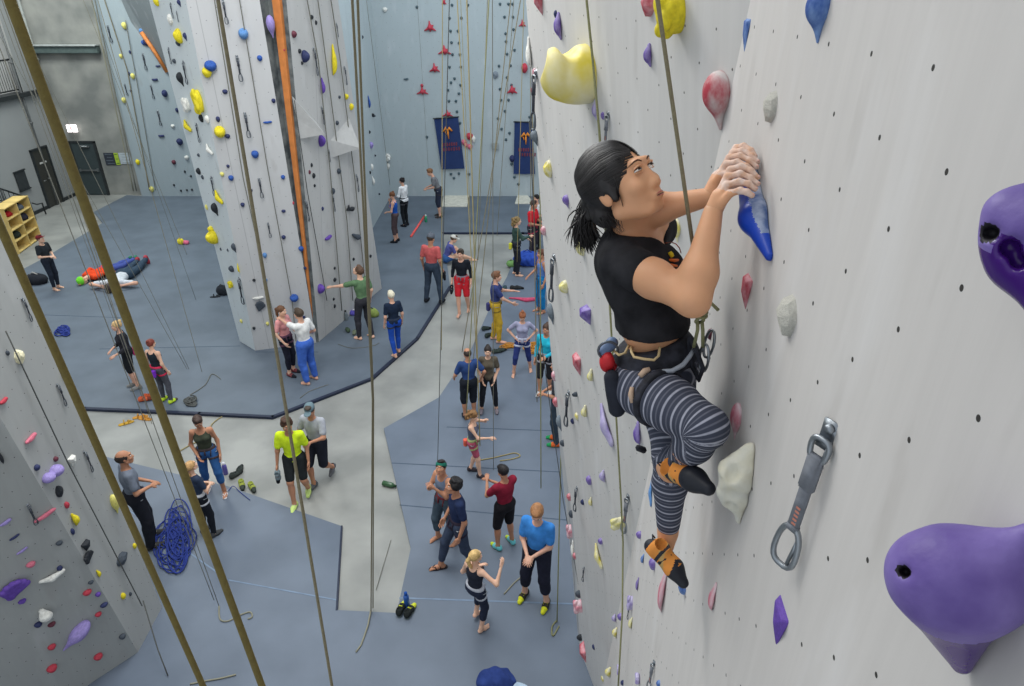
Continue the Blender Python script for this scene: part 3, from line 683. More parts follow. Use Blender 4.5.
for a in ((293, 34, 6, 6, 'maroon', 'nub'), (311, 17, 4, 4, 'black', 'nub'), (315.5, 22.5, 3, 4, 'black', 'nub'), (303.3, 55.5, 8, 10, 'navy', 'jug'), (299, 51, 4, 4, 'black', 'nub'), (301.5, 63, 3, 3, 'black', 'nub'),
          (332, 60.3, 8, 26, 'yellow', 'long'), (321, 86, 7, 14, 'purple', 'long'), (345.5, 96.5, 5, 5, 'yellow', 'nub'), (350.6, 106.6, 5, 6, 'yellow', 'nub'), (339, 97, 3, 3, 'dark grey', 'nub'), (320, 140, 7, 10, 'purple', 'jug'),
          (336.5, 122.7, 4, 4, 'dark grey', 'nub'), (343, 137, 6, 6, 'dark grey', 'edge'), (300, 125.5, 3, 3, 'dark grey', 'nub'), (311, 165, 3, 4, 'black', 'nub'), (309, 172, 3, 4, 'maroon', 'nub'), (313, 175.5, 4, 5, 'black', 'nub'),
          (314, 185.5, 3, 3, 'black', 'nub'), (338, 171, 5, 5, 'dark grey', 'nub'), (332, 191, 5, 6, 'dark grey', 'nub'), (349, 207.5, 11, 9, 'black', 'hook'), (322, 208.5, 3, 4, 'navy', 'nub'), (355, 237, 13, 10, 'dark grey', 'wing'),
          (327, 237.5, 9, 7, 'purple', 'edge'), (353, 259, 3, 3, 'black', 'nub'), (319, 288, 7, 9, 'purple', 'jug'), (334, 268, 3, 3, 'black', 'nub'), (334, 279.5, 4, 4, 'black', 'nub'), (333, 299, 3, 3, 'black', 'nub'),
          (334, 306, 3, 4, 'black', 'nub'), (370, 256, 3, 3, 'black', 'nub'), (293, 203, 2, 3, 'red', 'nub'), (284, 50, 2, 2, 'red', 'nub')):
    hold(*a, pl=PT2, wall=W_)
# ---- far left climbing wall
W_ = 'far left climbing wall'
for a in ((124.6, 25.5, 5, 6, 'pale yellow', 'nub'), (142, 31, 5, 5, 'light blue', 'nub'), (146, 42, 5, 6, 'navy', 'nub'), (150, 38, 4, 5, 'navy', 'nub'), (143.5, 42.5, 4, 4, 'blue', 'nub'), (158, 66, 4, 3, 'navy', 'edge'), (130, 52, 2, 3, 'navy', 'nub'),
          (129, 73.5, 2, 3, 'navy', 'nub'), (133, 76, 4, 5, 'pale yellow', 'nub'), (155, 79.5, 5, 4, 'navy', 'edge'), (165, 93, 5, 6, 'navy', 'jug'), (131, 91, 2, 3, 'navy', 'nub'), (124, 100, 4, 5, 'pale yellow', 'nub'),
          (177, 110, 3, 4, 'navy', 'nub'), (161.5, 135.7, 5, 4, 'navy', 'edge'), (180, 141.5, 6, 6, 'navy', 'nub'), (173, 126, 4, 3, 'white', 'nub'), (138, 162, 4, 5, 'yellow', 'nub'), (174, 162, 4, 4, 'maroon', 'nub'),
          (187, 157.5, 4, 4, 'white', 'nub'), (152, 189, 4, 5, 'pale yellow', 'nub'), (185, 171.5, 2, 2, 'black', 'nub'), (174, 185, 2, 2, 'black', 'nub'), (181, 190.5, 2, 2, 'black', 'nub'), (187, 190, 2, 2, 'black', 'nub'), (192, 189.5, 2, 2, 'black', 'nub'),
          (191, 176, 2, 2, 'black', 'nub'), (121, 56, 3, 4, 'pale yellow', 'nub'), (142, 13, 4, 4, 'light blue', 'nub'), (147, 11, 3, 3, 'black', 'nub')):
    hold(*a, pl=PB, wall=W_)
# ---- back wall
W_ = 'back wall'
for a in ((430, 27.5, 10, 10, 'red', 'star'), (444.6, 51, 11, 9, 'red', 'star'), (434.6, 68.7, 9, 9, 'red', 'star'), (422.5, 91.5, 10, 8, 'red', 'star'), (447.5, 114, 9, 7, 'red', 'star'), (444, 2, 4, 7, 'red', 'star'), (422, 85.5, 3, 3, 'red', 'nub'),
          (522.3, 24, 6, 7, 'red', 'star'), (512, 90, 9, 10, 'red', 'star'), (524.5, 67.5, 6, 8, 'red', 'jug'), (469.5, 136, 7, 6, 'red', 'nub'), (464, 142, 5, 5, 'pink', 'nub'), (473.5, 139, 4, 6, 'white', 'nub'), (470, 146.5, 5, 5, 'pink', 'nub'), (466, 145, 4, 4, 'pink', 'nub'),
          (387.6, 157, 7, 7, 'white', 'lump'), (387.6, 166, 5, 6, 'white', 'nub'), (406, 79, 4, 3, 'teal', 'edge'), (385, 9.5, 5, 4, 'white', 'nub'), (495.5, 75, 5, 6, 'grey', 'rock'), (512, 158, 5, 6, 'navy', 'jug')):
    hold(*a, pl=PB, wall=W_)
tiny = [(452, 5), (468, 5), (449.5, 18), (461.5, 18), (450.5, 31), (458, 31), (451.5, 42.5), (459, 43), (452.5, 54.5), (460, 54.5), (449.5, 67), (461, 67), (454.5, 78.5), (451, 82.5), (448, 90), (459, 93.5), (449, 101), (456, 101), (457, 111.5),
        (460, 123), (454, 178), (451, 174), (459, 173.5), (469, 174), (466, 197), (500, 4), (508.5, 4), (512.5, 4), (504.5, 17), (513, 17), (505.5, 33.5), (513.5, 29.5), (506, 41.5), (514.5, 50), (507, 54), (499, 66), (510.5, 65.5),
        (507, 77.5), (500, 89), (501, 100), (508.5, 100), (505, 111), (498, 118.5), (501.5, 129), (509.5, 133), (506, 139.5), (511.5, 164), (514.5, 177), (518.5, 184), (417, 7), (460.5, 85), (427, 137), (529.5, 117), (511.5, 85)]
for i, (x, y) in enumerate(tiny):
    hold(x, y, 2.7, 2.5, 'teal', 'nub', pl=PB, wall=W_)
PSC = pl3(np.array([p1_[0] - .1, 19.0, 0]), np.array([-4.78, 25.8, 0]), np.array([-4.95, 25.8, 12]))
W_ = 'side wall behind the tower'
for a in ((367, 102, 4, 11, 'blue', 'long'), (373.5, 22, 4, 6, 'white', 'nub'), (371, 115, 3, 3, 'black', 'nub'), (368.5, 132, 2, 3, 'black', 'nub'), (369, 145, 4, 6, 'lilac', 'nub'), (370.5, 167, 3, 6, 'white', 'nub'), (369, 172.5, 2, 3, 'black', 'nub'),
          (371, 181, 4, 8, 'white', 'long'), (363.5, 200, 2, 3, 'dark grey', 'nub'), (374, 155.5, 2, 2, 'black', 'nub'), (361.5, 37, 2, 3, 'dark grey', 'nub'), (372, 116, 3, 2, 'dark grey', 'nub'), (378, 194, 2, 2, 'dark grey', 'nub')):
    hold(*a, pl=PSC, wall=W_, graz=True)
# ---- lower left wall
W_ = 'strip of the lower left wall'
for a in ((7, 353, 4, 5, 'dark grey', 'nub'), (18.6, 357, 10, 13, 'cream', 'rock'), (2, 401, 9, 8, 'red', 'edge'), (29, 438.5, 14, 9, 'pink', 'edge'), (62, 374.6, 5, 9, 'yellow', 'long'), (55, 459, 5, 5, 'maroon', 'nub'), (71.6, 462, 9, 11, 'white', 'wedge'), (36, 467.5, 6, 6, 'navy', 'nub'),
          (50, 474, 22, 12, 'lilac', 'double'), (58.6, 491.6, 8, 11, 'black', 'rock'), (66, 505, 5, 7, 'red', 'nub'), (73.5, 519.5, 9, 14, 'yellow', 'pinch'), (72, 531.5, 4, 7, 'navy', 'nub'), (85, 546.5, 10, 10, 'black', 'wedge'), (87, 557.6, 12, 10, 'black', 'shell'),
          (97.8, 573.7, 5, 9, 'yellow', 'pinch'), (114, 504.6, 9, 21, 'pale yellow', 'drop'), (121, 558.7, 14, 10, 'dark grey', 'rock'), (134, 546, 4, 6, 'yellow', 'nub'), (122.4, 596, 5, 7, 'yellow', 'nub'), (130, 594, 3, 4, 'dark grey', 'nub')):
    hold(*a, pl=PW1, wall=W_, hi=a[3] > 9)
W_ = 'leaning lower left wall'
for a in ((0, 456, 5, 18, 'black', 'long'), (44, 515, 18, 8, 'pink', 'edge'), (5, 522, 9, 7, 'lilac', 'edge'), (14, 537, 8, 5, 'navy', 'edge'), (21.6, 550.5, 9, 5, 'lilac', 'edge'), (30.6, 564, 8, 6, 'pink', 'nub'), (59, 542.7, 6, 5, 'dark grey', 'nub'), (59.5, 568, 5, 6, 'navy', 'nub'),
          (52, 576, 18, 12, 'white', 'wing'), (14, 588.6, 22, 18, 'purple', 'shell'), (22, 601, 7, 5, 'purple', 'nub'), (44, 613.6, 17, 15, 'white', 'pinch'), (38, 624, 7, 6, 'navy', 'nub'), (51.5, 624, 7, 5, 'maroon', 'nub'), (74.6, 635, 15, 30, 'lilac', 'drop'),
          (51.5, 646.4, 7, 6, 'red', 'nub'), (97.8, 656, 8, 7, 'red', 'nub'), (51.5, 667.7, 9, 8, 'red', 'nub'), (90.7, 582, 5, 4, 'dark grey', 'nub'), (87, 592, 8, 6, 'red', 'nub'), (97.8, 594, 5, 5, 'purple', 'nub'), (103.7, 604.6, 7, 5, 'navy', 'nub'),
          (98, 614, 6, 5, 'red', 'nub'), (122, 636, 6, 6, 'dark grey', 'nub')):
    hold(*a, pl=PW2, wall=W_, tilt=(25 if a[5] == 'wing' else (-55 if a[4] == 'lilac' and a[5] == 'drop' else (12 if a[5] == 'edge' else 0))), hi=a[3] > 9)
# ---- right wall, far facet
W_ = 'far right wall'
chalky = {'yellow': hmat2('yellow', (228, 224, 196)), 'pale yellow': hmat2('pale yellow', (226, 222, 190)), 'purple': hmat2('purple', (150, 138, 190)), 'red': hmat2('red', (206, 150, 158)), 'pink': hmat2('pink', (214, 190, 196)), 'blue': hmat2('blue', (120, 150, 200)), 'lilac': hmat2('lilac', (190, 184, 214)), 'grey': hmat2('grey', (100, 112, 122))}
for a in ((537.5, 4, 12, 17, 'red', 'wedge'), (555, 14, 4, 7, 'navy', 'nub'), (557, 26, 11, 22, 'purple', 'pinch'), (534, 73, 5, 9, 'pink', 'nub'), (532, 91, 4, 9, 'red', 'nub'), (594, 110, 8, 17, 'lilac', 'pinch'),
          (602, 115.5, 4, 7, 'purple', 'nub'), (534, 138, 8, 14, 'grey', 'drop'), (547.5, 168, 8, 15, 'yellow', 'jug'), (565.5, 201.5, 7, 12, 'purple', 'drop'), (580, 246.5, 8, 15, 'pale yellow', 'jug'), (543, 230.5, 6, 9, 'pink', 'nub'), (563.7, 286, 8, 12, 'pale yellow', 'jug'),
          (584.5, 315.5, 15, 17, 'purple', 'wedge'), (549.5, 314, 8, 20, 'grey', 'drop'), (575.5, 365, 11, 20, 'red', 'wedge'), (590, 375, 8, 13, 'pale yellow', 'long'), (575, 394, 6, 5, 'dark grey', 'nub'), (576, 416.3, 4, 8, 'yellow', 'nub'), (572, 421, 4, 6, 'navy', 'nub'), (584, 411, 8, 13, 'pale yellow', 'long'),
          (603, 427, 15, 35, 'lilac', 'wing'), (636, 433, 10, 25, 'purple', 'long'), (588.3, 480, 6, 10, 'purple', 'nub'), (602, 476, 8, 13, 'lilac', 'pinch'), (590, 501.4, 5, 10, 'yellow', 'long'), (582, 502, 4, 6, 'navy', 'nub'), (618.6, 521.7, 16, 13, 'pale yellow', 'lump'),
          (600, 541, 5, 7, 'purple', 'nub'), (596.5, 557, 10, 20, 'yellow', 'wing'), (638.7, 535, 6, 8, 'purple', 'nub'), (642, 558.7, 5, 11, 'blue', 'long'), (652, 564, 8, 13, 'purple', 'nub'), (649, 494, 8, 22, 'light blue', 'wing'),
          (661, 590, 11, 56, 'pink', 'long'), (636.6, 584, 5, 16, 'purple', 'long'), (629.5, 603, 8, 16, 'lilac', 'lump'), (613.8, 618, 6, 9, 'lilac', 'pinch'), (620, 617, 6, 8, 'purple', 'nub'), (630, 623, 6, 14, 'pale yellow', 'long'), (614.5, 633, 7, 12, 'yellow', 'pinch'), (593, 647, 3, 6, 'navy', 'nub'),
          (608, 672.5, 8, 12, 'yellow', 'pinch'), (602, 679, 3, 7, 'yellow', 'nub'), (617, 671, 7, 11, 'lilac', 'shell'), (622, 683, 4, 6, 'navy', 'nub'), (636, 680, 11, 12, 'lilac', 'shell'), (658, 684, 5, 8, 'blue', 'nub')):
    hold(*a, pl=PL, wall=W_, graz=True, hi=a[3] > 14, m=chalky.get(a[4]), tilt=0)
hold(527.5, 53, 9, 26, 'white', 'long', pl=PL, wall=W_, graz=True, hi=True)
hold(571, 70, 50, 52, 'yellow', 'bowl', pl=PL, wall=W_, graz=True, hi=True, out=(.28, .165), m=mat('hold_yellow_bowl', (226, 206, 40), rough=.6, noise=.05, nscale=1.1, c2=(232, 226, 190)), label='big yellow chalk-dusted bowl-shaped hold at the top left of the right wall')
W_ = 'end strip of the right wall'
PS_ = pl3(S_poly[0], ob, cb)
for a in ((553, 376, 5, 10, 'pink', 'nub'), (555, 402, 6, 10, 'red', 'nub'), (558.5, 423.5, 7, 16, 'grey', 'drop'), (562, 443, 5, 7, 'dark grey', 'nub'), (568.6, 497, 5, 8, 'red', 'nub'), (569, 531, 8, 15, 'pink', 'lump'), (570.5, 514, 5, 8, 'dark grey', 'nub'), (572, 549, 7, 20, 'white', 'long'), (574, 556, 4, 7, 'red', 'nub'),
          (578, 606, 11, 15, 'pink', 'lump'), (578, 594, 6, 8, 'dark grey', 'nub'), (579.6, 637.5, 6, 7, 'black', 'nub'), (582, 654, 10, 19, 'red', 'wedge')):
    hold(*a, pl=PS_, wall=W_, graz=True, m=chalky.get(a[4]), hi=a[3] > 12)
# ---- right wall, near facet
W_ = 'near part of the right wall'
for a in ((646, 5, 15, 19, 'red', 'rock'), (647, 55, 11, 19, 'purple', 'pinch'), (743, 36, 10, 27, 'blue', 'wedge'), (674.5, 231, 8, 22, 'yellow', 'drop'),
          (743, 293, 14, 30, 'red', 'wedge'), (733, 422, 13, 36, 'pink', 'drop'), (711, 597, 10, 34, 'pink', 'long'), (682, 588, 9, 14, 'blue', 'nub'), (709, 334, 6, 11, 'maroon', 'nub')):
    hold(*a, pl=PR, wall=W_, graz=True, hi=True, m=chalky.get(a[4]))
hold(669, 12, 32, 40, 'yellow', 'lump', pl=PR, wall=W_, graz=True, hi=True, label='big bumpy yellow hold at the top of the right wall behind the climbing rope')
hold(713, 101, 25, 50, 'red', 'drop', pl=PR, wall=W_, graz=True, hi=True, m=mat('hold_red_and_white', CC['red'], rough=.6, noise=.1, nscale=2.2, c2=(206, 196, 194)), label='red drop-shaped hold with white chalk, above the climber\'s hands')
hold(815, 15, 24, 46, 'blue', 'drop', pl=PR, wall=W_, graz=True, hi=True, m=chalky['blue'], label='blue drop-shaped hold at the top right of the wall above everything')
mk = mat('white_rock_hold', (208, 206, 196), rough=.8, noise=.08, nscale=12, bump=.8, bscale=30)
hold(768, 108, 17, 26, 'white', 'rock', pl=PR, wall=W_, graz=True, m=mk, label='small white rock-like hold right of the red and white hold')
hold(784, 317, 23, 36, 'white', 'rock', pl=PR, wall=W_, graz=True, m=mk, tilt=30, label='white rock-like hold right of the small red wedge')
hold(774, 625, 17, 44, 'purple', 'wedge', pl=PR, wall=W_, graz=True, hi=True, label='faceted purple hold below the near quickdraw')

# ---- hand-shaped big holds on the near facet, built in wall coordinates (x along the wall, y up, z out)
RH, RU, RN = frame_of(PR)
def wall_obj(name, VF, p, m, label, cat='climbing hold', smooth=True):
    V, Fc = VF; V = np.array(V); Wd = V[:, :1] * RH + V[:, 1:2] * RU + V[:, 2:3] * RN
    o = MB().arrays((Wd, Fc)).build(name, m, smooth=smooth); o.location = p; tag(o, label, cat); return o
# RH points along the wall towards the camera or away? keep both signs explicit
sgn = 1 if RH[1] > 0 else -1
def wc(away, up, out): return (sgn * away, up, out)
m_blue = mat('big_blue_hold', (16, 62, 170), rough=.35, noise=.08, nscale=5)
m_bluec = mat('big_blue_hold_chalk', (92, 116, 168), rough=.8, noise=.22, nscale=22, c2=(176, 186, 206))
pH = on(764, 205, PR)
def hold_big_blue():
    W3 = np.stack([RH, RU, RN], 1); A = (on(750, 160, PR) - pH) @ W3; B = (on(772, 256, PR) - pH) @ W3; M = A * .36 + B * .64
    up = np.array([0, 0, 1.0])
    pr = [('c', tuple(A - up * .004), tuple(A * .75 + B * .25 + up * .012), .020, .034), ('c', tuple(A * .75 + B * .25 + up * .012), tuple(M + up * .018), .034, .040), ('c', tuple(M + up * .018), tuple(B + up * .004), .040, .014)]
    V, Fc = blob(pr, .005, .03, cuts=[((0, 0, -1), 0.0)])
    V, Fc = smooth_vf((V, Fc), 1); cen = V[Fc].mean(1); ab = B - A; t = ((cen - A) @ ab) / (ab @ ab)
    prof = np.array([cen[np.abs(t - k) < .04][:, 2].max() if (np.abs(t - k) < .04).any() else 0 for k in np.linspace(-.3, 1.2, 60)])
    lim = np.interp(t, np.linspace(-.3, 1.2, 60), prof)
    ch = (cen[:, 2] < lim * (.80 - .25 * np.clip(t, 0, 1))) & (t < .86)
    mb = MB().arrays((V @ W3.T, Fc, ch.astype(int).tolist()))
    o = mb.build('climbing_hold', [m_blue, m_bluec]); o.location = pH
    tag(o, 'large blue blade-shaped hold, chalked on top, gripped by the climber', 'climbing hold'); return o
bigblue = hold_big_blue()
m_pur = mat('big_purple_hold', (98, 78, 152), rough=.5, noise=.16, nscale=9, c2=(128, 112, 176), bump=.1, bscale=80)
m_purd = mat('big_purple_hold_gloss', (62, 22, 112), rough=.25, noise=.1)
m_holeb = mat('bolt_hole_black', (24, 20, 28), rough=.6)
def big_purple(px, py, prims, subs, label, split):
    p = on(px, py, PR)
    V, Fc = blob(prims, .0055, .03, subs=subs, cuts=[((0, 0, -1), 0.0)], ksub=.008)
    V, Fc = smooth_vf((V, Fc), 1); Wd = V[:, :1] * RH + V[:, 1:2] * RU + V[:, 2:3] * RN
    cen = V[Fc].mean(1); mi = split(cen)
    o = MB().arrays((Wd, Fc, mi.astype(int).tolist())).build('climbing_hold', [m_pur, m_purd, m_holeb]); o.location = p; tag(o, label, 'climbing hold'); return o
cA = lambda a, b, ra, rb: ('c', a, b, ra, rb)
eA = lambda c, r, R=None: ('e', c, R, r)
def big_hold(px, py, sc, prims, holes, label, dark, extra_subs=()):
    p = on(px, py, PR); W3 = np.stack([RH, RU, RN], 1)
    prims = [(a[0], tuple(np.array(a[1]) * sc), tuple(np.array(a[2]) * sc), a[3] * sc, a[4] * sc) if a[0] == 'c' else (a[0], tuple(np.array(a[1]) * sc), a[2], tuple(np.array(a[3]) * sc)) for a in prims]
    V, Fc = blob(prims, .005, .03, cuts=[((0, 0, -1), 0.0)]); o = (CAM - p) @ W3; hp_ = []
    for hx, hy, r in holes:
        d = ray(hx, hy); d = d / np.linalg.norm(d) @ W3; rel = V - o; t = rel @ d; dist = np.linalg.norm(rel - t[:, None] * d, axis=1); i = np.where(dist < .006)[0]
        if len(i): q_ = o + d * t[i].min(); hp_.append((q_, r, d))
    subs = [('c', tuple(q_ - d * .01), tuple(q_ + d * .022), r, r * .8) for q_, r, d in hp_]
    V, Fc = blob(prims, .0042, .03, subs=subs, cuts=[((0, 0, -1), 0.0)], ksub=.006); V, Fc = smooth_vf((V, Fc), 1); cen = V[Fc].mean(1)
    mi = dark(cen / sc).astype(int)
    for q_, r, d in hp_[:1]: mi[np.linalg.norm(cen - (q_ + d * .016), axis=1) < r * 1.55] = 2
    for q_, r, d in hp_[1:]: mi[np.linalg.norm(cen - (q_ + d * .014), axis=1) < r * 1.5] = 1
    o_ = MB().arrays((V @ W3.T, Fc, mi.tolist())).build('climbing_hold', [m_pur, m_purd, m_holeb]); o_.location = p; tag(o_, label, 'climbing hold'); return o_
bp1 = big_hold(1004, 594, 1.0, [eA(wc(.0, .020, .040), (.046, .048, .060)), cA(wc(.01, .02, .06), wc(.015, .01, .075), .04, .036), cA(wc(0, .0, .055), wc(-.004, -.112, .012), .056, .012), cA(wc(0, .02, .03), wc(0, .086, .004), .038, .012)],
    [(905.5, 572, .0065)], 'big purple rounded hold with a bolt hole in the bottom right corner', lambda c: c[:, 1] < -.030 - .25 * (c[:, 2] - .06))
bp2 = big_hold(1084, 244, .78, [cA(wc(.02, .035, .045), wc(-.08, .045, .04), .036, .045), cA(wc(.03, .03, .085), wc(.01, -.03, .06), .022, .03), cA(wc(.0, .0, .06), wc(-.08, -.09, .02), .045, .03)],
    [(992, 233, .0075), (1010, 248, .010), (1019, 262, .008)], 'big purple hold with finger pockets, cut by the right edge of the picture', lambda c: c[:, 1] < -.012)
# big white rock with dents in front of the bent knee
pWr = on(747, 482, PR)
def white_big():
    pr = [cA(wc(0, .105, .004), wc(0, .03, .026), .022, .050), cA(wc(0, .03, .026), wc(0, -.04, .026), .050, .044), cA(wc(0, -.04, .02), wc(-.01, -.118, .0), .042, .014)]
    subs = [eA(wc(-.040, .055, .055), (.022, .030, .020)), eA(wc(-.050, -.012, .050), (.020, .018, .018)), eA(wc(-.035, -.065, .040), (.018, .020, .014)), eA(wc(-.01, .01, .082), (.03, .016, .012))]
    V, Fc = blob(pr, .005, .02, subs=subs, cuts=[((0, 0, -1), 0.0)], wob=.0045, wf=70, ksub=.012)
    return wall_obj('climbing_hold', smooth_vf((V, Fc), 1), pWr, mat('white_resin_rock', (212, 208, 188), rough=.75, noise=.07, nscale=14, bump=.3, bscale=60, c2=(200, 200, 192)), 'large white dented rock-like hold beside the climber\'s bent knee')
white_big()

# ================================================================== quickdraws
m_al = mat('scuffed_aluminium', (150, 156, 162), rough=.35, metal=.85, noise=.1)
m_ald = mat('dark_worn_aluminium', (92, 98, 106), rough=.4, metal=.7, noise=.1)
m_sl = mat('grey_sling_webbing', (118, 122, 130), rough=.85, noise=.15, nscale=40)
m_slt = mat('worn_orange_sling_print', (196, 128, 110), rough=.9)
m_sld = mat('dark_sling_webbing', (62, 66, 74), rough=.85)
def biner(mb, c, L, W, r, flip=1, n=8):
    pts = []
    for t in np.linspace(0, 2 * math.pi, 22, endpoint=False):
        x = math.copysign(abs(math.cos(t)) ** .7, math.cos(t)) * W / 2 * (1 + .18 * math.sin(t) * flip); y = math.copysign(abs(math.sin(t)) ** .8, math.sin(t)) * L / 2
        pts.append((c[0] + x, c[1] + y, c[2]))
    return mb.tube(pts, r, n, closed=True)
def make_draw(near):
    """local frame: y up, hangs down from the origin, z out of the wall; unit = metres for a 0.27 m draw"""
    root = empty('quickdraw', (0, 0, 0)); n = 8 if near else 5
    MB().box((0, .012, .003), (.03, .04, .005), bevel=.001).tube([(0, .02, .004), (0, .02, .014)], .008, 8).box((0, -.006, .012), (.024, .018, .004)).build('bolt_hanger', m_al, root)
    g = lambda: MB()
    mb = biner(g(), (0, -.018, .018), .044, .030, .0048, 1, n); mb.build('upper_carabiner', m_al, root)
    MB().tube([(.010, -.034, .018), (.013, -.004, .018)], .0035, n).build('gate', m_al, root)
    sl = MB().box((0, -.110, .019), (.020, .150, .009), bevel=.002).box((0, -.062, .019), (.027, .070, .015), bevel=.004).box((0, -.18, .019), (.022, .016, .01), bevel=.002).build('sling', m_sl if near else m_sld, root)
    if near:
        pb_ = MB()
        for k in range(5): pb_.box((.001, -.135 - k * .0085, .0232), (.008, .0045, .0008))
        pb_.build('sling_print', m_slt, sl, smooth=False)
    biner(g(), (0, -.224, .019), .088, .042, .0052, -1, n).build('lower_carabiner', m_al if near else m_ald, root)
    MB().tube([(.016, -.190, .019), (.010, -.258, .019)], .0036, n).build('lower_gate', m_al if near else m_ald, root)
    return root
DR = {}
def draw(px, py, hpx, pl, label, near=False, tilt=0, yaw=0):
    if pl is PR or pl is PL: pl = onw(px, py)[1]
    if near not in DR: DR[near] = make_draw(near); r = DR[near]
    else:
        r = DR[near].copy(); COL.objects.link(r)
        for ch in DR[near].children:
            c = ch.copy(); COL.objects.link(c); c.parent = r
            for g in ch.children:
                d = g.copy(); COL.objects.link(d); d.parent = c
    h, up, n = frame_of(pl); p = on(px, py, pl); zc = (p - CAM) @ np.array([0, CP, -SP]); s = hpx * zc / FPX / .27 / .86 * (1 if near else .86)
    # hangs plumb, stands off the wall
    z = unit(np.array([n[0], n[1], 0])); y = np.array([0, 0, 1.0]); a = R_(yaw); x = np.cross(y, z); z2 = math.cos(a) * z + math.sin(a) * x; x2 = np.cross(y, z2)
    b = R_(tilt); x3 = math.cos(b) * x2 + math.sin(b) * y; y3 = -math.sin(b) * x2 + math.cos(b) * y
    M = Matrix.Identity(4)
    for i in range(3): M[i][0] = x3[i] * s; M[i][1] = y3[i] * s; M[i][2] = z2[i] * s; M[i][3] = p[i] + n[i] * .002
    r.matrix_world = M; tag(r, label, 'quickdraw', 'quickdraws on the walls'); return r
draw(831, 438, 152, PR, 'large steel quickdraw with worn grey sling hanging on the near right wall', near=True, yaw=36, tilt=-3)
on_l = 'far part of the right wall'
draw(609, 116, 34, PL, 'quickdraw behind the climber\'s head with the green rope passing it', near=True, yaw=30)
draw(629, 498, 38, PL, 'quickdraw beside the pale yellow knobbly hold', near=True, yaw=30)
draw(655, 664, 34, PR, 'quickdraw at the bottom edge of the right wall below the long pink hold', near=True, yaw=30)
for a in ((537, 76, 52, 'quickdraw at the upper left edge of the right wall beside the big yellow hold'), (555, 259, 46, 'quickdraw left of the pale yellow holds above the purple wedge'), (569.5, 394, 38, 'quickdraw above the grey edge hold, beside small navy and yellow holds'),
          (577.5, 489, 28, 'quickdraw near the left edge of the right wall, level with the climber\'s lower shin'), (584.7, 568, 18, 'small quickdraw near the left edge of the right wall, level with the climber\'s toes'), (630, 608, 16, 'small quickdraw between lilac and yellow holds at the lower part of the right wall')):
    draw(a[0], a[1], a[2], PL, a[3], yaw=20)
hi_ = ['highest', 'second highest', 'third highest', 'fourth highest', 'fifth highest', 'sixth highest', 'seventh highest', 'lowest']
for lst, pl, nm in ((((171, 4, 13), (177, 12, 9), (169, 49, 14), (184, 63, 20), (197, 125, 17), (212, 178, 18), (240, 280, 26)), PT0, 'left face of the tower'),
                    (((223, 2, 20), (237, 58, 22), (245, 115, 22), (259, 180, 18), (268, 224, 14)), PT1, 'front face of the tower'),
                    (((336, 24, 12), (313, 50, 24), (344, 68, 16), (321, 108, 16), (328, 150, 12), (356, 176, 16), (305, 202, 20), (332, 196, 16)), PT2, 'right side of the tower'),
                    (((108, 27, 14), (143, 55, 14), (151, 86, 12), (158, 112, 13), (125, 85, 10)), PB, 'far left climbing wall'),
                    (((22, 300, 24), (57, 386, 24), (84, 453, 24)), PW1, 'strip of the lower left wall'), (((28, 506, 24),), PW2, 'leaning lower left wall')):
    for i, a in enumerate(lst):
        w_ = hi_[i] if i < len(lst) - 1 else ('lowest' if len(lst) > 1 else 'only one')
        draw(a[0], a[1], a[2], pl, 'dark quickdraw on the %s, the %s there' % (nm, w_), yaw=10)
label_holds()

# ================================================================== ropes
def rope_mat(n, c, c2): return mat(n, c, rough=.85, noise=.2, nscale=120, c2=c2, bump=.3, bscale=400)
RM = {'olive': rope_mat('olive_rope', (128, 114, 62), (106, 94, 52)), 'khaki': rope_mat('khaki_rope', (146, 138, 110), (120, 112, 90)), 'green': rope_mat('green_rope', (158, 158, 116), (128, 128, 92)),
      'grey': rope_mat('grey_rope', (130, 130, 120), (108, 108, 100)), 'pale': rope_mat('pale_rope', (158, 156, 136), (134, 132, 116)), 'tan': rope_mat('tan_rope', (180, 166, 114), (150, 136, 94)), 'dark': rope_mat('dark_rope', (92, 94, 92), (76, 78, 76)),
      'blueish': rope_mat('blue_rope', (44, 66, 152), (34, 50, 120)), 'orange': rope_mat('orange_rope', (206, 146, 58), (180, 120, 46))}
def rope_pts(pts, r, c, label, name='rope', sag=0, group=None, cat='rope'):
    P = [np.array(p, float) for p in pts]; out = []
    for i, (a, b) in enumerate(zip(P[:-1], P[1:])):
        n = max(2, min(14, int(np.linalg.norm(b - a) / .5)))
        for k in range(n):
            t = k / n; q = a + (b - a) * t; q[2] -= sag * 4 * t * (1 - t); out.append(q)
    out.append(P[-1])
    o = MB().tube(out, r, 8).build(name, RM[c]); recenter(o); tag(o, label, cat, group); return o
def rope(xt, yt, xb, yb, hb, c, label, r=.0062, mids=(), dY=0, group=None):
    """hangs from above the picture to a point hb above the floor; mids = pixels on the way at the same distance"""
    b = fl(xb, yb, hb); t = aty(xt, yt, b[1] + dY); P = [t + (t - b) * max(.35, (9.2 - t[2]) / (t[2] - b[2]))] + [t] + [aty(x, y, b[1] + dY * (1 - (y - yt) / (yb - yt))) for x, y in mids] + [b]
    return rope_pts(P, r, c, label, group=group)
def topup(a, b, z=9.7):
    a = np.array(a, float); b = np.array(b, float); return a + (a - b) * ((z - a[2]) / max(.05, a[2] - b[2]))
def near_rope(x0, y0, z0, x1, y1, z1, c, label, r=.0052):
    a = dp(x0, y0, z0); b = dp(x1, y1, z1); d = (b - a); k = (b[2] - .06) / -d[2]; up = topup(a, b)
    return rope_pts([up, a, b, b + d * k], r, c, label)
near_rope(8, -5, .62, 262, 686, 1.05, 'olive', 'thickest olive rope in the foreground, crossing from the top left corner to the bottom')
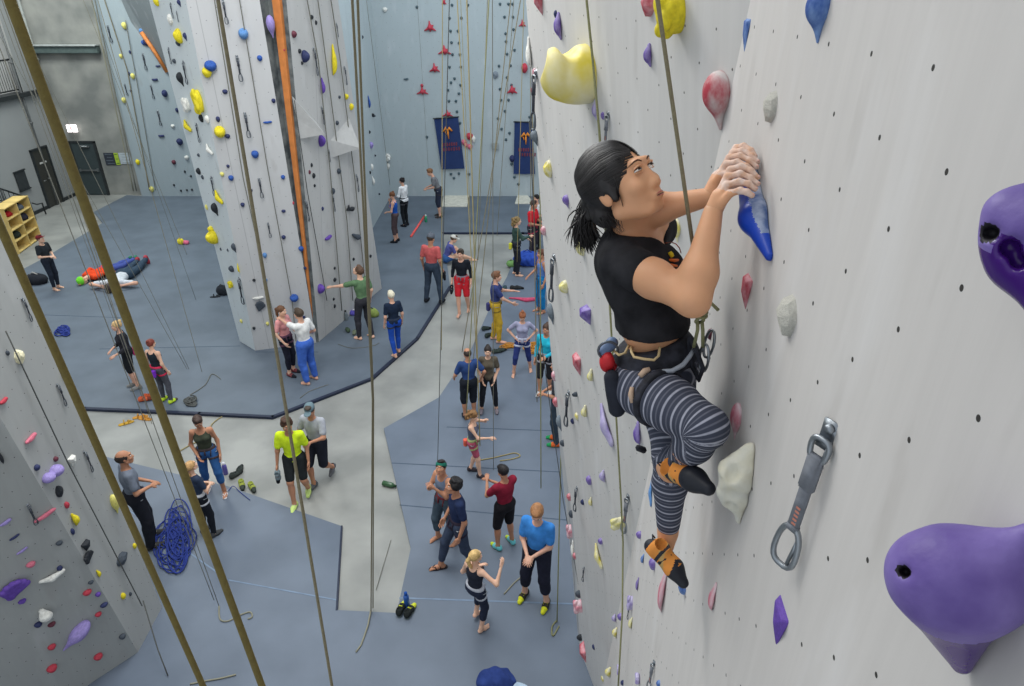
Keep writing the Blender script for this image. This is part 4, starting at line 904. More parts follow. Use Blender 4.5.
near_rope(-8, 208, .80, 203, 686, 1.2, 'olive', 'thick olive rope in the foreground along the edge of the lower left wall')
near_rope(218, 0, 1.6, 332, 686, 2.3, 'khaki', 'khaki rope in front of the tower, running down past the man in yellow shirt')
# ================================================================== people
m_skin = {k: mat('skin_' + k, c, rough=.55, noise=.05, nscale=12, sub=.08, spec=.3) for k, c in dict(light=(212, 164, 140), fair=(222, 178, 152), tan=(184, 132, 104), brown=(150, 104, 78)).items()}
m_lip = mat('lips', (168, 96, 88), rough=.45, noise=.03); m_eyew = mat('eye_white', (226, 222, 216), rough=.3, noise=0); m_iris = mat('iris_dark', (36, 24, 18), rough=.2, noise=0); m_brow = mat('eyebrow', (60, 42, 30), rough=.9)
def fab(c, n=None):
    k = 'cloth_%d_%d_%d' % c
    return mat(k, c, rough=.9, noise=.12, nscale=14, bump=.25, bscale=35, spec=.15)
def hairm(c): return mat('hair_%d_%d_%d' % c, c, rough=.55, noise=.25, nscale=30, bump=.5, bscale=90)

def head_VF(vox=.006, fem=False):
    E = lambda c, r, R=None: ('e', c, R, r)
    pr = [E((0, -.016, .030), (.074, .094, .086)), E((0, .026, -.018), (.063, .066, .088)), E((0, .046, -.082), (.040, .036, .030)), ('c', (-.045, .0, -.055), (-.02, .05, -.09), .028, .022), ('c', (.045, .0, -.055), (.02, .05, -.09), .028, .022),
          ('c', (-.026, .082, .030), (.026, .082, .030), .012, .012), E((-.040, .062, -.022), (.022, .022, .020)), E((.040, .062, -.022), (.022, .022, .020))]
    if fem: pr[2] = E((0, .044, -.080), (.034, .032, .027))
    V, Fc = None, None
    pr2 = [('c', (0, .082, .010), (0, (.094 if fem else .104), -.030), .0065, .0105), E((-.012, .090, -.034), (.008, .009, .007)), E((.012, .090, -.034), (.008, .009, .007)), E((0, .081, -.060), (.022, .010, .0055)), E((0, .080, -.0690), (.019, .010, .006))]
    ears = [E((-.075, -.008, -.004), (.008, .018, .027)), E((.075, -.008, -.004), (.008, .018, .027))]
    subs = [E((-.031, .093, .010), (.017, .013, .010)), E((.031, .093, .010), (.017, .013, .010))] + ([E((s_ * .086, -.004, -.002), (.007, .009, .016)) for s_ in (-1, 1)] if vox < .005 else [])
    V, Fc = blob(pr + pr2 + ears, vox, .012, subs=subs, ksub=.008)
    V, Fc = smooth_vf((V, Fc), 1 if vox > .005 else 2, .4)
    c = V[Fc].mean(1); mi = np.zeros(len(Fc), int)
    mi[(np.abs(c[:, 0]) < .021) & (np.abs(c[:, 2] + .0645) < .0085 - 12 * c[:, 0] ** 2) & (c[:, 1] > .080)] = 1
    mi[(np.abs(np.abs(c[:, 0]) - .031) < .016) & (np.abs(c[:, 2] - .0305 - .004 * (1 - ((np.abs(c[:, 0]) - .034) / .016) ** 2)) < (.0045 if vox > .005 else .0026)) & (c[:, 1] > .060)] = 4
    return V, Fc, mi
def sph(c, r, n=8):
    V, Fc = ico(1, 2); V = np.array(V) * r + np.array(c)
    Q = [list(f) + [f[-1]] for f in Fc]
    return V, Fc
_T = {}
def head_t(fem):
    if ('h', fem) not in _T:
        V, Fc, mi = head_VF(.0065, fem); mb = MB(); mb.arrays((V, Fc, mi.tolist()))
        for s in (-1, 1):
            a, b = ico(1, 2); a = np.array(a) * (.0135, .010, .0085) + (s * .031, .0805, .010); mb.add(a.tolist(), b, 2)
            a, b = ico(1, 1); a = np.array(a) * (.0062, .004, .0066) + (s * .031, .0885, .010); mb.add(a.tolist(), b, 3)
        _T[('h', fem)] = (np.array(mb.v), mb.f, mb.m)
    return _T[('h', fem)]
def hand_VF(curl=30, spread=1.0, vox=.004, tcurl=0, thick=1.0):
    """right hand, fingers along +z from the wrist, thumb towards +x, palm facing +y"""
    pr = [('e', (.002, .0, .048), None, (.036, .0135, .046)), ('c', (0, -.002, -.03), (0, 0, .03), .021, .022), ('c', (-.022, .002, .03), (-.030, .002, .08), .013, .010), ('c', (.02, .002, .03), (.026, .002, .084), .014, .0105)]
    base = [(.029, .084, .070), (.010, .089, .078), (-.009, .086, .073), (-.027, .078, .057)]
    for i, (x, z, L) in enumerate(base):
        cu = curl[i] if hasattr(curl, '__len__') else curl + i * 4
        p = np.array([x, 0, z]); a = math.radians(cu * .5); sx = (x / .03) * .10 * spread
        r = .0088 * thick; pr.append(('c', (x * .8, 0, z - .03), tuple(p), .011, r + .0008))
        for j, f in enumerate((.46, .30, .24)):
            d = unit([sx, math.sin(a), math.cos(a)]); q = p + d * L * f; pr.append(('c', tuple(p), tuple(q), r, r * .9)); p = q; r *= .9; a += math.radians(cu * (.9 if j == 0 else .6))
    t = math.radians(tcurl)
    pr += [('c', (.018, .004, .015), (.040, .012 + .01 * math.sin(t), .040), .016, .012), ('c', (.040, .012 + .01 * math.sin(t), .040), (.052 - .012 * math.sin(t), .018 + .022 * math.sin(t), .070), .0115, .0085)]
    return smooth_vf(blob(pr, vox, .006), 1, .3)
def hand_t(kind):
    if ('hand', kind) not in _T: _T[('hand', kind)] = hand_VF(*{'relax': (22, 1, .0055, 20), 'fist': (72, .3, .0055, 60), 'open': (4, 1.6, .0055, 0), 'hold': (52, .4, .0055, 45)}[kind])
    return _T[('hand', kind)]
def foot_t():
    if 'foot' not in _T:
        pr = [('c', (0, -.045, .035), (0, .06, .030), .034, .030), ('c', (0, .05, .026), (.012, .13, .018), .034, .022), ('c', (0, -.03, .04), (0, -.02, .10), .033, .034), ('c', (-.02, .05, .02), (-.022, .125, .014), .022, .014)]
        for i in range(5): pr.append(('c', (.024 - i * .013, .12 - i * .006, .014), (.028 - i * .015, .165 - i * .012 - (.004 if i == 0 else 0), .010), .013 - i * .001, .0115 - i * .0012))
        _T['foot'] = blob(pr, .007, .014, cuts=[((0, 0, -1), 0.0)])
    return _T['foot']
def shoe_t(kind):
    if ('s', kind) not in _T:
        if kind == 'sandal':
            V, Fc = blob([('c', (0, -.06, .012), (0, .05, .012), .045, .048), ('c', (0, .05, .012), (.004, .13, .012), .05, .038)], .008, .01, cuts=[((0, 0, -1), 0.0), ((0, 0, 1), .016)])
            mb = MB().arrays((V, Fc)); mb.tube([(-.045, .06, .012), (-.02, .075, .052), (.005, .12, .035), (.02, .075, .052), (.045, .06, .012)], .008, 6)
            mb.tube([(-.04, -.0, .012), (-.03, .0, .07), (0, .01, .088), (.03, .0, .07), (.04, 0, .012)], .008, 6); _T[('s', kind)] = (np.array(mb.v), mb.f, mb.m)
        else:
            pr = [('c', (0, -.05, .045), (0, .06, .040), .042, .042), ('c', (0, .05, .034), (.010, .135, .024), .044, .030), ('c', (0, -.035, .05), (0, -.03, .085 if kind == 'shoe' else .075), .042, .043)]
            V, Fc = blob(pr, .009, .02, subs=[('c', (0, -.03, .10), (0, -.025, .14), .030, .034)], cuts=[((0, 0, -1), 0.0)], ksub=.005)
            c = V[Fc].mean(1); mi = (c[:, 2] < .022).astype(int)
            if kind == 'climb': mi = np.where((c[:, 1] > .085) | (c[:, 2] < .018), 1, 0); 
            mb = MB().arrays((V, Fc, mi.tolist()))
            for k in range(3): mb.box((.0, .025 + .025 * k, .085 - .011 * k), (.05, .010, .012), mi=2)
            _T[('s', kind)] = (np.array(mb.v), mb.f, mb.m)
    return _T[('s', kind)]
def hair_t(kind):
    if ('hr', kind) in _T: return _T[('hr', kind)]
    E = lambda c, r, R=None: ('e', c, R, r)
    cap = [E((0, -.022, .036), (.084, .100, .092))]; subs = [E((0, .095, -.045), (.072, .062, .088)), E((0, .03, -.13), (.10, .07, .06))]
    sides = [E((.08, .015, -.055), (.03, .03, .05)), E((-.08, .015, -.055), (.03, .03, .05))]
    if kind == 'short': pr = cap + [E((0, .03, .105), (.055, .05, .024))]; subs += sides + [E((0, -.1, -.10), (.1, .06, .06))]
    elif kind == 'buzz': pr = [E((0, -.020, .034), (.079, .097, .089))]; subs += sides + [E((0, -.1, -.10), (.1, .06, .06)), E((0, .1, .08), (.06, .05, .03))]
    elif kind == 'bald': pr = [E((0, -.024, .018), (.080, .097, .080))]; subs += sides + [E((0, .02, .105), (.062, .085, .05)), E((0, -.1, -.10), (.1, .06, .06))]
    elif kind == 'bun': pr = cap + [E((0, -.09, .10), (.036, .036, .034)), ('c', (0, -.08, .0), (0, -.085, -.03), .04, .02)]; subs += sides
    elif kind == 'pony': pr = cap + [('c', (0, -.105, .055), (0, -.15, .02), .022, .030), ('c', (0, -.15, .02), (.01, -.14, -.10), .032, .028), ('c', (.01, -.14, -.10), (.02, -.12, -.19), .028, .010)]; subs += sides
    elif kind == 'topbun': pr = cap + [E((0, -.06, .135), (.036, .036, .030)), ('c', (0, -.08, .15), (.03, -.10, .17), .016, .008)]; subs += sides
    elif kind == 'long': pr = cap + [('c', (-.05, -.06, 0), (-.05, -.075, -.15), .045, .03), ('c', (.05, -.06, 0), (.05, -.075, -.15), .045, .03), ('c', (0, -.08, 0), (0, -.09, -.17), .05, .035)]
    elif kind == 'curly':
        pr = cap + [E((.075 * math.cos(a * 2.399), -.05 + .07 * math.sin(a * 2.399) - .02, .10 - a * .012), (.034, .034, .03)) for a in range(16)] + [('c', (0, -.09, .02), (0, -.14, -.10), .06, .035), ('c', (0.02, -.14, -.08), (.03, -.13, -.15), .03, .016)]
    elif kind == 'messy': pr = cap + [E((.05 * math.cos(a * 2.399), -.01 + .06 * math.sin(a * 2.399), .108), (.03, .03, .022)) for a in range(9)] + [E((.07, 0, .04), (.026, .05, .05)), E((-.07, 0, .04), (.026, .05, .05))]; subs += []
    V, Fc = blob(pr, .008, .02, subs=subs, ksub=.012, wob=.003 if kind != 'buzz' else 0, wf=110)
    _T[('hr', kind)] = (V, Fc); return V, Fc
def hat_t(kind):
    if ('hat', kind) in _T: return _T[('hat', kind)]
    E = lambda c, r, R=None: ('e', c, R, r)
    if kind == 'beanie': r = blob([E((0, -.022, .050), (.088, .104, .092)), ('c', (0, -.05, .13), (0, -.07, .14), .03, .02)], .008, .02, cuts=[((0, 0, -1), -.028)])
    elif kind == 'headband': r = blob([E((0, -.02, .034), (.086, .104, .094))], .007, .02, cuts=[((0, -.25, 1), .085), ((0, .25, -1), -.022)])
    elif kind == 'cap':
        V, Fc = blob([E((0, -.022, .045), (.086, .102, .086))], .008, .02, cuts=[((0, 0, -1), -.04)])
        V2, F2 = blob([E((0, .11, .052), (.062, .065, .010))], .007, .01)
        mb = MB().arrays((V, Fc)).arrays((V2, F2)); r = (np.array(mb.v), np.array(mb.f))
    _T[('hat', kind)] = r; return r
def ik(a, b, l1, l2, pole):
    """middle joint of a two-bone chain from a to b bending towards pole; b is pulled in if out of reach"""
    a = np.array(a, float); b = np.array(b, float); d = b - a; L = np.linalg.norm(d); m = (l1 + l2) * .998
    if L > m: b = a + d / L * m; d = b - a; L = m
    L = max(L, abs(l1 - l2) + .02)
    u = d / np.linalg.norm(d); x = (l1 * l1 - l2 * l2 + L * L) / (2 * L); h = math.sqrt(max(l1 * l1 - x * x, 0)); p = np.array(pole, float); p = p - u * (p @ u); p = unit(p)
    return a + u * x + p * h, b
def zframe(d, palm):
    z = unit(d); y = np.array(palm, float); y = unit(y - z * (y @ z)); x = np.cross(y, z); return np.stack([x, y, z], 1)
def person(label, px, py, h, yaw, feet=((.10, .02), (-.10, -.02)), hands=('down', 'down'), lean=0, side=0, twist=0, head=(0, 0), skin='light', hair=('short', (60, 42, 30)), hat=None, top=('tee', (90, 90, 90)), bottom=('pants', 1.0, (40, 40, 44), .010),
           shoes=('bare', None, None), fem=False, harness=None, bag=None, z0=.04, seat=None, hk=('relax', 'relax'), lie=None, group=None, elbow=(None, None), foot_yaw=(8, -8), wide=1.0, extra=None):
    s = h / 1.75; Lt, Ls = .43, .42; vox = .0145
    f = [np.array([p[0] * 1.0, p[1], .085 + (p[2] if len(p) > 2 else 0)]) for p in feet]      # ankles
    if seat is not None: hz = seat
    else:
        dist = max(math.hypot(f[0][0] - .09, f[0][1]), math.hypot(f[1][0] + .09, f[1][1])); low = min(f[0][2], f[1][2])
        hz = low + math.sqrt(max(.2, (.845) ** 2 - dist ** 2))
    P = np.array([0, 0, hz]); U = rot('Z', twist) @ rot('X', -lean) @ rot('Y', side)
    u = lambda x, y, z: P + U @ np.array([x, y, z], float)
    hips = [P + np.array([.09, 0, 0]), P + np.array([-.09, 0, 0])]; knees = []; ank = []
    for i in (0, 1):
        sx = 1 if i == 0 else -1
        pole = (sx * .15, 1, .1) if seat is None else (sx * .35, .3, 1)
        k_, a_ = ik(hips[i], f[i], Lt, Ls, pole); knees.append(k_); ank.append(a_)
    w = 1 if not fem else .92; w *= wide
    shw = .168 * w
    sh = [u(shw, 0, .455), u(-shw, 0, .455)]; elb = []; wr = []
    for i in (0, 1):
        sx = 1 if i == 0 else -1; H = hands[i]; pole = elbow[i]
        if H == 'down': t = u(sx * (shw + .07), .05, -.06); pole = pole or (sx * .3, -1, 0)
        elif H == 'hip': t = u(sx * .17, .05, .10); pole = pole or (sx * 1.0, -.55, .1)
        elif H == 'front': t = u(sx * .06, .24, .12); pole = pole or (sx * .7, -.5, -.6)
        elif H == 'chin': t = u(sx * .04, .14, .46); pole = pole or (sx * .5, .2, -1)
        elif H == 'up': t = u(sx * .12, .28, .72); pole = pole or (sx * .6, .2, -1)
        else: t = u(*H); pole = pole or (sx * .6, -.6, -.6)
        e_, w_ = ik(sh[i], t, .285, .255, U @ np.array(pole, float)); elb.append(e_); wr.append(w_)
    T = lambda p: tuple(np.array(p) * s)
    neck = u(0, .0, .50); hc = u(0, .015 + .02, .665); Hm = U @ rot('Z', head[0]) @ rot('X', head[1])
    E = lambda c, r: ('e', T(u(*c)), U, tuple(np.array(r) * s)); C = lambda a, b, ra, rb: ('c', T(a), T(b), ra * s, rb * s)
    hipw = 1.06 if fem else 1.0
    def torso(g=0.0): 
        L = [E((0, -.012, .02), (.158 * hipw * wide + g, .112 + g, .12 + g)), E((0, 0, .19), (.126 * w + g, .094 + g, .16 + g)), E((0, .0, .33), (.158 * w + g, .108 + g, .165 + g)), C(u(-.135 * w, -.005, .435), u(.135 * w, -.005, .435), .058 + g, .058 + g)]
        if fem: L += [E((-.065, .078, .33), (.058 + g, .052 + g, .055 + g)), E((.065, .078, .33), (.058 + g, .052 + g, .055 + g))]
        return L
    def leg(i, t1=1.0, g=0.0, gl=None):
        gl = g if gl is None else gl; L = []
        tt = min(t1, .5) * 2; kn = hips[i] + (knees[i] - hips[i]) * tt
        L.append(C(hips[i], kn, .086 + g, .086 + (.056 - .086) * tt + gl))
        if t1 > .5:
            q = (t1 - .5) * 2; an = knees[i] + (ank[i] - knees[i]) * q; L.append(C(knees[i], an, .056 + gl, .056 + (.036 - .056) * q + gl))
            if q > .4:
                cf = knees[i] + (ank[i] - knees[i]) * .3 + np.array([0, -.016, 0]); L.append(C(cf, knees[i] + (ank[i] - knees[i]) * .5 + np.array([0, -.01, 0]), .050 + gl * .8, .042 + gl * .8))
        return L
    def arm(i, t1=1.0, g=0.0):
        tt = min(t1, .5) * 2; L = [C(sh[i], sh[i] + (elb[i] - sh[i]) * tt, .047 * w + g, .047 * w + (.036 - .047) * tt + g)]
        if t1 > .5: q = (t1 - .5) * 2; L.append(C(elb[i], elb[i] + (wr[i] - elb[i]) * q, .036 + g, .036 + (.024 - .036) * q + g))
        return L
    pr = torso() + leg(0) + leg(1) + arm(0) + arm(1) + [C(u(0, 0, .44), hc + (neck - hc) * .15 + U @ np.array([0, -.02, 0]), .056 * w, .050 * w)]
    pr += [C(ank[i], ank[i] + np.array([0, 0, -.03]), .036, .034) for i in (0, 1)]
    V, Fc = blob(pr, vox, .035 * s)
    V, Fc = smooth_vf((V, Fc), 1, .4)
    mb = MB().arrays((V, Fc))
    Hv, Hf, Hmi = head_t(fem); hs = s * (1.0 if not fem else .97); mb.arrays((Hv, Hf, Hmi) if False else (Hv, Hf), M=Hm * hs, t=hc * s) if False else None
    Vh = Hv @ (Hm * hs).T + hc * s; mb.v += Vh.tolist(); mb.f += [tuple(int(i) + mb.n for i in q) for q in Hf]; mb.m += list(Hmi); mb.n += len(Vh)
    for i in (0, 1):
        sx = 1 if i == 0 else -1; VF = hand_t(hk[i]); d = wr[i] - elb[i]; palm = np.array([-sx, .25, 0]) if abs(unit(d)[2]) > .5 else np.array([-sx * .5, 0, -1.0])
        Z = zframe(d, U @ palm); V1 = np.array(VF[0]).copy(); F1 = np.array(VF[1])
        # thumb must point forward/up
        fwd = U @ np.array([0, 1, .3]); mir = 1 if Z[:, 0] @ fwd > 0 else -1
        V1[:, 0] *= mir
        if mir < 0: F1 = F1[:, ::-1]
        mb.arrays((V1, F1), M=Z * s * 1.0, t=wr[i] * s)
    sk, sc_, sd = shoes
    if sk in ('bare', 'sandal'):
        for i in (0, 1):
            V1 = np.array(foot_t()[0]).copy(); F1 = np.array(foot_t()[1]); 
            if i == 0: V1[:, 0] *= -1; F1 = F1[:, ::-1]
            lift = max(0, ank[i][2] - .085); Rf = rot('Z', foot_yaw[i] * -1) @ (rot('X', -min(50, lift * 260)) if lift > .02 else np.eye(3))
            mb.arrays((V1, F1), M=Rf * s, t=(ank[i] + Rf @ np.array([0, .01, -.085])) * s)
    body = mb.build('person', [m_skin[skin], m_lip, m_eyew, m_iris, m_brow])
    base = fl(px, py, z0) if not hasattr(px, '__len__') else np.array(px, float)
    body.location = base; body.rotation_euler = (0, 0, R_(yaw - 90))
    tag(body, label, 'person', group)
    if lie: body.rotation_euler = tuple(R_(a) for a in lie)
    # clothes
    def part(name, VF, m, lab=None):
        if len(VF[0]) == 0: return None
        return MB().arrays(VF).build(name, m, body, label=lab)
    if bottom:
        kind, ln, col, g = bottom[:4]; gl = bottom[4] if len(bottom) > 4 else g
        prb = [E((0, -.012, .02), (.158 * hipw * wide + g, .112 + g, .12 + g))] + leg(0, ln, g, gl) + leg(1, ln, g, gl)
        nup = U @ np.array([0, 0, 1.0]); cuts = [(tuple(nup), (u(0, 0, .115) * s) @ nup)]
        for i in (0, 1):
            pass
        part({'pants': 'trousers', 'shorts': 'shorts', 'leggings': 'leggings', 'capris': 'cropped_trousers'}[kind], smooth_vf(blob(prb, vox, .03 * s, cuts=cuts, wob=.004 if g > .014 else 0, wf=34), 1, .3), fab(col))
    if top:
        kind, col = top[:2]; g = min(top[2], .014) if len(top) > 2 else (.010 if kind in ('tee', 'long') else .007); hem = top[3] if len(top) > 3 else (-.03 if kind in ('tee', 'long') else .04)
        prt = torso(g) + ([C(sh[i], elb[i] + (sh[i] - elb[i]) * .32, .050 * w + g, .048 * w + g) for i in (0, 1)] if kind == 'tee' else []) + (arm(0, .96, g) + arm(1, .96, g) if kind == 'long' else []) + (arm(0, .78, g) + arm(1, .78, g) if kind == 'threeq' else [])
        nup = U @ np.array([0, 0, 1.0]); cuts = [(tuple(-nup), -((u(0, 0, hem) * s) @ nup))]
        subs = [C(u(0, .01, .50), u(0, .03, .60), .066 * w, .07)]
        if kind in ('tank', 'bra'):
            subs = [C(u(0, .05, .50), u(0, .06, .60), .085, .09), C(u(0, -.06, .50), u(0, -.08, .56), .07, .07)] + [C(sh[i] + U @ np.array([(.0 if i == 0 else 0), 0, .0]), sh[i] + U @ np.array([(.12 if i == 0 else -.12), 0, -.02]), .072, .09) for i in (0, 1)]
        part({'tee': 'shirt', 'long': 'long_sleeved_shirt', 'threeq': 'shirt', 'tank': 'tank_top', 'bra': 'sports_top'}[kind], smooth_vf(blob(prt, vox, .03 * s, subs=subs, cuts=cuts, wob=.0035 if kind != 'tank' else 0, wf=32, ksub=.01), 1, .3), fab(col))
    hb = None
    if harness:
        nup = U @ np.array([0, 0, 1.0]); z_ = .085
        V1, F1 = blob([E((0, -.006, .06), (.165 * hipw * wide, .118, .14))] , .010, .02, cuts=[(tuple(nup), (u(0, 0, z_ + .024) * s) @ nup), (tuple(-nup), -((u(0, 0, z_ - .024) * s) @ nup))])
        mbh = MB().arrays((V1, F1))
        for i in (0, 1):
            d = unit(knees[i] - hips[i]); c = (hips[i] + d * .12) * s
            mbh.arrays(blob([('c', tuple(c - d * .03 * s), tuple(c + d * .03 * s), .100 * s, .096 * s)], .010, .01, cuts=[(tuple(d), d @ (c + d * .022 * s)), (tuple(-d), -(d @ (c - d * .022 * s)))]))
        mbh.tube([T(u(-.10, .10, .08)), T(u(-.08, .11, -.04))], .012 * s, 5).tube([T(u(.10, .10, .08)), T(u(.08, .11, -.04))], .012 * s, 5)
        mbh.tube([T(u(0, .125, .10)), T(u(0, .135, .0))], .014 * s, 6)
        hb = mbh.build('harness', fab(harness), body)
        mbg = MB()
        for k, sx in enumerate((-.15, .16)): biner(mbg, tuple(np.array(T(u(sx * 1.08, .02, .01)))), .09 * s, .05 * s, .007 * s, 1, 5)
        mbg.build('gear_carabiners', m_al, hb, kind='stuff')
    if bag:
        V1, F1 = blob([C(u(.02, -.155, .03), u(.02, -.165, -.10), .058, .050)], .011, .02, cuts=[((0, 0, 1), (u(0, 0, .045) * s)[2])])
        b_ = part('chalk_bag', (V1, F1), fab(bag)); 
    if hair:
        VH = hair_t(hair[0]); MB().arrays((np.array(VH[0]) * 1.02, VH[1]), M=Hm * hs, t=hc * s).build('hair', hairm(hair[1]), body)
    if hat:
        VH = hat_t(hat[0]); MB().arrays(VH, M=Hm * hs * 1.03, t=hc * s).build({'beanie': 'beanie', 'cap': 'cap', 'headband': 'headband'}[hat[0]], fab(hat[1]), body)
    if sk not in ('bare',):
        for i in (0, 1):
            V1, F1, M1 = shoe_t(sk); V1 = V1.copy(); F1 = [tuple(q) for q in F1]
            if i == 0: V1[:, 0] *= -1; F1 = [q[::-1] for q in F1]
            lift = max(0, ank[i][2] - .085); Rf = rot('Z', foot_yaw[i] * -1) @ (rot('X', -min(50, lift * 260)) if lift > .02 else np.eye(3))
            V2 = V1 @ (Rf * s * 1.04).T + (ank[i] + Rf @ np.array([0, .01, -.085])) * s
            m_ = MB(); m_.v = V2.tolist(); m_.f = F1; m_.m = list(M1); m_.n = len(V2)
            m_.build('sandal' if sk == 'sandal' else 'shoe', [fab(sc_), fab(sd or (40, 40, 40)), fab(sd or (40, 40, 40))], body)
    if extra: extra(body, s, u, T, wr, hc, Hm)
    return body

def held(kind, col, i):
    """shoes / small items carried in hand i"""
    def fn(body, s, u, T, wr, hc, Hm):
        V1, F1, M1 = shoe_t('climb'); V1 = V1 @ rot('X', -75).T * s; p = wr[i] * s + np.array([0, .02, -.16 * s])
        W_ = body.matrix_basis
        o = MB(); V2 = V1 + p; o.v = V2.tolist(); o.f = [tuple(q) for q in F1]; o.m = list(M1); o.n = len(V2)
        # held things are things of their own
        ob = o.build('climbing_shoe', [fab(col), fab((30, 32, 36)), fab((120, 120, 120))]); ob.matrix_world = body.matrix_basis.copy(); tag(ob, kind, 'shoe')
    return fn
K = (34, 36, 42)
person('woman in bright blue tank top, hand to her chin, beside the blue-grey side wall', 397, 242, 1.66, 175, hands=('chin', 'front'), fem=True, hair=('bun', (110, 70, 44)), top=('tank', (34, 84, 170)), bottom=('capris', .72, (84, 70, 72), .008), shoes=('shoe', K, K), skin='light', feet=((.09, .0), (-.09, .03)), head=(0, -25))
person('person in white shirt and black leggings with dark hair in a bun, at the back', 406, 226, 1.70, 150, hands=('front', 'front'), fem=True, hair=('bun', (30, 24, 24)), top=('long', (224, 226, 228), .014), bottom=('leggings', 1, (28, 32, 36), .008), shoes=('shoe', K, K), harness=(70, 70, 76), skin='light')
person('man in grey t-shirt and dark shorts leaning forward at the foot of the back wall', 440, 217, 1.82, 190, lean=20, hands=((.08, .32, .22), (-.04, .34, .20)), hair=('short', (126, 88, 58)), top=('tee', (122, 124, 128)), bottom=('shorts', .6, (44, 50, 66), .02), shoes=('shoe', (60, 56, 54), (150, 150, 150)), skin='light', harness=(70, 62, 60), feet=((.12, .0), (-.12, .0)))
person('man in coral t-shirt, dark jeans and grey beanie, seen from behind', 434, 302, 1.88, 70, hands=('down', 'down'), hair=('short', (70, 60, 52)), hat=('beanie', (96, 102, 112)), top=('tee', (196, 96, 96)), bottom=('pants', 1, (56, 68, 84), .018), shoes=('shoe', K, K), skin='tan', feet=((.20, .0), (-.18, -.05)), head=(-10, -20), wide=1.05,
       extra=held('dark climbing shoe held by the man in coral t-shirt', (44, 46, 50), 0))
person('person in purple-blue shirt and pale cap sitting on the mat behind the coral t-shirt man', 446, 262, 1.68, 15, seat=.12, feet=((.10, .78, 0), (-.08, .62, 0)), lean=22, hands=((.14, .46, .05), (-.02, .42, .12)), hair=('short', (90, 70, 50)), hat=('cap', (206, 204, 196)), top=('tee', (84, 88, 150)), bottom=('shorts', .5, (52, 88, 140), .018), shoes=('bare', 0, 0), skin='fair')
person('barefoot man in black shirt and red shorts carrying climbing shoes across the concrete', 463, 312, 1.74, 262, hands=('down', 'down'), hair=('short', (60, 50, 42)), top=('threeq', (30, 34, 42)), bottom=('shorts', .46, (192, 40, 50), .022), shoes=('bare', 0, 0), skin='light', harness=(120, 120, 130), feet=((.05, .20), (-.12, -.12, .02)),
       extra=held('black climbing shoe held by the barefoot man in red shorts', (36, 40, 48), 0))
person('man in green t-shirt with one arm on the tower wall, looking up', 367, 339, 1.86, 140, hands=('down', (-.42, .52, .30)), head=(20, 35), hair=('short', (90, 66, 50)), top=('tee', (96, 126, 92)), bottom=('pants', 1, (56, 56, 62), .012), shoes=('bare', 0, 0), skin='fair', feet=((.12, -.04), (-.12, .1)), lean=0, elbow=(None, (-.5, -.2, -.8)),
       extra=None)
person('barefoot person with blond hair, black t-shirt and blue ombre leggings, seen from behind', 397, 355, 1.58, 120, hands=('down', 'down'), fem=True, hair=('short', (222, 214, 190)), top=('tee', (30, 42, 62)), bottom=('leggings', .95, (34, 76, 170), .008), shoes=('bare', 0, 0), skin='light', harness=(48, 56, 74), feet=((.10, .12), (-.08, -.10)))
person('woman in pink and white top and black leggings facing the white-shirted man at the tower', 292, 374, 1.62, 340, hands=((.20, .12, -.02), (-.14, .22, .08)), fem=True, hair=('pony', (104, 72, 50)), top=('tee', (218, 150, 150), .008), bottom=('leggings', .85, (34, 36, 48), .008), shoes=('climb', (120, 66, 70), K), skin='fair', harness=(92, 66, 84))
person('man in white t-shirt and bright blue trousers reaching to the woman in pink', 311, 382, 1.7, 150, hands=((.20, .18, .06), (-.06, .56, .46)), hair=('short', (74, 60, 48)), top=('tee', (226, 226, 224), .016), bottom=('pants', .96, (66, 104, 190), .03, .026), shoes=('bare', 0, 0), skin='light', harness=(196, 200, 150), feet=((.14, 0), (-.12, -.02)))
person('person with dark red cap, black t-shirt and dark leggings standing by the cubby shelf', 57, 289, 1.56, 350, hands=((.08, .22, .16), (-.04, .24, .14)), hair=('short', (90, 40, 36)), hat=('cap', (120, 40, 48)), top=('tee', (44, 48, 52)), bottom=('leggings', .95, (38, 44, 56), .010), shoes=('bare', 0, 0), skin='fair', head=(0, 15))
person('blond woman in black and pink top and dark shorts, foremost beside the olive rope', 137, 387, 1.54, 215, hands=(('front'), (-.3, .22, .12)), fem=True, hair=('bun', (206, 172, 120)), top=('threeq', (46, 46, 52), .016, -.14), bottom=('shorts', .5, (32, 34, 38), .02), shoes=('shoe', (130, 130, 128), (190, 190, 186)), skin='light', bag=(226, 60, 140))
person('woman in black tank top and grey leggings with a purple chalk bag, seen from behind', 167, 402, 1.42, 75, hands=('down', 'down'), fem=True, hair=('bun', (126, 60, 48)), top=('tank', (36, 44, 52)), bottom=('leggings', 1, (78, 80, 88), .010), shoes=('climb', (186, 216, 60), (90, 80, 60)), skin='fair', harness=(206, 52, 84), bag=(116, 52, 180), head=(0, 0), feet=((.14, 0), (-.12, .05)))
person('man in grey t-shirt and baggy black trousers with hands at his harness, lower left', 151, 543, 1.7, 40, hands=((.10, .22, .12), (-.06, .24, .10)), hair=('bald', (50, 40, 36)), top=('tee', (116, 124, 138)), bottom=('pants', 1, (36, 38, 46), .03, .028), shoes=('shoe', (60, 60, 60), (206, 206, 190)), skin='tan', harness=(60, 66, 84), feet=((.14, -.02), (-.12, .06)), head=(-10, 10))
person('woman with long fair ponytail in navy top and black leggings, near the blue rope pile', 209, 534, 1.38, 60, hands=('front', 'front'), fem=True, hair=('pony', (190, 150, 100)), top=('tee', (48, 60, 82)), bottom=('leggings', 1, (30, 34, 42), .010), shoes=('shoe', (70, 72, 74), (30, 30, 30)), skin='fair', harness=(196, 198, 204), feet=((.14, .02), (-.12, .0)), head=(0, 20))
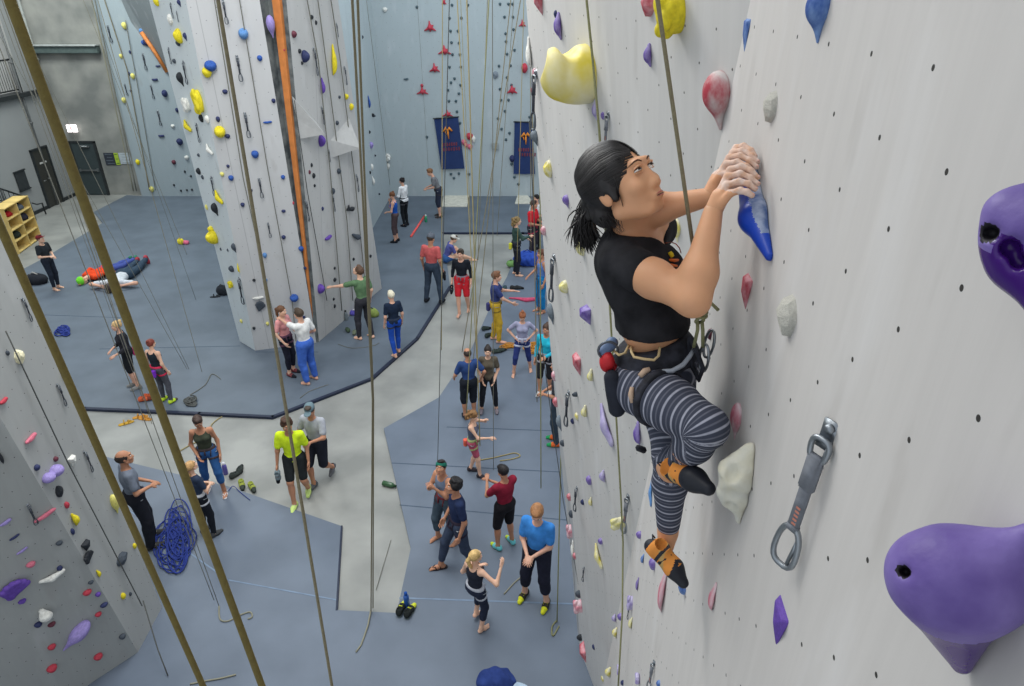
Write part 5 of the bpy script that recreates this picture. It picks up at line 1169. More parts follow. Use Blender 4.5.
person('woman in dark olive tank top, blue cropped jeans and sandals', 217, 491, 1.52, 285, hands=((.12, .14, .02), 'down'), fem=True, hair=('short', (66, 50, 44)), top=('tank', (66, 72, 60)), bottom=('capris', .74, (54, 98, 156), .014), shoes=('sandal', (222, 214, 214), (160, 90, 90)), skin='tan', harness=(70, 62, 66), feet=((.16, -.12), (-.15, .10)), head=(15, -25))
person('man in neon yellow t-shirt and dark shorts walking on the concrete, shoe in hand', 302, 500, 1.64, 275, hands=((.26, .10, -.08), 'down'), hair=('messy', (70, 46, 32)), top=('tee', (206, 232, 44), .02), bottom=('shorts', .42, (40, 44, 46), .014), shoes=('shoe', (196, 220, 130), (206, 210, 206)), skin='tan', feet=((.08, .18), (-.09, -.16, .05)), head=(20, -5), z0=0,
       extra=held('grey climbing shoe held by the man in neon yellow t-shirt', (110, 124, 130), 0))
person('man in light grey t-shirt, grey cap and black shorts walking beside the yellow t-shirt', 323, 482, 1.62, 255, hands=((.16, .26, .18), (-.12, .34, .24)), hair=('short', (70, 60, 52)), hat=('cap', (104, 124, 132)), top=('tee', (166, 170, 178), .02), bottom=('shorts', .48, (34, 38, 48), .024), shoes=('shoe', (96, 98, 102), (130, 130, 130)), skin='tan', feet=((.08, .16), (-.08, -.24, .10)), head=(15, -20), z0=0, hk=('open', 'hold'))
person('balding man in navy t-shirt and black shorts seen from behind, near the woman in olive-brown', 470, 418, 1.52, 110, hands=((.28, .0, .02), (-.26, .22, .02)), hair=('bald', (54, 44, 38)), top=('tee', (46, 70, 120), .016), bottom=('shorts', .6, (32, 36, 44), .024), shoes=('climb', (50, 50, 58), K), skin='tan', harness=(60, 66, 74), feet=((.10, 0), (-.1, .02)), head=(0, -10),
       extra=None)
person('woman in olive-brown t-shirt and black leggings facing the camera with a pink hair tie', 489, 411, 1.46, 272, hands=((.14, .12, -.02), (-.14, .12, -.02)), fem=True, hair=('bun', (40, 32, 30)), top=('tee', (94, 86, 74), .02, -.05), bottom=('leggings', .9, (36, 38, 44), .010), shoes=('shoe', (130, 122, 130), K), skin='fair', feet=((.17, 0), (-.17, 0)), head=(0, 0))
person('woman with reddish hair tied up, grey and pink t-shirt, hands on hips', 522, 373, 1.5, 268, hands=('hip', 'hip'), fem=True, hair=('topbun', (150, 92, 60)), top=('tee', (158, 158, 184)), bottom=('capris', .7, (48, 60, 116), .008), shoes=('bare', 0, 0), skin='light', harness=(186, 190, 206), feet=((.20, .10), (-.20, -.18)), head=(10, -40))
person('man in navy t-shirt and mustard trousers gesturing with both hands', 496, 341, 1.76, 5, hands=((.14, .36, .08), (-.12, .40, .26)), hair=('short', (116, 78, 54)), top=('tee', (56, 66, 116)), bottom=('pants', 1, (190, 156, 52), .016), shoes=('bare', 0, 0), skin='light', harness=(130, 110, 50), bag=(60, 60, 110), feet=((.10, .06), (-.10, -.06)), hk=('open', 'open'))
person('person in dark green top and black trousers standing right of the concrete, belaying', 516, 275, 1.74, 10, hands=((.10, .36, .24), (-.08, .32, .12)), hair=('curly', (136, 112, 72)), top=('long', (58, 80, 74)), bottom=('pants', 1, (38, 40, 50), .012), shoes=('bare', 0, 0), skin='fair', bag=(210, 206, 70), harness=(56, 60, 66))
person('person in red t-shirt and dark trousers at the far end of the right wall', 532, 259, 1.84, 330, hands=((.08, .26, .14), (-.06, .24, .20)), hair=('short', (60, 40, 36)), top=('tee', (206, 40, 52), .018), bottom=('pants', 1, (48, 44, 54), .018), shoes=('shoe', K, K), skin='tan', harness=(160, 60, 80))
person('black-haired person in white shirt hidden behind the person in red', 536, 248, 1.74, 230, hands=('front', 'front'), hair=('short', (24, 22, 24)), top=('tee', (212, 214, 216)), bottom=('pants', 1, (42, 44, 50), .012), shoes=('shoe', K, K), skin='light')
person('person in blue top and bright blue trousers half hidden by the right wall', 541, 312, 1.70, 200, hands=((.10, .30, .10), 'down'), hair=('short', (96, 60, 44)), top=('tank', (92, 128, 190)), bottom=('pants', .9, (28, 118, 176), .024), shoes=('bare', 0, 0), skin='tan', harness=(30, 90, 150))
person('person in cyan long-sleeved top and black shorts half hidden by the right wall', 545, 393, 1.6, 250, hands=('down', 'front'), fem=True, hair=('bun', (70, 50, 40)), top=('long', (44, 178, 202)), bottom=('shorts', .55, (40, 40, 44), .014), shoes=('shoe', (206, 206, 204), (90, 90, 90)), skin='tan', harness=(150, 150, 156), feet=((.10, .08), (-.10, -.04)))
person('person in dark grey trousers and orange and green shoes, mostly hidden by the right wall', 556, 443, 1.74, 170, hands=('front', 'front'), hair=('short', (50, 40, 36)), top=('tee', (56, 58, 64)), bottom=('pants', 1, (54, 66, 78), .016), shoes=('climb', (206, 96, 50), (40, 150, 90)), skin='tan')
person('woman with curly brown hair, grey tank top and pinkish shorts holding a rope', 474, 474, 1.3, 350, hands=((.10, .40, .20), (-.12, .28, .52)), fem=True, hair=('curly', (134, 98, 60)), top=('tank', (92, 96, 112)), bottom=('shorts', .36, (176, 84, 104), .010), shoes=('shoe', (60, 56, 62), K), skin='fair', harness=(150, 160, 110), bag=(226, 104, 84), feet=((.10, .16), (-.10, -.10)), head=(0, -20))
person('man with green headband and grey tank top looking up, arm across his chest', 447, 541, 1.52, 225, hands=((.04, .26, .40), (-.02, .20, .36)), hair=('short', (40, 30, 28)), hat=('headband', (36, 104, 88)), top=('tank', (110, 124, 146)), bottom=('pants', .8, (70, 84, 96), .022), shoes=('bare', 0, 0), skin='tan', harness=(110, 50, 56), head=(35, 28), feet=((.16, .06), (-.14, -.12)))
person('black-haired man in navy t-shirt, dark jeans and flip-flops, looking up', 460, 568, 1.66, 200, hands=((.18, .14, -.02), 'down'), hair=('messy', (26, 24, 26)), top=('tee', (38, 50, 82)), bottom=('pants', .88, (58, 68, 88), .014), shoes=('sandal', (52, 46, 48), (40, 34, 34)), skin='tan', feet=((.10, .26), (-.12, -.24)), head=(0, 22), harness=(52, 46, 60))
person('man in burgundy t-shirt and black shorts with aqua climbing shoes, hands together', 505, 546, 1.48, 130, hands=((-.02, .34, .30), (-.10, .34, .34)), hair=('short', (28, 24, 26)), top=('tee', (134, 34, 54), .022, -.06), bottom=('shorts', .5, (34, 32, 36), .024), shoes=('climb', (108, 190, 196), (190, 210, 60)), skin='tan', feet=((.14, -.02), (-.14, .02)), head=(5, -25), wide=1.05)
person('man in bright blue t-shirt and rolled dark trousers looking down at his hands', 536, 600, 1.7, 245, hands=((.04, .24, .12), (-.04, .24, .12)), hair=('short', (158, 112, 74)), top=('tee', (62, 132, 206), .018), bottom=('capris', .74, (36, 38, 52), .022), shoes=('climb', (50, 50, 44), (206, 210, 50)), skin='light', feet=((.17, .0), (-.16, .02)), head=(15, -35), z0=.04)
person('barefoot blond woman in black and neon yellow top with raised right hand', 477, 628, 1.36, 50, hands=((.34, .22, .50), (-.12, .20, .24)), fem=True, hair=('pony', (204, 170, 112)), top=('tank', (40, 44, 56)), bottom=('capris', .74, (42, 48, 66), .010), shoes=('bare', 0, 0), skin='fair', harness=(176, 180, 190), feet=((.10, .0), (-.14, .14, .06)), head=(-15, 10), elbow=((.9, -.1, -.8), None))
# two people lying on the big mat
def lying(label, px, py, ang, h, **kw):
    """on the back, head towards the heading ang"""
    b = fl(px, py, .04); o = person(label, (b[0], b[1], .15), 0, h, 0, **kw)
    M = Matrix.Rotation(R_(ang - 90), 4, 'Z') @ Matrix.Rotation(R_(-90), 4, 'X'); M.translation = Vector((b[0], b[1], .17)); o.matrix_world = M; return o
lying('person in orange clothes and lime headwear lying on the mat, the left one', 136, 262, -110, 1.95, hands=((.2, .1, .0), 'down'), hair=('short', (206, 170, 120)), hat=('beanie', (120, 220, 60)), top=('long', (222, 74, 38), .03, -.14), bottom=('pants', .95, (70, 84, 150), .014), shoes=('shoe', (60, 120, 100), K), skin='fair')
lying('person in white t-shirt and dark trousers lying on the mat with hands behind the head', 144, 263, -86, 2.3, hands=((.22, .0, .62), (-.22, .0, .62)), hair=('short', (50, 40, 36)), top=('tee', (200, 204, 210)), bottom=('pants', 1, (56, 72, 88), .016), shoes=('shoe', (160, 60, 70), (90, 90, 160)), skin='light', elbow=((1, 0, .2), (-1, 0, .2)))
# ================================================================== the climber
def climber():
    O = dp(655, 368, 2.14)                                  # pelvis; everything below is relative to it
    q = lambda x, y, z: dp(x, y, z) - O
    s = .93
    neck = q(629, 226, 1.98); shR = q(619, 260, 1.93); shL = q(661, 228, 2.20)
    elR = q(693, 300, 1.74); wrR = q(713, 212, 1.76); elL = q(636, 214, 2.00); wrL = q(709, 197, 1.87)
    hipR = q(640, 386, 2.08); hipL = q(668, 374, 2.22); knR = q(707, 427, 1.84); anR = q(671, 471, 2.10)
    anL = q(668, 531, 2.30); knL = q(671, 455, 2.13)
    P = np.zeros(3)
    up = unit(neck - P); rt = shR - shL; rt = unit(rt - up * (rt @ up)); fw = np.cross(up, rt); U = np.stack([rt, fw, up], 1)
    hr = hipR - hipL; hr = unit(hr - up * (hr @ up)); UP = np.stack([hr, np.cross(up, hr), up], 1)
    L = np.linalg.norm(neck)
    u = lambda x, y, z: U @ np.array([x, y, z])
    E = lambda c, r, R=U: ('e', tuple(c), R, r)
    C = lambda a, b, ra, rb: ('c', tuple(a), tuple(b), ra, rb)
    cR, cL = shR, shL
    mid = (shR + shL) / 2
    def torso(g=0.0, low=True):
        t = [E(u(0, .018, .17), (.114 + g, .098 + g, .12 + g)), E(u(0, -.035, L - .105), (.118 + g, .070 + g, .10 + g)), E(u(0, .005, L - .16), (.132 + g, .096 + g, .14 + g)), C(shR + (mid - shR) * .25, shL + (mid - shL) * .25, .050 + g, .050 + g),
             E(u(-.052, .070, L - .155), (.052 + g, .046 + g, .05 + g)), E(u(.052, .070, L - .155), (.052 + g, .046 + g, .05 + g)), C(u(0, -.01, L - .05), mid, .06 + g, .055 + g)]
        if low: t.append(E(UP @ np.array([0, .008, .0]), (.142 + g, .122 + g, .105 + g), UP))
        return t
    def leg(h, k_, a_, g=0.0, end=1.0):
        e = k_ + (a_ - k_) * end
        cb = np.array([0, 0, 0.0]); d = unit(a_ - k_); bend = unit((h - k_)) ; back = unit(np.cross(np.cross(d, -bend), d)) if abs(d @ bend) < .98 else np.array([0, 1, 0])
        return [C(h, h + (k_ - h) * .5, .088 + g, .074 + g), C(h + (k_ - h) * .5, k_, .074 + g, .052 + g), C(k_, k_ + (e - k_) * .4, .050 + g, .050 + g), C(k_ + (e - k_) * .4, e, .050 + g, (.030 if end > .95 else .034) + g)]
    def arm(s_, e_, w_):
        m = e_ + (w_ - e_) * .3
        return [C(s_, s_ + (e_ - s_) * .5, .050, .052), C(s_ + (e_ - s_) * .5, e_, .051, .041), C(e_, m, .042, .046), C(m, w_, .045, .026)]
    hc = q(622, 188, 1.90)
    r_ = np.array([1.0, 0, 0]); uc = np.array([0, SP, CP]); bk_ = np.array([0, -CP, SP])
    F = unit(.62 * r_ + .31 * uc + .72 * bk_); Up = -.48 * r_ + .87 * uc + .05 * bk_; Up = unit(Up - F * (Up @ F)); Hm = np.stack([np.cross(F, Up), F, Up], 1)
    jaw = hc + Hm @ np.array([0, -.028, -.06])
    pr = torso() + leg(hipR, knR, anR) + leg(hipL, knL, anL) + arm(shR, elR, wrR) + arm(shL, elL, wrL) + [C(anL, q(666, 546, 2.29), .030, .028), C(anR, q(682, 472, 2.03), .030, .028), C(mid + up * .02, jaw, .047, .041)]
    V, Fc = smooth_vf(blob(pr, .0065, .03), 2, .4)
    mb = MB().arrays((V, Fc))
    # head
    Hv, Hf, Hmi = head_VF(.0032, True); hs = 1.10; Hmi = np.where((Hmi == 4) | (Hmi == 1), 0, Hmi); Hv = Hv.copy(); dz_ = np.maximum(0, -.045 - Hv[:, 2]); Hv[:, 2] += 2.6 * dz_ ** 2
    mb.arrays((Hv, Hf, Hmi.tolist()), M=Hm * hs, t=hc)
    def hp(x, y, z): return hc + Hm @ (np.array([x, y, z]) * hs)
    def fs(x, z, lift=0.0):
        i = np.where((np.abs(Hv[:, 0] - x) < .004) & (np.abs(Hv[:, 2] - z) < .004))[0]; return hp(x, (Hv[i, 1].max() if len(i) else .08) + lift, z)
    ly = {z: Hv[(np.abs(Hv[:, 0]) < .004) & (np.abs(Hv[:, 2] - z) < .003), 1].max() - .0035 for z in (-.0605, -.0685)}
    for z, w_, hh in ((-.0605, .0205, .0042), (-.0685, .0175, .0050)):
        a, b = ico(1, 3); a = np.array(a); a = a * (w_, .0065, hh * 1.0) + (0, 0, z); a[:, 1] += ly[z] - 10 * a[:, 0] ** 2; a[:, 2] -= (4 if z > -.063 else -3) * a[:, 0] ** 2
        mb.add((a * hs @ Hm.T + hc).tolist(), b, 1)
    mb.tube([fs(x, -.0645 , .0008) for x in np.linspace(-.019, .019, 7)], .0011, 5, mi=4)
    for sx in (-1, 1):
        br = [(.013, .0285), (.020, .0325), (.028, .0350), (.037, .0350), (.045, .0300)]
        for dz in (-.0012, 0, .0012): mb.tube([fs(sx * x, z + dz, .0004) for x, z in br], [.0005, .0010, .0012, .0009, .0003], 5, mi=4)
        a, b = ico(1, 3); a = np.array(a) * (.0150, .0095, .0062) + (sx * .0315, .0825, .0105)
        mb.add((a * hs @ Hm.T + hc).tolist(), b, 2)
        a, b = ico(1, 2); a = np.array(a) * (.0082, .0036, .0062) + (sx * .0315 + .001, .0902, .0112)
        mb.add((a * hs @ Hm.T + hc).tolist(), b, 3)
        n_ = 7
        lid = [hp(sx * (.0315 + .0165 * math.cos(t)), .0898 - .010 * abs(math.cos(t)) ** 2, .0108 + .0064 * math.sin(t) + .001 * sx * math.cos(t)) for t in np.linspace(0, math.pi, 9)]
        mb.tube(lid, [.0006, .0010, .0013, .0015, .0015, .0015, .0014, .0012, .0008], 5, mi=4)
        lid = [hp(sx * (.0315 + .0160 * math.cos(t)), .0898 - .010 * abs(math.cos(t)) ** 2, .0100 + .0060 * math.sin(t)) for t in np.linspace(math.pi, 2 * math.pi, 7)]
        mb.tube(lid, .0011, 5, mi=0)
        fold = [hp(sx * (.0315 + .0175 * math.cos(t)), .0925 - .013 * abs(math.cos(t)) ** 2, .0135 + .0085 * math.sin(t)) for t in np.linspace(.2, math.pi - .2, 7)]
        mb.tube(fold, [.001, .0022, .003, .003, .003, .0022, .001], 6, mi=0)
    # hands, with every finger over the top of the hold
    def hand(w, kn, fingers, thumb, flip):
        pr = [C(w, (w + kn) / 2, .0235, .024)]
        for f in fingers:
            p = [q(*a) for a in f]; n = len(p); r = .0092
            pr.append(C((w + kn) / 2 + (p[0] - kn) * .5, p[0], .0135, .0100))
            for a, b in zip(p[:-1], p[1:]): pr.append(C(a, b, r, r * .93)); r *= .93
        if thumb:
            p = [q(*a) for a in thumb]; pr.append(C(w + (kn - w) * .25, p[0], .017, .0135))
            for a, b in zip(p[:-1], p[1:]): pr.append(C(a, b, .0118, .0098))
        V, Fc = blob(pr, .0030, .006); V, Fc = smooth_vf((V, Fc), 1, .35); cen = V[Fc].mean(1); dd = unit(kn - w)
        mi = (((cen - w) @ dd) > .058).astype(int) * 5
        mb.arrays((V, Fc, mi.tolist()))
        # nails
        for f in fingers:
            a, b = q(*f[-2]), q(*f[-1]); d = unit(b - a); nrm = unit(np.array([-.1, -.3, .95]) - d * (d @ np.array([-.1, -.3, .95])))
            na, nb = ico(1, 1); R3 = np.stack([np.cross(d, nrm), d, nrm], 1); c = b + nrm * .0058
            mb.add((np.array(na) * (.0050, .0065, .0016) @ R3.T + c).tolist(), nb, 6)
    fr = [[(730, 170, 1.750), (741, 166.5, 1.725), (751, 171, 1.712), (757.5, 177.5, 1.708)], [(728, 177, 1.738), (740, 173.5, 1.712), (750.5, 178, 1.700), (757.5, 184, 1.697)],
          [(727.5, 185, 1.726), (739, 181.5, 1.700), (748.5, 184, 1.690), (755, 189, 1.688)], [(730, 193.5, 1.715), (740, 190.5, 1.692), (747, 192, 1.682), (752, 195.5, 1.680)]]
    hand(wrR, q(727, 182, 1.745), fr, [(722, 192, 1.78), (732, 186, 1.78), (741, 184, 1.77)], 1)
    fl_ = [[(736, 148, 1.870), (743.5, 146, 1.835), (751, 150.5, 1.815), (755, 156.5, 1.805)], [(733, 152.5, 1.855), (742.5, 150.5, 1.815), (751.5, 156, 1.795), (757.5, 162, 1.785)],
           [(729.5, 157.5, 1.84), (740, 155.5, 1.80), (750, 161, 1.78), (756.5, 167, 1.772)], [(726.5, 164, 1.825), (737, 162, 1.79), (746.5, 166.5, 1.77), (752.5, 171, 1.762)]]
    hand(wrL, q(729, 160, 1.85), fl_, [(721, 176, 1.83), (730, 173, 1.81), (738, 172, 1.80)], -1)
    # bare ankles keep their skin, feet are inside the shoes
    m_cs = mat('climber_skin', (212, 158, 120), rough=.5, noise=.05, nscale=9, sub=.1, spec=.35)
    m_lipc = mat('climber_lips', (186, 112, 100), rough=.4, noise=.03)
    m_ch = mat('chalked_fingers', (210, 166, 138), rough=.85, noise=.06, nscale=45, c2=(222, 198, 186)); m_nail = mat('finger_nail', (224, 178, 164), rough=.35, noise=.02)
    m_bc = mat('climber_brow', (84, 58, 44), rough=.9)
    body = mb.build('person', [m_cs, m_lipc, m_eyew, m_iris, m_bc, m_ch, m_nail]); body.location = O
    tag(body, 'woman climbing, black hair in ponytail, black t-shirt, striped leggings, gripping the blue hold', 'person')
    part = lambda name, mbx, m, par=body, **k: mbx.build(name, m, par, **k)
    # t-shirt
    g = .010; nup = up
    sl = [C(shR, shR + (elR - shR) * .30, .057, .062), C(shL, shL + (elL - shL) * .34, .053, .054)]
    hemn = unit(up + .20 * fw); VF = blob(torso(g, False) + sl + [E(u(0, .018, .12), (.122, .105, .10))], .006, .03, subs=[C(mid + up * .03 + fw * .035, jaw, .066, .064), C(mid + up * .075 + fw * .02, mid + up * .12, .075, .08)], cuts=[(tuple(-hemn), -(hemn @ u(0, 0, .150)))], wob=.0030, wf=42, ksub=.012)
    m_tee = mat('black_cotton_tee', (31, 31, 34), rough=.9, noise=.2, nscale=10, bump=.4, bscale=24, c2=(46, 46, 50), spec=.15)
    VF = smooth_vf(VF, 1, .4); tee = part('shirt', MB().arrays(VF), m_tee)
    # printed badge on the chest, laid on the cloth
    Vt = VF[0]
    def on_cloth(x, z, lift=.0025):
        o = u(x, .3, z); d = -fw; rel = Vt - o; t = rel @ d; dist = np.linalg.norm(rel - t[:, None] * d, axis=1); i = np.where(dist < .008)[0]
        if not len(i): return o + d * .2
        j = i[np.argmin(t[i])]; return o + d * (t[j] - lift)
    zb = L - .165
    def patch(name, pts, m, r=.004):
        mbp = MB(); mbp.tube([on_cloth(*p) for p in pts], r, 6); return part(name, mbp, m, tee)
    m_py = mat('yellow_print', (236, 206, 40), noise=.03, rough=.7); m_po = mat('orange_print', (230, 112, 44), noise=.03, rough=.7); m_pr = mat('rust_print', (150, 66, 40), noise=.05)
    cx = .045
    def tsurf(x, y, lift=.0015):
        d = ray(x, y); d = d / np.linalg.norm(d); o = CAM - O; rel = Vt - o; t = rel @ d; dist = np.linalg.norm(rel - t[:, None] * d, axis=1); i = np.where(dist < .006)[0]
        return o + d * ((t[i].min() if len(i) else 1.95) - lift)
    def pp(name, pts, m, rr): return part(name, MB().tube([tsurf(*p) for p in pts], rr, 6), m, tee)
    pp('yellow_figure', ((669.5, 252), (671, 254.5), (672.5, 257)), m_py, [.006, .008, .006])
    pp('orange_figure', ((670, 260), (674, 260.5), (678, 260)), m_po, [.004, .0052, .004])
    pp('orange_figure', ((671, 264.5), (674, 265.5), (677, 266)), m_po, [.0035, .0045, .0035])
    pp('rust_arc', ((666, 243), (671, 242), (676, 244), (679.5, 248), (681, 253)), m_pr, .0016)
    # leggings with stripes running round each leg
    gl = .006; wn = unit(up); prl = [E(UP @ np.array([0, .008, .0]), (.150, .130, .110), UP)] + leg(hipR, knR, anR, gl, .86) + leg(hipL, knL, anL, gl, .90)
    VF = smooth_vf(blob(prl, .006, .022, cuts=[(tuple(wn), wn @ u(0, 0, .062))]), 1, .4); leg_o = MB().arrays(VF).build('leggings', [], body)
    V = VF[0]; al = np.zeros(len(V)); best = np.full(len(V), 9.0)
    def segd(a, b): ab = b - a; t = np.clip(((V - a) @ ab) / (ab @ ab), 0, 1); return np.linalg.norm(V - (a + t[:, None] * ab), axis=1)
    for h, k_, a_, off in ((hipR, knR, anR, 0.0), (hipL, knL, anL, .013)):
        d = np.minimum(segd(h, k_), segd(k_, a_)); d1 = unit(k_ - h); d2 = unit(a_ - k_); inn = unit(d2 - d1); c = k_ + inn * .035; L1 = np.linalg.norm(k_ - h) + .03
        out = -inn; n1 = unit(out - d1 * (out @ d1)); phi = math.acos(max(-1, min(1, d1 @ d2))); s1 = (V - c) @ d1; s2 = (V - c) @ d2; y1 = (V - c) @ n1
        ang = np.arctan2(s1, np.abs(y1) + 1e-4); v = np.where(s1 < 0, L1 + s1, np.where(s2 > 0, L1 + phi * .085 + s2, L1 + np.clip(ang, 0, phi) * .085))
        m_ = d < best; best[m_] = d[m_]; al[m_] = off + v[m_]
    # stripes ride up over the thigh: add a little wave
    at = leg_o.data.attributes.new('along', 'FLOAT', 'POINT'); at.data.foreach_set('value', al.astype(np.float32))
    m = bpy.data.materials.new('striped_leggings'); m.use_nodes = True; nt = m.node_tree; N = nt.nodes; LK = nt.links; b = N['Principled BSDF']; b.inputs['Roughness'].default_value = .9; b.inputs['Specular IOR Level'].default_value = .15
    an = N.new('ShaderNodeAttribute'); an.attribute_name = 'along'
    def mth(op, a_, b_=None):
        n = N.new('ShaderNodeMath'); n.operation = op
        for i, v in enumerate((a_, b_)):
            if v is None: continue
            if isinstance(v, (int, float)): n.inputs[i].default_value = v
            else: LK.new(v, n.inputs[i])
        return n.outputs[0]
    fx = mth('FRACT', mth('ADD', mth('DIVIDE', an.outputs['Fac'], .0335), 20.0))
    tri = mth('ABSOLUTE', mth('SUBTRACT', fx, .5))
    mr = N.new('ShaderNodeMapRange'); mr.inputs[1].default_value = .06; mr.inputs[2].default_value = .13; mr.inputs[3].default_value = 1; mr.inputs[4].default_value = 0; LK.new(tri, mr.inputs[0])
    mr2 = N.new('ShaderNodeMapRange'); mr2.inputs[1].default_value = .40; mr2.inputs[2].default_value = .46; mr2.inputs[3].default_value = 0; mr2.inputs[4].default_value = .22; LK.new(tri, mr2.inputs[0])
    tc = N.new('ShaderNodeTexCoord'); nz = N.new('ShaderNodeTexNoise'); nz.inputs['Scale'].default_value = 60; LK.new(tc.outputs['Object'], nz.inputs['Vector'])
    mx = N.new('ShaderNodeMix'); mx.data_type = 'RGBA'; mx.inputs[6].default_value = lin((66, 70, 84)); mx.inputs[7].default_value = lin((176, 178, 192))
    f_ = mth('MULTIPLY', mth('ADD', mr.outputs[0], mr2.outputs[0]), mth('ADD', mth('MULTIPLY', nz.outputs['Fac'], .5), .55)); LK.new(f_, mx.inputs[0]); LK.new(mx.outputs[2], b.inputs['Base Color'])
    leg_o.data.materials.append(m)
    # dark waistband, side panel and ankle tag of the leggings
    # harness: waist belt, leg loops, gear loops, buckle straps
    m_h = mat('black_harness_webbing', (32, 33, 40), rough=.85, noise=.2, nscale=30, c2=(50, 52, 62)); m_gl = mat('tan_gear_loop', (196, 172, 128), rough=.5, noise=.05); m_gs = mat('pale_grey_strap', (156, 162, 172), rough=.8)
    bn = unit(up - .10 * fw); z1, z0_ = .100, .014
    VB = blob([E(u(0, .012, .03), (.148, .128, .13)), E(UP @ np.array([0, .008, .01]), (.152, .132, .12), UP)], .006, .02, cuts=[(tuple(bn), bn @ u(0, 0, z1)), (tuple(-bn), -(bn @ u(0, 0, z0_)))])
    har = part('harness', MB().arrays(smooth_vf(VB, 1, .3)), m_h)
    for h, k_ in ((hipR, knR), (hipL, knL)):
        d = unit(k_ - h); c = h + d * .095; part('leg_loop', MB().arrays(blob([C(c - d * .05, c + d * .04, .099, .092)], .005, .01, cuts=[(tuple(d), d @ (c + d * .012)), (tuple(-d), -(d @ (c - d * .012)))])), m_h, har)
    def surf(x, y, lift=.0):     # point of the belt surface under a pixel, lifted off along the view
        d = ray(x, y); d = d / np.linalg.norm(d); o = CAM - O; rel = VB[0] - o; t = rel @ d; dist = np.linalg.norm(rel - t[:, None] * d, axis=1); i = np.where(dist < .02)[0]
        tt = t[i].min() if len(i) else 2.25
        return o + d * (tt - lift)
    part('gear_loop', MB().tube([surf(613, 345, .008), surf(614, 351, .012), surf(619, 355, .016), surf(625, 353, .016), surf(629, 345, .010)], .0042, 8), m_gl, har)
    part('gear_loop', MB().tube([surf(631, 345, .008), surf(631.5, 352, .014), surf(634, 357, .018), surf(644, 359, .02), surf(654, 360, .018), surf(658.5, 356, .016), surf(660, 347, .010)], .0042, 8), m_gl, har)
    part('belay_strap', MB().tube([surf(662, 371, .012), surf(672, 371, .014), surf(683, 365, .016), surf(690, 356, .016), surf(694, 349, .014)], [.006, .0075, .0075, .007, .006], 6), m_gs, har)
    part('tie_in_loop', MB().tube([q(690, 338, 2.0), q(697, 352, 1.98), q(703, 368, 1.98), q(699, 380, 2.0), q(692, 366, 2.02), q(689, 345, 2.02)], .008, 6, closed=True), m_h, har)
    mbk = MB(); 
    for (x, y, z, a) in ((704, 358, 1.99, 0), (709, 344, 2.03, 1)):
        c = q(x, y, z); pts = []
        for t in np.linspace(0, 2 * math.pi, 20, endpoint=False): pts.append(c + np.array([.4, -.9, 0]) * math.cos(t) * .020 + np.array([.1 * a, 0, 1]) * math.sin(t) * .046)
        mbq = MB().tube(pts, .0045, 6, closed=True); part('carabiner', mbq, m_al, har)
    # tan patches where the leggings are open under the leg loop
    Vl = VF[0]
    def lsurf(x, y, lift=.002):
        d = ray(x, y); d = d / np.linalg.norm(d); o = CAM - O; rel = Vl - o; t = rel @ d; dist = np.linalg.norm(rel - t[:, None] * d, axis=1); i = np.where(dist < .012)[0]
        tt = t[i].min() if len(i) else 2.2
        return o + d * (tt - lift)
    m_tp = mat('tan_leather_patch', (186, 160, 138), rough=.7)
    for pts, rr in ((((650, 369), (645, 371), (640, 376)), (.007, .010, .008)), (((632, 387), (631, 395), (632, 403)), (.006, .009, .005))):
        part('tan_patch', MB().tube([lsurf(*p) for p in pts], list(rr), 8), m_tp, leg_o)
    part('ankle_tab', MB().box(q(641, 449, 2.14), (.035, .02, .018), rot('Y', 25), bevel=.004), m_h, leg_o)
    # chalk bag with belay brush tube and red pouch clipped to the back of the belt
    m_cb = mat('black_canvas_bag', (34, 38, 50), rough=.85, noise=.15, nscale=20, bump=.3, bscale=30); m_red = mat('red_nylon_pouch', (190, 36, 44), rough=.6, noise=.1); m_bl = mat('blue_grey_rim', (96, 116, 150), rough=.5)
    bagp = part('chalk_bag', MB().arrays(smooth_vf(blob([C(q(612, 378, 2.05), q(617, 408, 2.08), .026, .029)], .005, .01, wob=.002, wf=60), 1)), m_cb)
    part('red_pouch', MB().arrays(smooth_vf(blob([E(q(607, 362, 2.07), (.024, .03, .034), np.eye(3)), E(q(613, 368, 2.09), (.018, .02, .02), np.eye(3))], .005, .01, wob=.003, wf=80), 1)), m_red, bagp)
    c = q(607, 347, 2.07); mbr = MB()
    part('belay_device', MB().arrays(smooth_vf(blob([C(q(603, 352, 2.07), q(612, 343, 2.07), .017, .020)], .005, .01), 1)), m_bl, bagp)
    part('bag_carabiner', MB().tube([c + np.array([.030 * math.cos(t), 0, .030 * math.sin(t)]) + np.array([0, -.022, 0]) for t in np.linspace(0, 2 * math.pi, 18, endpoint=False)], .0042, 6, closed=True), m_ald, bagp)
    # tied-in figure-eight knot
    gm = RM['green']
    kn_ = MB(); c = q(701, 312, 1.93); pts = []
    for t in np.linspace(0, 2 * math.pi, 40, endpoint=False): pts.append(c + np.array([.010 * math.sin(2 * t), -.012 * math.cos(t * 2), .040 * math.sin(t)]))
    kn_.tube(pts, .0055, 8, closed=True)
    for dx in (-.006, .007): kn_.tube([c + np.array([dx, 0, -.03]), q(700 + dx * 400, 330, 1.95), q(698 + dx * 700, 347, 1.98)], .0055, 8)
    for k in range(4): kn_.tube([c + np.array([.017 * math.cos(t), .017 * math.sin(t), .022 - k * .011]) for t in np.linspace(0, 2 * math.pi, 10, endpoint=False)], .0052, 6, closed=True)
    kn_.tube([c + np.array([.0, 0, .02]), c + np.array([.02, -.01, .035]), c + np.array([.045, -.012, .012])], .0055, 8)
    part('tie_in_knot', kn_, gm, har)
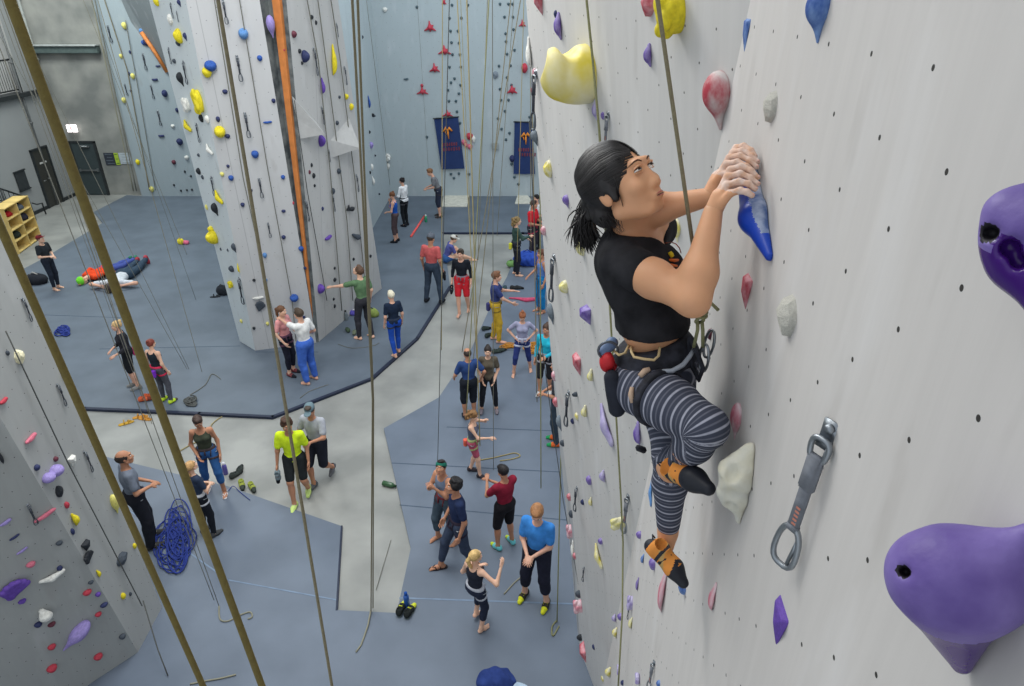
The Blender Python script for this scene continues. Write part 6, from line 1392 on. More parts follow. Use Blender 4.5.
    # hair
    capH = [('e', (0, -.018, .038), None, (.084, .094, .094)), ('c', (.0, -.10, .02), (.0, -.128, -.008), .026, .024), ('c', (.06, .0, .02), (.072, .012, -.018), .022, .012), ('c', (-.06, .0, .02), (-.072, .012, -.018), .022, .012), ('e', (0, -.07, -.03), None, (.062, .042, .05))]
    subsH = [('e', (0, .098, -.020), None, (.071, .060, .092)), ('e', (.088, -.006, -.020), None, (.022, .014, .021)), ('e', (-.088, -.004, -.014), None, (.022, .017, .028)), ('e', (0, .03, -.13), None, (.10, .07, .07))]
    VH, FH = smooth_vf(blob(capH, .0036, .014, subs=subsH, ksub=.012, wob=.0015, wf=160), 1, .35)
    hm = MB().arrays((VH, FH), M=Hm * hs, t=hc)
    rr = random.Random(5)
    for k in range(420):            # combed strands over the cap and the loose ponytail
        a = rr.uniform(-1.9, 1.9); pts = []
        for t in np.linspace(0, 1, 9):
            th = -.25 + t * 2.35; x = .0875 * math.sin(a) * math.sin(max(.05, th + .35) * .98); y = .06 - .165 * (t ** .9) ; z = .036 + .0955 * math.cos(a) * math.cos((t - .30) * 1.95)
            v = np.array([x * (1 - .75 * max(0, t - .55) / .45), y, z]); c0 = np.array([0, -.018, .038]); dv = (v - c0) / np.array([.0862, .0970, .0962]); v = c0 + dv / np.linalg.norm(dv) * np.array([.0862, .0970, .0962])
            if t > .86: v = v * .4 + np.array([rr.uniform(-.01, .01), -.116, .0]) * .6
            pts.append(hp(*v))
        hm.tube(pts, .0012, 4)
    for k in range(420):            # ponytail
        x0 = rr.gauss(0, .010); p = np.array([x0, -.126 + rr.uniform(-.01, .01), -.004 + rr.gauss(0, .010)]); pts = [hp(*p)]
        ln = rr.uniform(.05, .095); dirn = np.array([rr.gauss(0, .26), -.72 + rr.gauss(0, .22), -.55 + rr.gauss(0, .24)]); dirn /= np.linalg.norm(dirn)
        for t in (.3, .6, .85, 1.0): pts.append(hp(*(p + dirn * ln * t + np.array([0, -.012 * math.sin(t * 3), -.03 * t * t]))))
        hm.tube(pts, [.0022, .0024, .0020, .0012, .0003], 4)
    for k in range(22):             # wisps at the nape and the temple
        x0 = .05 + rr.uniform(-.01, .02); p = np.array([x0, -.05 + rr.uniform(-.03, .03), -.04]); pts = [hp(*p), hp(*(p + np.array([rr.uniform(-.005, .008), rr.uniform(-.01, .012), -.03]))), hp(*(p + np.array([rr.uniform(-.01, .01), rr.uniform(-.02, .02), -.062])))]
        hm.tube(pts, [.001, .0009, .0003], 4)
    for k in range(9):
        p = np.array([.066 - k * .001, .035 + k * .0012, .045]); hm.tube([hp(*p), hp(p[0] + .007, p[1] + .002 - k * .002, .01), hp(p[0] + .006, p[1] - .006 - k * .002, -.02), hp(p[0] + .002, p[1] - .016 - k * .002, -.045 - k * .002)], [.0012, .001, .0008, .0003], 4)
    hm.build('hair', mat('black_hair', (22, 20, 21), rough=.5, noise=.3, nscale=40, spec=.5, c2=(34, 30, 32)), body)
    # climbing shoes
    m_so = mat('orange_suede', (214, 138, 62), rough=.8, noise=.1, nscale=20, bump=.2); m_sb = mat('black_rubber', (30, 33, 42), rough=.5, noise=.1); m_st = mat('tan_suede', (184, 150, 92), rough=.85, noise=.1)
    def shoe(an_, heel, toe, upv, anchor):
        f = unit(toe - heel); z = unit(upv - f * (f @ upv)); x = np.cross(f, z); R3 = np.stack([x, f, z], 1); c = (heel + toe) / 2; Ln = np.linalg.norm(toe - heel)
        k = Ln / .20
        pr = [('c', (0, -.085, .0), (0, -.06, .012), .026, .030), ('c', (0, -.06, .008), (0, .03, .004), .031, .033), ('c', (0, .03, .004), (.006, .085, -.008), .034, .021), ('c', (0, -.055, .03), (0, -.055, .045), .029, .030), ('c', (0, -.03, .025), (0, .02, .018), .026, .026)]
        V, Fc = blob(pr, .0042, .022, subs=[('c', (0, -.055, .055), (0, -.055, .10), .0255, .03)], ksub=.006); V, Fc = smooth_vf((V, Fc), 1); cen = V[Fc].mean(1)
        mi = np.zeros(len(Fc), int); mi[(cen[:, 1] > (.014 if anchor else .038))] = 1; mi[cen[:, 2] < -.016] = 1; mi[(cen[:, 1] < -.088)] = 1
        mi[(np.abs(cen[:, 1] + .005 + cen[:, 2] * .6) < .011) & (cen[:, 2] > -.012)] = 2; mi[(np.abs(cen[:, 1] - .022 - np.abs(cen[:, 0]) * .5) < .009)] = 1; mi[(np.abs(cen[:, 1] + .035) < .006)] = 1
        M3 = R3 * k; o = MB().arrays((V, Fc, mi.tolist()), M=M3, t=c).build('climbing_shoe', [m_so, m_sb, m_st], body)
        st = MB(); st.tube([c + M3 @ np.array(p) for p in ((-.034, -.02, .004), (-.022, -.012, .036), (0, -.008, .046), (.022, -.012, .036), (.034, -.02, .004))], .0065 * k, 6)
        st.build('strap', m_sb, o)
        MB().tube([c + M3 @ np.array(p) for p in ((-.006, -.092, .045), (0, -.104, .056), (.006, -.092, .045))], .0035 * k, 6).build('heel_loop', m_sb, o); return o
    shoe(anL, q(648, 543, 2.28), q(688, 584, 2.20), np.array([.45, -.5, .75]), False)
    shoe(anR, q(672, 469, 2.05), q(710, 487, 1.86), np.array([-.1, -.8, .55]), True)
    return body
CL = climber()
# the climber's top rope
_t = dp(657, -4, 1.62); _k = dp(701, 302, 1.90)
rope_pts([topup(_t, _k), _t, _k], .0056, 'khaki', 'rope running from above down to the climber\'s harness knot', name='rope')
# ================================================================== hanging ropes behind
def drop(xt, yt, xb, yb, hb, c, label, r=.0075, mids=(), group=None): return rope(xt, yt, xb, yb, hb, c, label, r=r, mids=mids, group=group)
# two ropes passing in front of the tower's right side, meeting at a knot on the floor
a = dp(352, -4, 3.4); b = fl(371, 612, .03)
rope_pts([topup(a, dp(364.5, 230, 4.6)), a, dp(364.5, 230, 4.6), dp(372.5, 400, 6.3), b], .0075, 'khaki', 'left of the two long ropes hanging to the corner of the concrete walkway')
a = dp(357.5, -4, 3.5); b2 = fl(373, 608, .03)
rope_pts([topup(a, dp(366.5, 230, 4.7)), a, dp(366.5, 230, 4.7), dp(373.5, 400, 6.4), b2], .0075, 'khaki', 'right of the two long ropes hanging to the corner of the concrete walkway')
rope_pts([b + np.array([0, 0, .03]), fl(368, 625, .06), fl(364, 637, .05), fl(361, 645, .05), fl(356, 652, .05)], .011, 'pale', 'loose rope tail with a knot on the mat at the walkway corner', name='rope_tail')
rope_pts([fl(391, 540, .01), fl(376, 590, .02)], .004, 'grey', 'thin cord lying across the concrete walkway towards the corner knot', name='cord')
# the lead rope running down the far facet through the quickdraws, behind the climber
P_ = [onw(x + 9, y)[0] + np.array([-.06, -.02, 0]) for x, y in ((589, -6), (596, 66), (601.5, 130), (607, 230), (612, 330), (617, 430), (620.5, 500), (622, 540), (621.5, 610), (617, 690))]
rope_pts([topup(P_[0], P_[1])] + P_, .0062, 'green', 'green rope running down the right wall behind the climber', name='rope')
rope_pts([on(536, 120, PL) + np.array([-.05, -.03, 0]), on(545, 330, PL) + np.array([-.05, -.03, 0]), on(565, 500, PL) + np.array([-.02, 0, 0]), on(587, 640, PL) + np.array([.02, 0, .0])], .004, 'dark', 'thin dark rope close to the left edge of the right wall')
for i, t in enumerate(((442.5, -3, 441.5, 350, .05, 'tan', 'rope hanging straight through the left banner, left of the man in coral'), (457, -3, 479, 398, .1, 'tan', 'tan rope hanging just right of the left banner'), (460.5, -3, 471, 232, .05, 'tan', 'second tan rope just right of the left banner'),
                       (485, -3, 487.5, 186, .1, 'khaki', 'rope left of centre on the back wall between the banners'), (487.5, -3, 478, 260, .1, 'khaki', 'thin rope between the banners slanting left'), (511, -3, 472, 372, .1, 'khaki', 'rope slanting from between the banners down to the concrete'),
                       (514, -3, 497, 236, .05, 'khaki', 'rope hanging left of the right banner to the mat edge'), (521, -3, 462, 352, .9, 'khaki', 'rope slanting down to the balding man in navy'), (524, -3, 517, 262, 1.0, 'tan', 'rope ending at the person in dark green top'),
                       (530, -3, 531, 252, 1.0, 'khaki', 'rope ending at the person in red t-shirt'), (478, 200, 466, 420, .9, 'green', 'greenish rope running to the hands of the balding man'), (540, 150, 541, 488, .95, 'green', 'greenish rope hanging down to the man in bright blue t-shirt'),
                       (533, 150, 537, 402, .9, 'khaki', 'rope beside the person in cyan'), (493, 260, 493.5, 470, .95, 'grey', 'thin grey rope between the curly-haired woman and the man in burgundy'), (474.5, 260, 480, 446, .95, 'tan', 'tan rope held by the curly-haired woman'),
                       (443, 250, 437, 486, 1.0, 'dark', 'dark rope running to the hands of the man with green headband'), (561, 455, 557, 622, .05, 'green', 'greenish rope ending in a knot beside the man in bright blue'),
                       (427, -3, 466, 300, 1.0, 'grey', 'thin grey rope slanting to the man in black shirt and red shorts') if False else (373, -3, 416, 170, .9, 'grey', 'thin grey rope slanting across the back wall to the grey-shirted man'), (417, -3, 429, 178, .9, 'grey', 'thin grey rope left of the left banner'),
                       (366, -3, 390, 185, 1.0, 'grey', 'thin rope before the side wall above the woman in blue'),
                       (82, -3, 187, 255, .1, 'khaki', 'rope before the concrete wall, right of the exit sign'), (90, -3, 196, 300, .1, 'grey', 'rope along the left edge of the far left climbing wall'), (97, -3, 202, 372, .1, 'khaki', 'pale rope crossing the left edge of the far climbing wall'),
                       (70, 200, 143, 400, .1, 'grey', 'thin dark rope over the blond woman in black and pink'), (78, 200, 152, 424, .1, 'khaki', 'khaki rope between the lying people and the concrete'),
                       (92, 200, 187, 369, .1, 'grey', 'left of two grey ropes meeting above the grey rope coil'), (106, 200, 189, 369, .1, 'grey', 'right of two grey ropes meeting above the grey rope coil'), (187, 372, 262, 560, .1, 'grey', 'grey rope passing the grey coil towards the mat') if False else (148, 430, 214, 600, .1, 'grey', 'thin dark rope over the blue rope pile, the left one'), (156, 430, 219, 606, .1, 'grey', 'thin dark rope over the blue rope pile, the right one'),
                       )):
    drop(*t, r=.0045 if t[0] < 200 or 'grey' in t[6] or t[5] == 'dark' else .0075)
# ropes lying against the tower
def wall_rope(pts, pl, c, label, off=.05, r=.009):
    h, u_, n = frame_of(pl); Q = [on(x, y, pl) + n * off for x, y in pts]; rope_pts(([topup(Q[0], Q[1])] if pts[0][1] < 0 else []) + Q, r, c, label)
wall_rope(((214, -4), (243, 176), (280, 345)), PT1, 'grey', 'thin rope against the tower front near its left corner')
wall_rope(((239, -4), (268, 170), (292, 300), (296, 340)), PT1, 'grey', 'thin rope down the middle of the tower front')
wall_rope(((304, -4), (316, 60), (328, 170), (340, 310)), PT2, 'grey', 'thin rope on the tower side, right of the orange strip', r=.011)
wall_rope(((315, -4), (329, 100), (345, 220), (351, 300)), PT2, 'grey', 'thin rope on the middle of the tower side', r=.011)
wall_rope(((328, -4), (338, 60), (353, 180), (364, 290)), PT2, 'grey', 'thin rope on the right part of the tower side', r=.011)
wall_rope(((292, 100), (305, 190), (325, 300)), PT2, 'dark', 'thin dark rope beside the upper volume on the tower side', r=.009)
wall_rope(((0, 331), (62, 461), (135, 600), (138, 606)), PW1, 'dark', 'dark rope lying down the strip of the lower left wall', off=.05, r=.006)
rope_pts([on(137, 604, PW1) + np.array([.05, .05, 0]), fl(158, 650, .3), fl(168, 676, .06)], .007, 'dark', 'dark rope end reaching the floor with a yellow knot by the lower left wall')
wall_rope(((104, -4), (128, 70), (150, 190)), PB, 'khaki', 'khaki rope on the far left climbing wall', r=.016)
wall_rope(((126, 20), (139, 90), (156, 190)), PB, 'grey', 'grey rope on the middle of the far left climbing wall', r=.012)
for k, (x, c) in enumerate(((93, 'pale'), (96, 'grey'))):
    wall_rope(((x, -4), (x + 42, 190)), PB, c, ('pale' if k == 0 else 'grey') + ' rope at the left border of the far left climbing wall', r=.02, off=.12)
# loose ropes and coils on the floor
def squiggle(cx, cy, rx, ry, n, seed, c, label, name='rope_pile', r=.007, z=.05):
    rr = random.Random(seed); pts = []; x0 = fl(cx, cy, z); A1 = fl(cx + rx, cy, z) - x0; A2 = fl(cx, cy - ry, z) - x0; th = rr.uniform(0, 6)
    ox = oy = 0
    for i in range(n * 9):
        if i % 9 == 0: tx, ty, rl = rr.uniform(-.55, .55), rr.uniform(-.55, .55), rr.uniform(.22, .45)
        ox += (tx - ox) * .18; oy += (ty - oy) * .18; th += .7 + rr.uniform(-.1, .25)
        p = x0 + A1 * (ox + rl * math.cos(th)) + A2 * (oy + rl * math.sin(th) * .8); p[2] = z + .015 * (i % 9) / 9 + .05 * math.exp(-(ox * ox + oy * oy) * 4) * (i / (n * 9)); pts.append(p)
    P = [np.array(p) for p in pts]; out = []
    for i in range(1, len(P) - 2):
        for k in range(3):
            t = k / 3; out.append(.5 * ((2 * P[i]) + (-P[i-1] + P[i+1]) * t + (2*P[i-1] - 5*P[i] + 4*P[i+1] - P[i+2]) * t * t + (-P[i-1] + 3*P[i] - 3*P[i+1] + P[i+2]) * t ** 3))
    o = MB().tube(out, r, 6).build(name, RM[c]); recenter(o); tag(o, label, 'rope'); return o
squiggle(176, 537, 25, 44, 30, 4, 'blueish', 'big tangled pile of blue rope between the two people at lower left', r=.009)
squiggle(62, 331, 10, 7, 16, 5, 'blueish', 'small blue rope coil on the mat beside the lower left wall', r=.014)
squiggle(190, 402, 9, 7, 14, 8, 'dark', 'dark grey rope coil near the mat edge', r=.014)
squiggle(534, 348, 16, 9, 18, 11, 'orange', 'orange rope pile behind the woman with hands on hips', r=.012)
squiggle(508, 346, 12, 5, 9, 12, 'orange', 'loose orange rope beside the mustard trousers', name='loose_rope', r=.012)
squiggle(88, 436, 1, 1, 2, 1, 'tan', 'short tan rope scrap at the walkway edge', name='loose_rope', r=.006) if False else None
def frope(pix, c, label, r=.010, z=.05, name='loose_rope'):
    P = [fl(x, y, z) for x, y in pix]; out = []
    P = [P[0]] + P + [P[-1]]
    for i in range(1, len(P) - 2):
        for k in range(5):
            t = k / 5; out.append(.5 * ((2 * P[i]) + (-P[i-1] + P[i+1]) * t + (2*P[i-1] - 5*P[i] + 4*P[i+1] - P[i+2]) * t * t + (-P[i-1] + 3*P[i] - 3*P[i+1] + P[i+2]) * t ** 3))
    o = MB().tube(out, r, 6).build(name, RM[c]); recenter(o); tag(o, label, 'rope'); return o
frope(((480, 460), (492, 458), (505, 455), (515, 453), (520, 456), (512, 459), (498, 461)), 'tan', 'tan rope lying on the mat right of the curly-haired woman')
frope(((504, 594), (514, 583), (523, 574), (525, 560)), 'pale', 'rope tail on the mat left of the man in bright blue')
frope(((557, 620), (552, 627), (553, 636), (560, 624)), 'green', 'greenish rope end curled on the mat near the right wall')
frope(((219, 606), (220, 619), (228, 621), (240, 615), (250, 612), (252, 617), (247, 619)), 'pale', 'pale rope end snaking on the mat beside the thickest rope')
frope(((190, 684), (205, 681), (222, 678), (238, 674)), 'pale', 'pale rope tail at the bottom edge beside the thick olive rope')
frope(((178, 452), (194, 443), (206, 440), (212, 424), (228, 413)), 'tan', 'tan rope on the concrete behind the woman in olive tank top', z=.012)
frope(((100, 418), (116, 414), (136, 420)), 'grey', 'grey rope scrap at the front mat edge', z=.012) if False else None
frope(((338, 344), (352, 348), (372, 346), (380, 342)), 'grey', 'thin grey rope on the mat below the man in green', r=.006)
frope(((300, 398), (308, 392), (318, 388), (330, 384)), 'grey', 'thin grey rope near the bare feet of the white-shirted man', r=.006)
frope(((190, 395), (205, 385), (212, 374), (222, 380)), 'grey', 'grey rope trailing from the dark coil on the mat', r=.008)
frope(((250, 500), (240, 492), (233, 486), (228, 492)), 'blueish', 'short blue cord beside the woman with the long ponytail', r=.006)

# ================================================================== banners
m_ban = mat('navy_banner_cloth', (36, 56, 102), rough=.85, noise=.08, nscale=3, bump=.15, bscale=6); m_gold = mat('gold_emblem', (226, 140, 52), rough=.8); m_rtxt = mat('rust_lettering', (122, 58, 72), rough=.8)
def banner(q4, label, em):
    P = [on(x, y, ((0, 1, 0), (0, 25.72, 0))) for x, y in q4]; c = sum(P) / 4
    e = empty('wall_banner', tuple(c)); tag(e, label, 'banner'); V = []; n, m = 7, 12
    def at(s, t): return (P[0] * (1 - s) + P[1] * s) * (1 - t) + (P[3] * (1 - s) + P[2] * s) * t
    for j in range(m + 1):
        for i in range(n + 1):
            p = at(i / n, j / m) - c; p[1] += .018 * math.sin(i * 1.7 + j * .4); V.append(p)
    Vb = [v + np.array([0, .012, 0]) for v in V]; N1 = len(V); Fc = [(j*(n+1)+i, j*(n+1)+i+1, (j+1)*(n+1)+i+1, (j+1)*(n+1)+i) for j in range(m) for i in range(n)]; Fb = [tuple(k + N1 for k in f[::-1]) for f in Fc]
    MB().add(V + Vb, Fc + Fb).build('cloth', m_ban, e)
    tb = MB().tube([at(0, 0) - c + np.array([-.04, -.01, .01]), at(1, 0) - c + np.array([.04, -.01, .01])], .022, 8); tb.build('top_rod', m_dark, e)
    u0 = at(*em) - c; right = unit(at(1, .5) - at(0, .5)); dn = unit(at(.5, 1) - at(.5, 0)); f = np.array([0, -.035, 0])
    g = MB()                                       # small spreading emblem: two wings over a stem
    g.tube([u0 + f - right * .17 - dn * -.02, u0 + f - right * .06 - dn * .10, u0 + f, u0 + f + right * .06 - dn * .10, u0 + f + right * .17 + dn * .02], [.03, .06, .05, .06, .03], 6)
    g.tube([u0 + f - dn * .05, u0 + f + dn * .30], [.045, .02], 6); g.tube([u0 + f - right * .10 + dn * .02, u0 + f - right * .06 + dn * .14], .02, 5)
    g.build('emblem', m_gold, e)
    for row, (y0, wd, k_) in enumerate(((.50, .52, 7), (.68, .58, 7))):       # two rows of lettering too small to read in the photo
        lt = MB()
        for k in range(k_):
            c0 = u0 + f * .7 + dn * y0 + right * (wd * (k / (k_ - 1) - .5) + .05 * row)
            lt.box(c0, (.05, .008, .13 - .02 * (k % 2))).box(c0 + right * .022 + dn * (.03 * (k % 3 - 1)), (.03, .008, .03))
        lt.build('lettering', m_rtxt, e, smooth=False)
    return e
banner(((434, 119), (458, 117), (464.5, 168.5), (441.5, 169.5)), 'navy banner with a small gold emblem on the back wall, the left one', (.5, .24))
banner(((514.5, 122), (532, 122.5), (535, 174), (513.5, 174)), 'navy banner with a small gold emblem on the back wall, the right one', (.62, .26))
# small socket box on the back wall
o = MB().box((0, 0, 0), (.26, .09, .24), bevel=.015).box((0, -.05, .04), (.16, .02, .05)).box((0, -.05, -.05), (.16, .02, .05)).build('outlet_box', mat('grey_outlet_box', (150, 158, 158)), smooth=False)
o.location = on(495, 146, PB) + np.array([0, -.05, 0]); tag(o, 'small grey box on the back wall between the two banners', 'box')

# ================================================================== things on the floor
def solid(name, V_F, m, loc, label, cat, yaw=0, group=None):
    mb = MB().arrays(V_F) if not isinstance(V_F, MB) else V_F
    o = mb.build(name, m); o.location = Vector(loc); o.rotation_euler[2] = R_(yaw); tag(o, label, cat, group); return o
def loose_shoe(px, py, yaw, c1, c2, label, kind='climb', z=.04, s=1.0, lean=0):
    V1, F1, M1 = shoe_t(kind); o = MB(); o.v = (V1 * s).tolist(); o.f = [tuple(q_) for q_ in F1]; o.m = list(M1); o.n = len(V1)
    b = o.build('climbing_shoe' if kind == 'climb' else 'sandal', [fab(c1), fab(c2), fab(c2)]); b.location = Vector(fl(px, py, z + .003)); b.rotation_euler = (0, R_(lean), R_(yaw - 90)); tag(b, label, 'shoe'); return b
Y_ = (200, 206, 60)
loose_shoe(400.5, 612, 80, (40, 44, 44), Y_, 'black and yellow climbing shoe by the walkway corner, the left of the pair', z=0.04)
loose_shoe(409, 614, 70, (40, 44, 44), Y_, 'black and yellow climbing shoe by the walkway corner, the right of the pair', z=.04)
loose_shoe(242, 485.5, 300, (150, 160, 70), (60, 66, 62), 'olive and yellow climbing shoe on the concrete, left of its pair', z=0)
loose_shoe(252, 488, 310, (150, 160, 70), (60, 66, 62), 'olive and yellow climbing shoe on the concrete, right of its pair', z=0)
loose_shoe(234.5, 477, 60, (60, 66, 64), (34, 36, 38), 'black shoe on the concrete behind the olive ones, left of its pair', z=0)
loose_shoe(240, 472, 100, (60, 66, 64), (34, 36, 38), 'black shoe on the concrete behind the olive ones, right of its pair', z=0)
loose_shoe(143.5, 401, 20, (206, 100, 66), (120, 60, 50), 'orange climbing shoe on the mat beside the thick olive rope')
loose_shoe(148, 398, 40, (196, 92, 60), (120, 60, 50), 'second orange climbing shoe, behind the first one on the mat')
loose_shoe(124.5, 424, 35, (190, 150, 60), (110, 70, 40), 'tan sandal on the concrete, the left one', 'sandal', z=0)
loose_shoe(138.5, 417.5, 20, (196, 140, 62), (120, 70, 50), 'tan sandal on the concrete, the middle one', 'sandal', z=0)
loose_shoe(144, 419, -10, (196, 140, 62), (120, 70, 50), 'tan sandal on the concrete, the right one', 'sandal', z=0)
loose_shoe(348, 331.5, 120, (74, 92, 74), (40, 46, 44), 'dark green climbing shoe below the man in green, left of the pair')
loose_shoe(354.5, 334, 100, (120, 130, 110), (60, 66, 60), 'grey-green climbing shoe below the man in green, right of the pair')
loose_shoe(485, 330, 30, (50, 60, 58), (30, 34, 34), 'dark shoe left of the mustard trousers, upper one')
loose_shoe(487.5, 337, 60, (50, 60, 58), (30, 34, 34), 'dark shoe left of the mustard trousers, lower one')
loose_shoe(504.5, 289, 80, (60, 84, 90), (40, 44, 50), 'dark shoe on the mat behind the man in mustard trousers')
loose_shoe(513, 289, 5, (50, 52, 54), (36, 36, 38), 'dark slipper on the mat, left of two behind the mustard trousers')
loose_shoe(518, 289, 5, (50, 52, 54), (36, 36, 38), 'dark slipper on the mat, right of two behind the mustard trousers')
loose_shoe(495.5, 353, 20, (60, 70, 66), (36, 40, 40), 'dark shoe behind the head of the woman in olive-brown, left')
loose_shoe(500.5, 352, 40, (60, 70, 66), (36, 40, 40), 'dark shoe behind the head of the woman in olive-brown, right')
loose_shoe(214, 297, 10, (50, 54, 58), (36, 38, 40), 'small black sandal on the mat left of the tower foot', 'sandal')
loose_shoe(124, 277, 60, (90, 90, 50), (50, 50, 40), 'olive shoe lying on the mat above the orange-clothed person')
loose_shoe(457, 289, 120, (60, 60, 50), (50, 50, 44), 'small dark shoe on the mat edge beside the man in coral') if False else None
def bottle(px, py, col, cap, h, r, label, lie=None, z=.04):
    e = empty('water_bottle', fl(px, py, z + (r if lie is not None else 0))); tag(e, label, 'bottle')
    prof = [(0, .0), (r * .95, .0), (r, .01), (r, h * .68), (r * .8, h * .78), (r * .45, h * .84)]
    def lathe(pr, m, nm):
        V = []; n = 14
        for rr_, zz in pr:
            for k in range(n): V.append((rr_ * math.cos(6.28318 * k / n), rr_ * math.sin(6.28318 * k / n), zz))
        Fc = [(j*n+k, j*n+(k+1) % n, (j+1)*n+(k+1) % n, (j+1)*n+k) for j in range(len(pr) - 1) for k in range(n)]
        return MB().add(V, Fc).build(nm, m, e)
    lathe(prof, mat('bottle_%d_%d_%d' % col, col, rough=.25, spec=.6, noise=.04), 'body'); lathe([(r * .5, h * .83), (r * .55, h * .84), (r * .55, h), (0, h)], fab(cap), 'lid')
    if lie is not None: e.rotation_euler = (R_(90), 0, R_(lie))
bottle(407, 606, (40, 90, 170), (30, 70, 140), .25, .038, 'blue bottle standing behind the black and yellow shoes')
bottle(346.5, 320, (110, 120, 124), (40, 44, 46), .26, .042, 'grey bottle standing on the mat against the tower')
bottle(226, 474, (92, 84, 160), (210, 210, 220), .24, .04, 'purple bottle on the concrete beside the black shoes', z=0)
bottle(426, 222, (40, 140, 100), (200, 210, 206), .26, .05, 'green bottle standing on the mat at the back by the red foam stick')
bottle(383, 483, (48, 84, 52), (36, 60, 40), .24, .045, 'green bottle lying on its side on the concrete walkway', lie=70, z=0)
# foam stick, toy, bags
a = fl(424.5, 216, .07); b = fl(411, 236.5, .07)
o = MB().tube([a, b], .035, 8).tube([a, a + (a - b) * .02], .02, 8).build('foam_roller_stick', fab((226, 96, 92))); recenter(o); tag(o, 'thin red stick lying on the mat at the back', 'stick')
def lump(px, py, r3, col, label, name, cat, yaw=0, z=.04, strap=None, wob=.012):
    e = empty(name, fl(px, py, z)); tag(e, label, cat); e.rotation_euler[2] = R_(yaw)
    MB().arrays(smooth_vf(blob([('e', (0, 0, r3[2] * .75), None, r3), ('e', (r3[0] * .35, 0, r3[2] * .6), None, (r3[0] * .7, r3[1] * .9, r3[2] * .85))], .014, .04, cuts=[((0, 0, -1), -.0)], wob=wob, wf=22), 1)).build('bag_body', fab(col), e)
    if strap: MB().tube([(-r3[0] * .5, 0, r3[2] * 1.4), (0, -.03, r3[2] * 2.1), (r3[0] * .5, 0, r3[2] * 1.4)], .014, 6).build('strap', fab(strap), e)
    return e
lump(37, 283, (.30, .20, .16), (40, 42, 48), 'black bag on the mat by the top edge of the lower left wall', 'duffel_bag', 'bag', strap=(180, 176, 170))
lump(223, 294, (.16, .14, .14), (44, 48, 54), 'small black bag on the mat left of the tower foot', 'chalk_bag', 'bag', strap=(60, 60, 64))
lump(372, 316, (.17, .12, .12), (140, 156, 84), 'olive green bag on the mat right of the man in green', 'chalk_bag', 'bag', strap=(60, 70, 80))
lump(354.5, 314.5, (.14, .10, .07), (92, 84, 170), 'small purple bag on the mat between the grey bottle and the man in green', 'chalk_bag', 'bag', strap=(210, 210, 210))
lump(527, 264, (.42, .3, .22), (52, 84, 176), 'bright blue tarp bag on the mat behind the person in red', 'rope_bag', 'bag', wob=.03, strap=(40, 60, 130))
lump(511, 266, (.14, .12, .1), (110, 150, 90), 'small green bag at the mat edge beside the person in dark green', 'chalk_bag', 'bag', strap=(80, 90, 70))
lump(495, 686, (.22, .16, .12), (44, 62, 120), 'navy bag at the bottom edge of the picture', 'rope_bag', 'bag', wob=.035)
lump(508, 694, (.24, .12, .06), (176, 196, 214), 'pale blue cloth beside the navy bag at the bottom edge', 'towel', 'towel', wob=.02)
lump(181, 244, (.10, .08, .10), (222, 206, 60), 'small yellow toy on the mat behind the tower, left', 'soft_toy', 'toy', wob=.02, strap=(220, 190, 60))
lump(186.5, 244, (.09, .08, .07), (222, 110, 140), 'small pink toy beside the yellow one', 'soft_toy', 'toy', wob=.02)
o = MB().tube([fl(509, 298, .06), fl(518, 298.5, .07), fl(526, 300, .08), fl(537, 299, .07)], [.02, .03, .06, .05], 6).build('sling', fab((206, 84, 116))); recenter(o); tag(o, 'pink webbing sling stretched on the mat behind the woman with tied-up hair', 'sling')
# cubby shelf with bags
m_ply = mat('yellow_plywood', (214, 186, 116), rough=.65, noise=.1, nscale=4); m_plyd = mat('plywood_back', (176, 146, 88), rough=.7)
c0 = fl(42, 238); c1 = fl(20, 254)
ang = math.atan2(c0[1] - c1[1], c0[0] - c1[0]); Wd = float(np.linalg.norm(c0 - c1)); Hh = 1.42; Dp = .42
def cubby(loc, yaw, W, cols, rows, label, side_only=False):
    e = empty('cubby_shelf', loc); e.rotation_euler[2] = yaw; tag(e, label, 'shelf')
    t = .03
    # local: x along the front, -y is the open front
    MB().box((0, Dp / 2, Hh / 2), (W, .02, Hh)).build('back_panel', m_plyd, e, smooth=False)
    MB().box((0, 0, Hh - t / 2), (W + .04, Dp + .02, t), bevel=.004).build('top_board', m_ply, e, smooth=False)
    for k in range(cols + 1): MB().box((-W / 2 + W * k / cols, 0, Hh / 2), (t, Dp, Hh)).build('upright', m_ply, e, smooth=False)
    for j in range(rows): MB().box((0, 0, .04 + (Hh - .06) * j / rows), (W, Dp - .01, t)).build('shelf_board', m_ply, e, smooth=False)
    return e
mid_ = (c0 + c1) / 2; nrm = np.array([math.sin(ang), -math.cos(ang), 0])
cubby(mid_ - nrm * Dp / 2, ang, Wd, 2, 4, 'yellow plywood cubby shelf of two columns at the left edge, facing the mat')
e1 = c1 - nrm * (Dp + .02) * 1.0; cubby(e1 + np.array([-.55, -.32, 0]), ang - 1.35, 1.1, 3, 4, 'yellow plywood cubby shelf cut by the left edge of the picture')
u_ = unit(c0 - c1)
for (k, j, col, lb, r3) in ((0, 3, (170, 40, 44), 'red bag in the top left cubby', (.16, .13, .09)), (1, 3, (96, 104, 116), 'grey bag in the top right cubby', (.17, .13, .10)), (1, 2, (52, 50, 62), 'black backpack filling the second cubby of the right column', (.20, .16, .14)), (0, 1, (44, 50, 44), 'dark bag with yellow strap in the third cubby of the left column', (.2, .16, .13))):
    p = c1 + u_ * Wd * (.27 + .48 * k) - nrm * Dp * .45 + np.array([0, 0, .06 + (Hh - .06) * j / 4]); e_ = lump(0, 0, r3, col, lb, 'backpack', 'bag', strap=(206, 200, 50) if j == 1 else (40, 40, 44)); e_.location = Vector(p); e_.rotation_euler[2] = ang
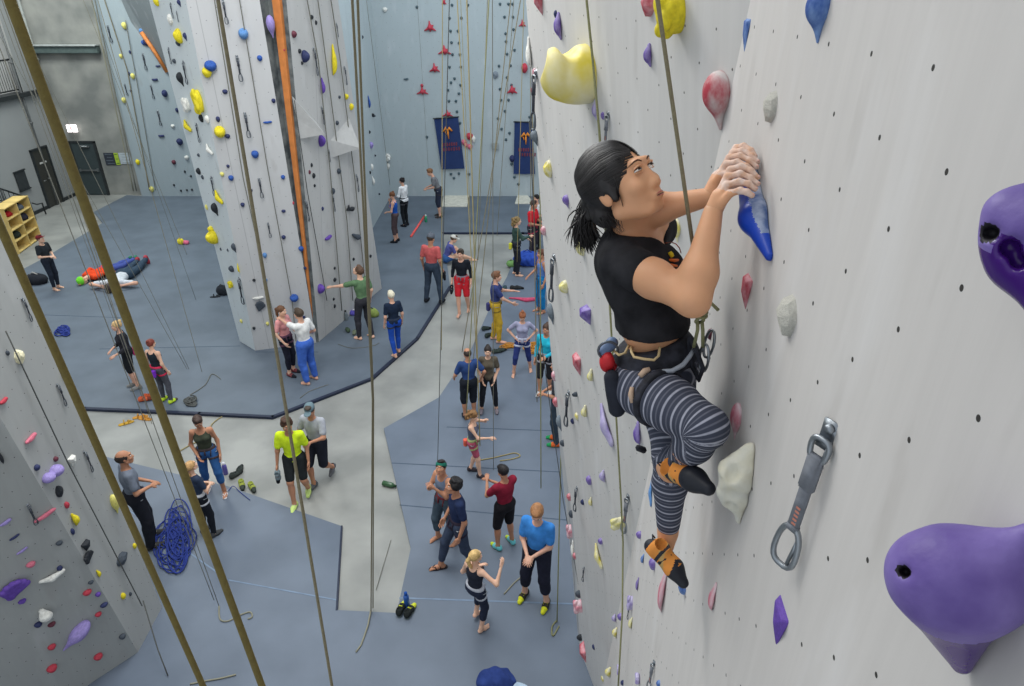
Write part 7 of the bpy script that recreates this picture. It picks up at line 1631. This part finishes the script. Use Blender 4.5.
# stair railing behind the shelf
rl2 = empty('stair_railing', (0, 0, 0)); tag(rl2, 'black stair railing sloping down behind the cubby shelf', 'railing'); PX = ((1, 0, 0), (-16.9, 0, 0))
tp = [on(x, y, PX) for x, y in ((-14, 184), (0, 188.5), (28, 198), (37, 220))]; tp2 = [on(x, y, PX) for x, y in ((32, 203), (37, 204.5), (42, 203), (46, 214))]
MB().tube(tp[:3], .03, 8).build('handrail', m_dark, rl2); MB().tube([p - np.array([0, 0, .45]) for p in tp[:3]], .02, 6).build('lower_rail', m_dark, rl2); MB().tube(tp2, .025, 8).build('end_loop', m_dark, rl2)
for k in range(9):
    p = lerp(tp[0], tp[2], k / 8.0); MB().tube([p, p - np.array([0, 0, .45])], .012, 5).build('baluster', m_dark, rl2)
for p in (tp[2], tp[1]): MB().tube([p, np.array([p[0], p[1], 0])], .03, 8).build('post', m_dark, rl2)
# ================================================================== light
w = bpy.data.worlds.new('world'); SC.world = w; w.use_nodes = True
w.node_tree.nodes['Background'].inputs[0].default_value = (.86, .93, 1.0, 1); w.node_tree.nodes['Background'].inputs[1].default_value = .82
def area(x, y, z, sx, sy, P, col, rot=(0, 0, 0)):
    l = bpy.data.lights.new('unseen_overhead_light', 'AREA'); l.shape = 'RECTANGLE'; l.size = sx; l.size_y = sy; l.energy = P; l.color = col
    o = bpy.data.objects.new('unseen_overhead_light', l); COL.objects.link(o); o.location = (x, y, z); o.rotation_euler = rot
    return o
area(-3.5, 2.5, 12.5, 3, 3, 130, (1, .95, .88))
area(-3.2, 6.8, 10.5, 3, 3, 370, (1, .96, .90))  # added key light out of view, placed to balance the right wall's facets
area(-2, 9, 13, 6, 3, 480, (.92, .97, 1))
area(-6, 17, 13, 8, 3, 700, (.88, .96, 1))
area(-1, 21, 12, 4, 3, 260, (.88, .96, 1))
area(-13.5, 21, 11.5, 4, 3, 850, (.95, 1, .96))  # added light out of view, only brightens the far left corner
SC.view_settings.view_transform = 'Standard'; SC.view_settings.look = 'None'; SC.view_settings.gamma = 1; SC.view_settings.use_curve_mapping = False
SC.view_settings.exposure = 0.0
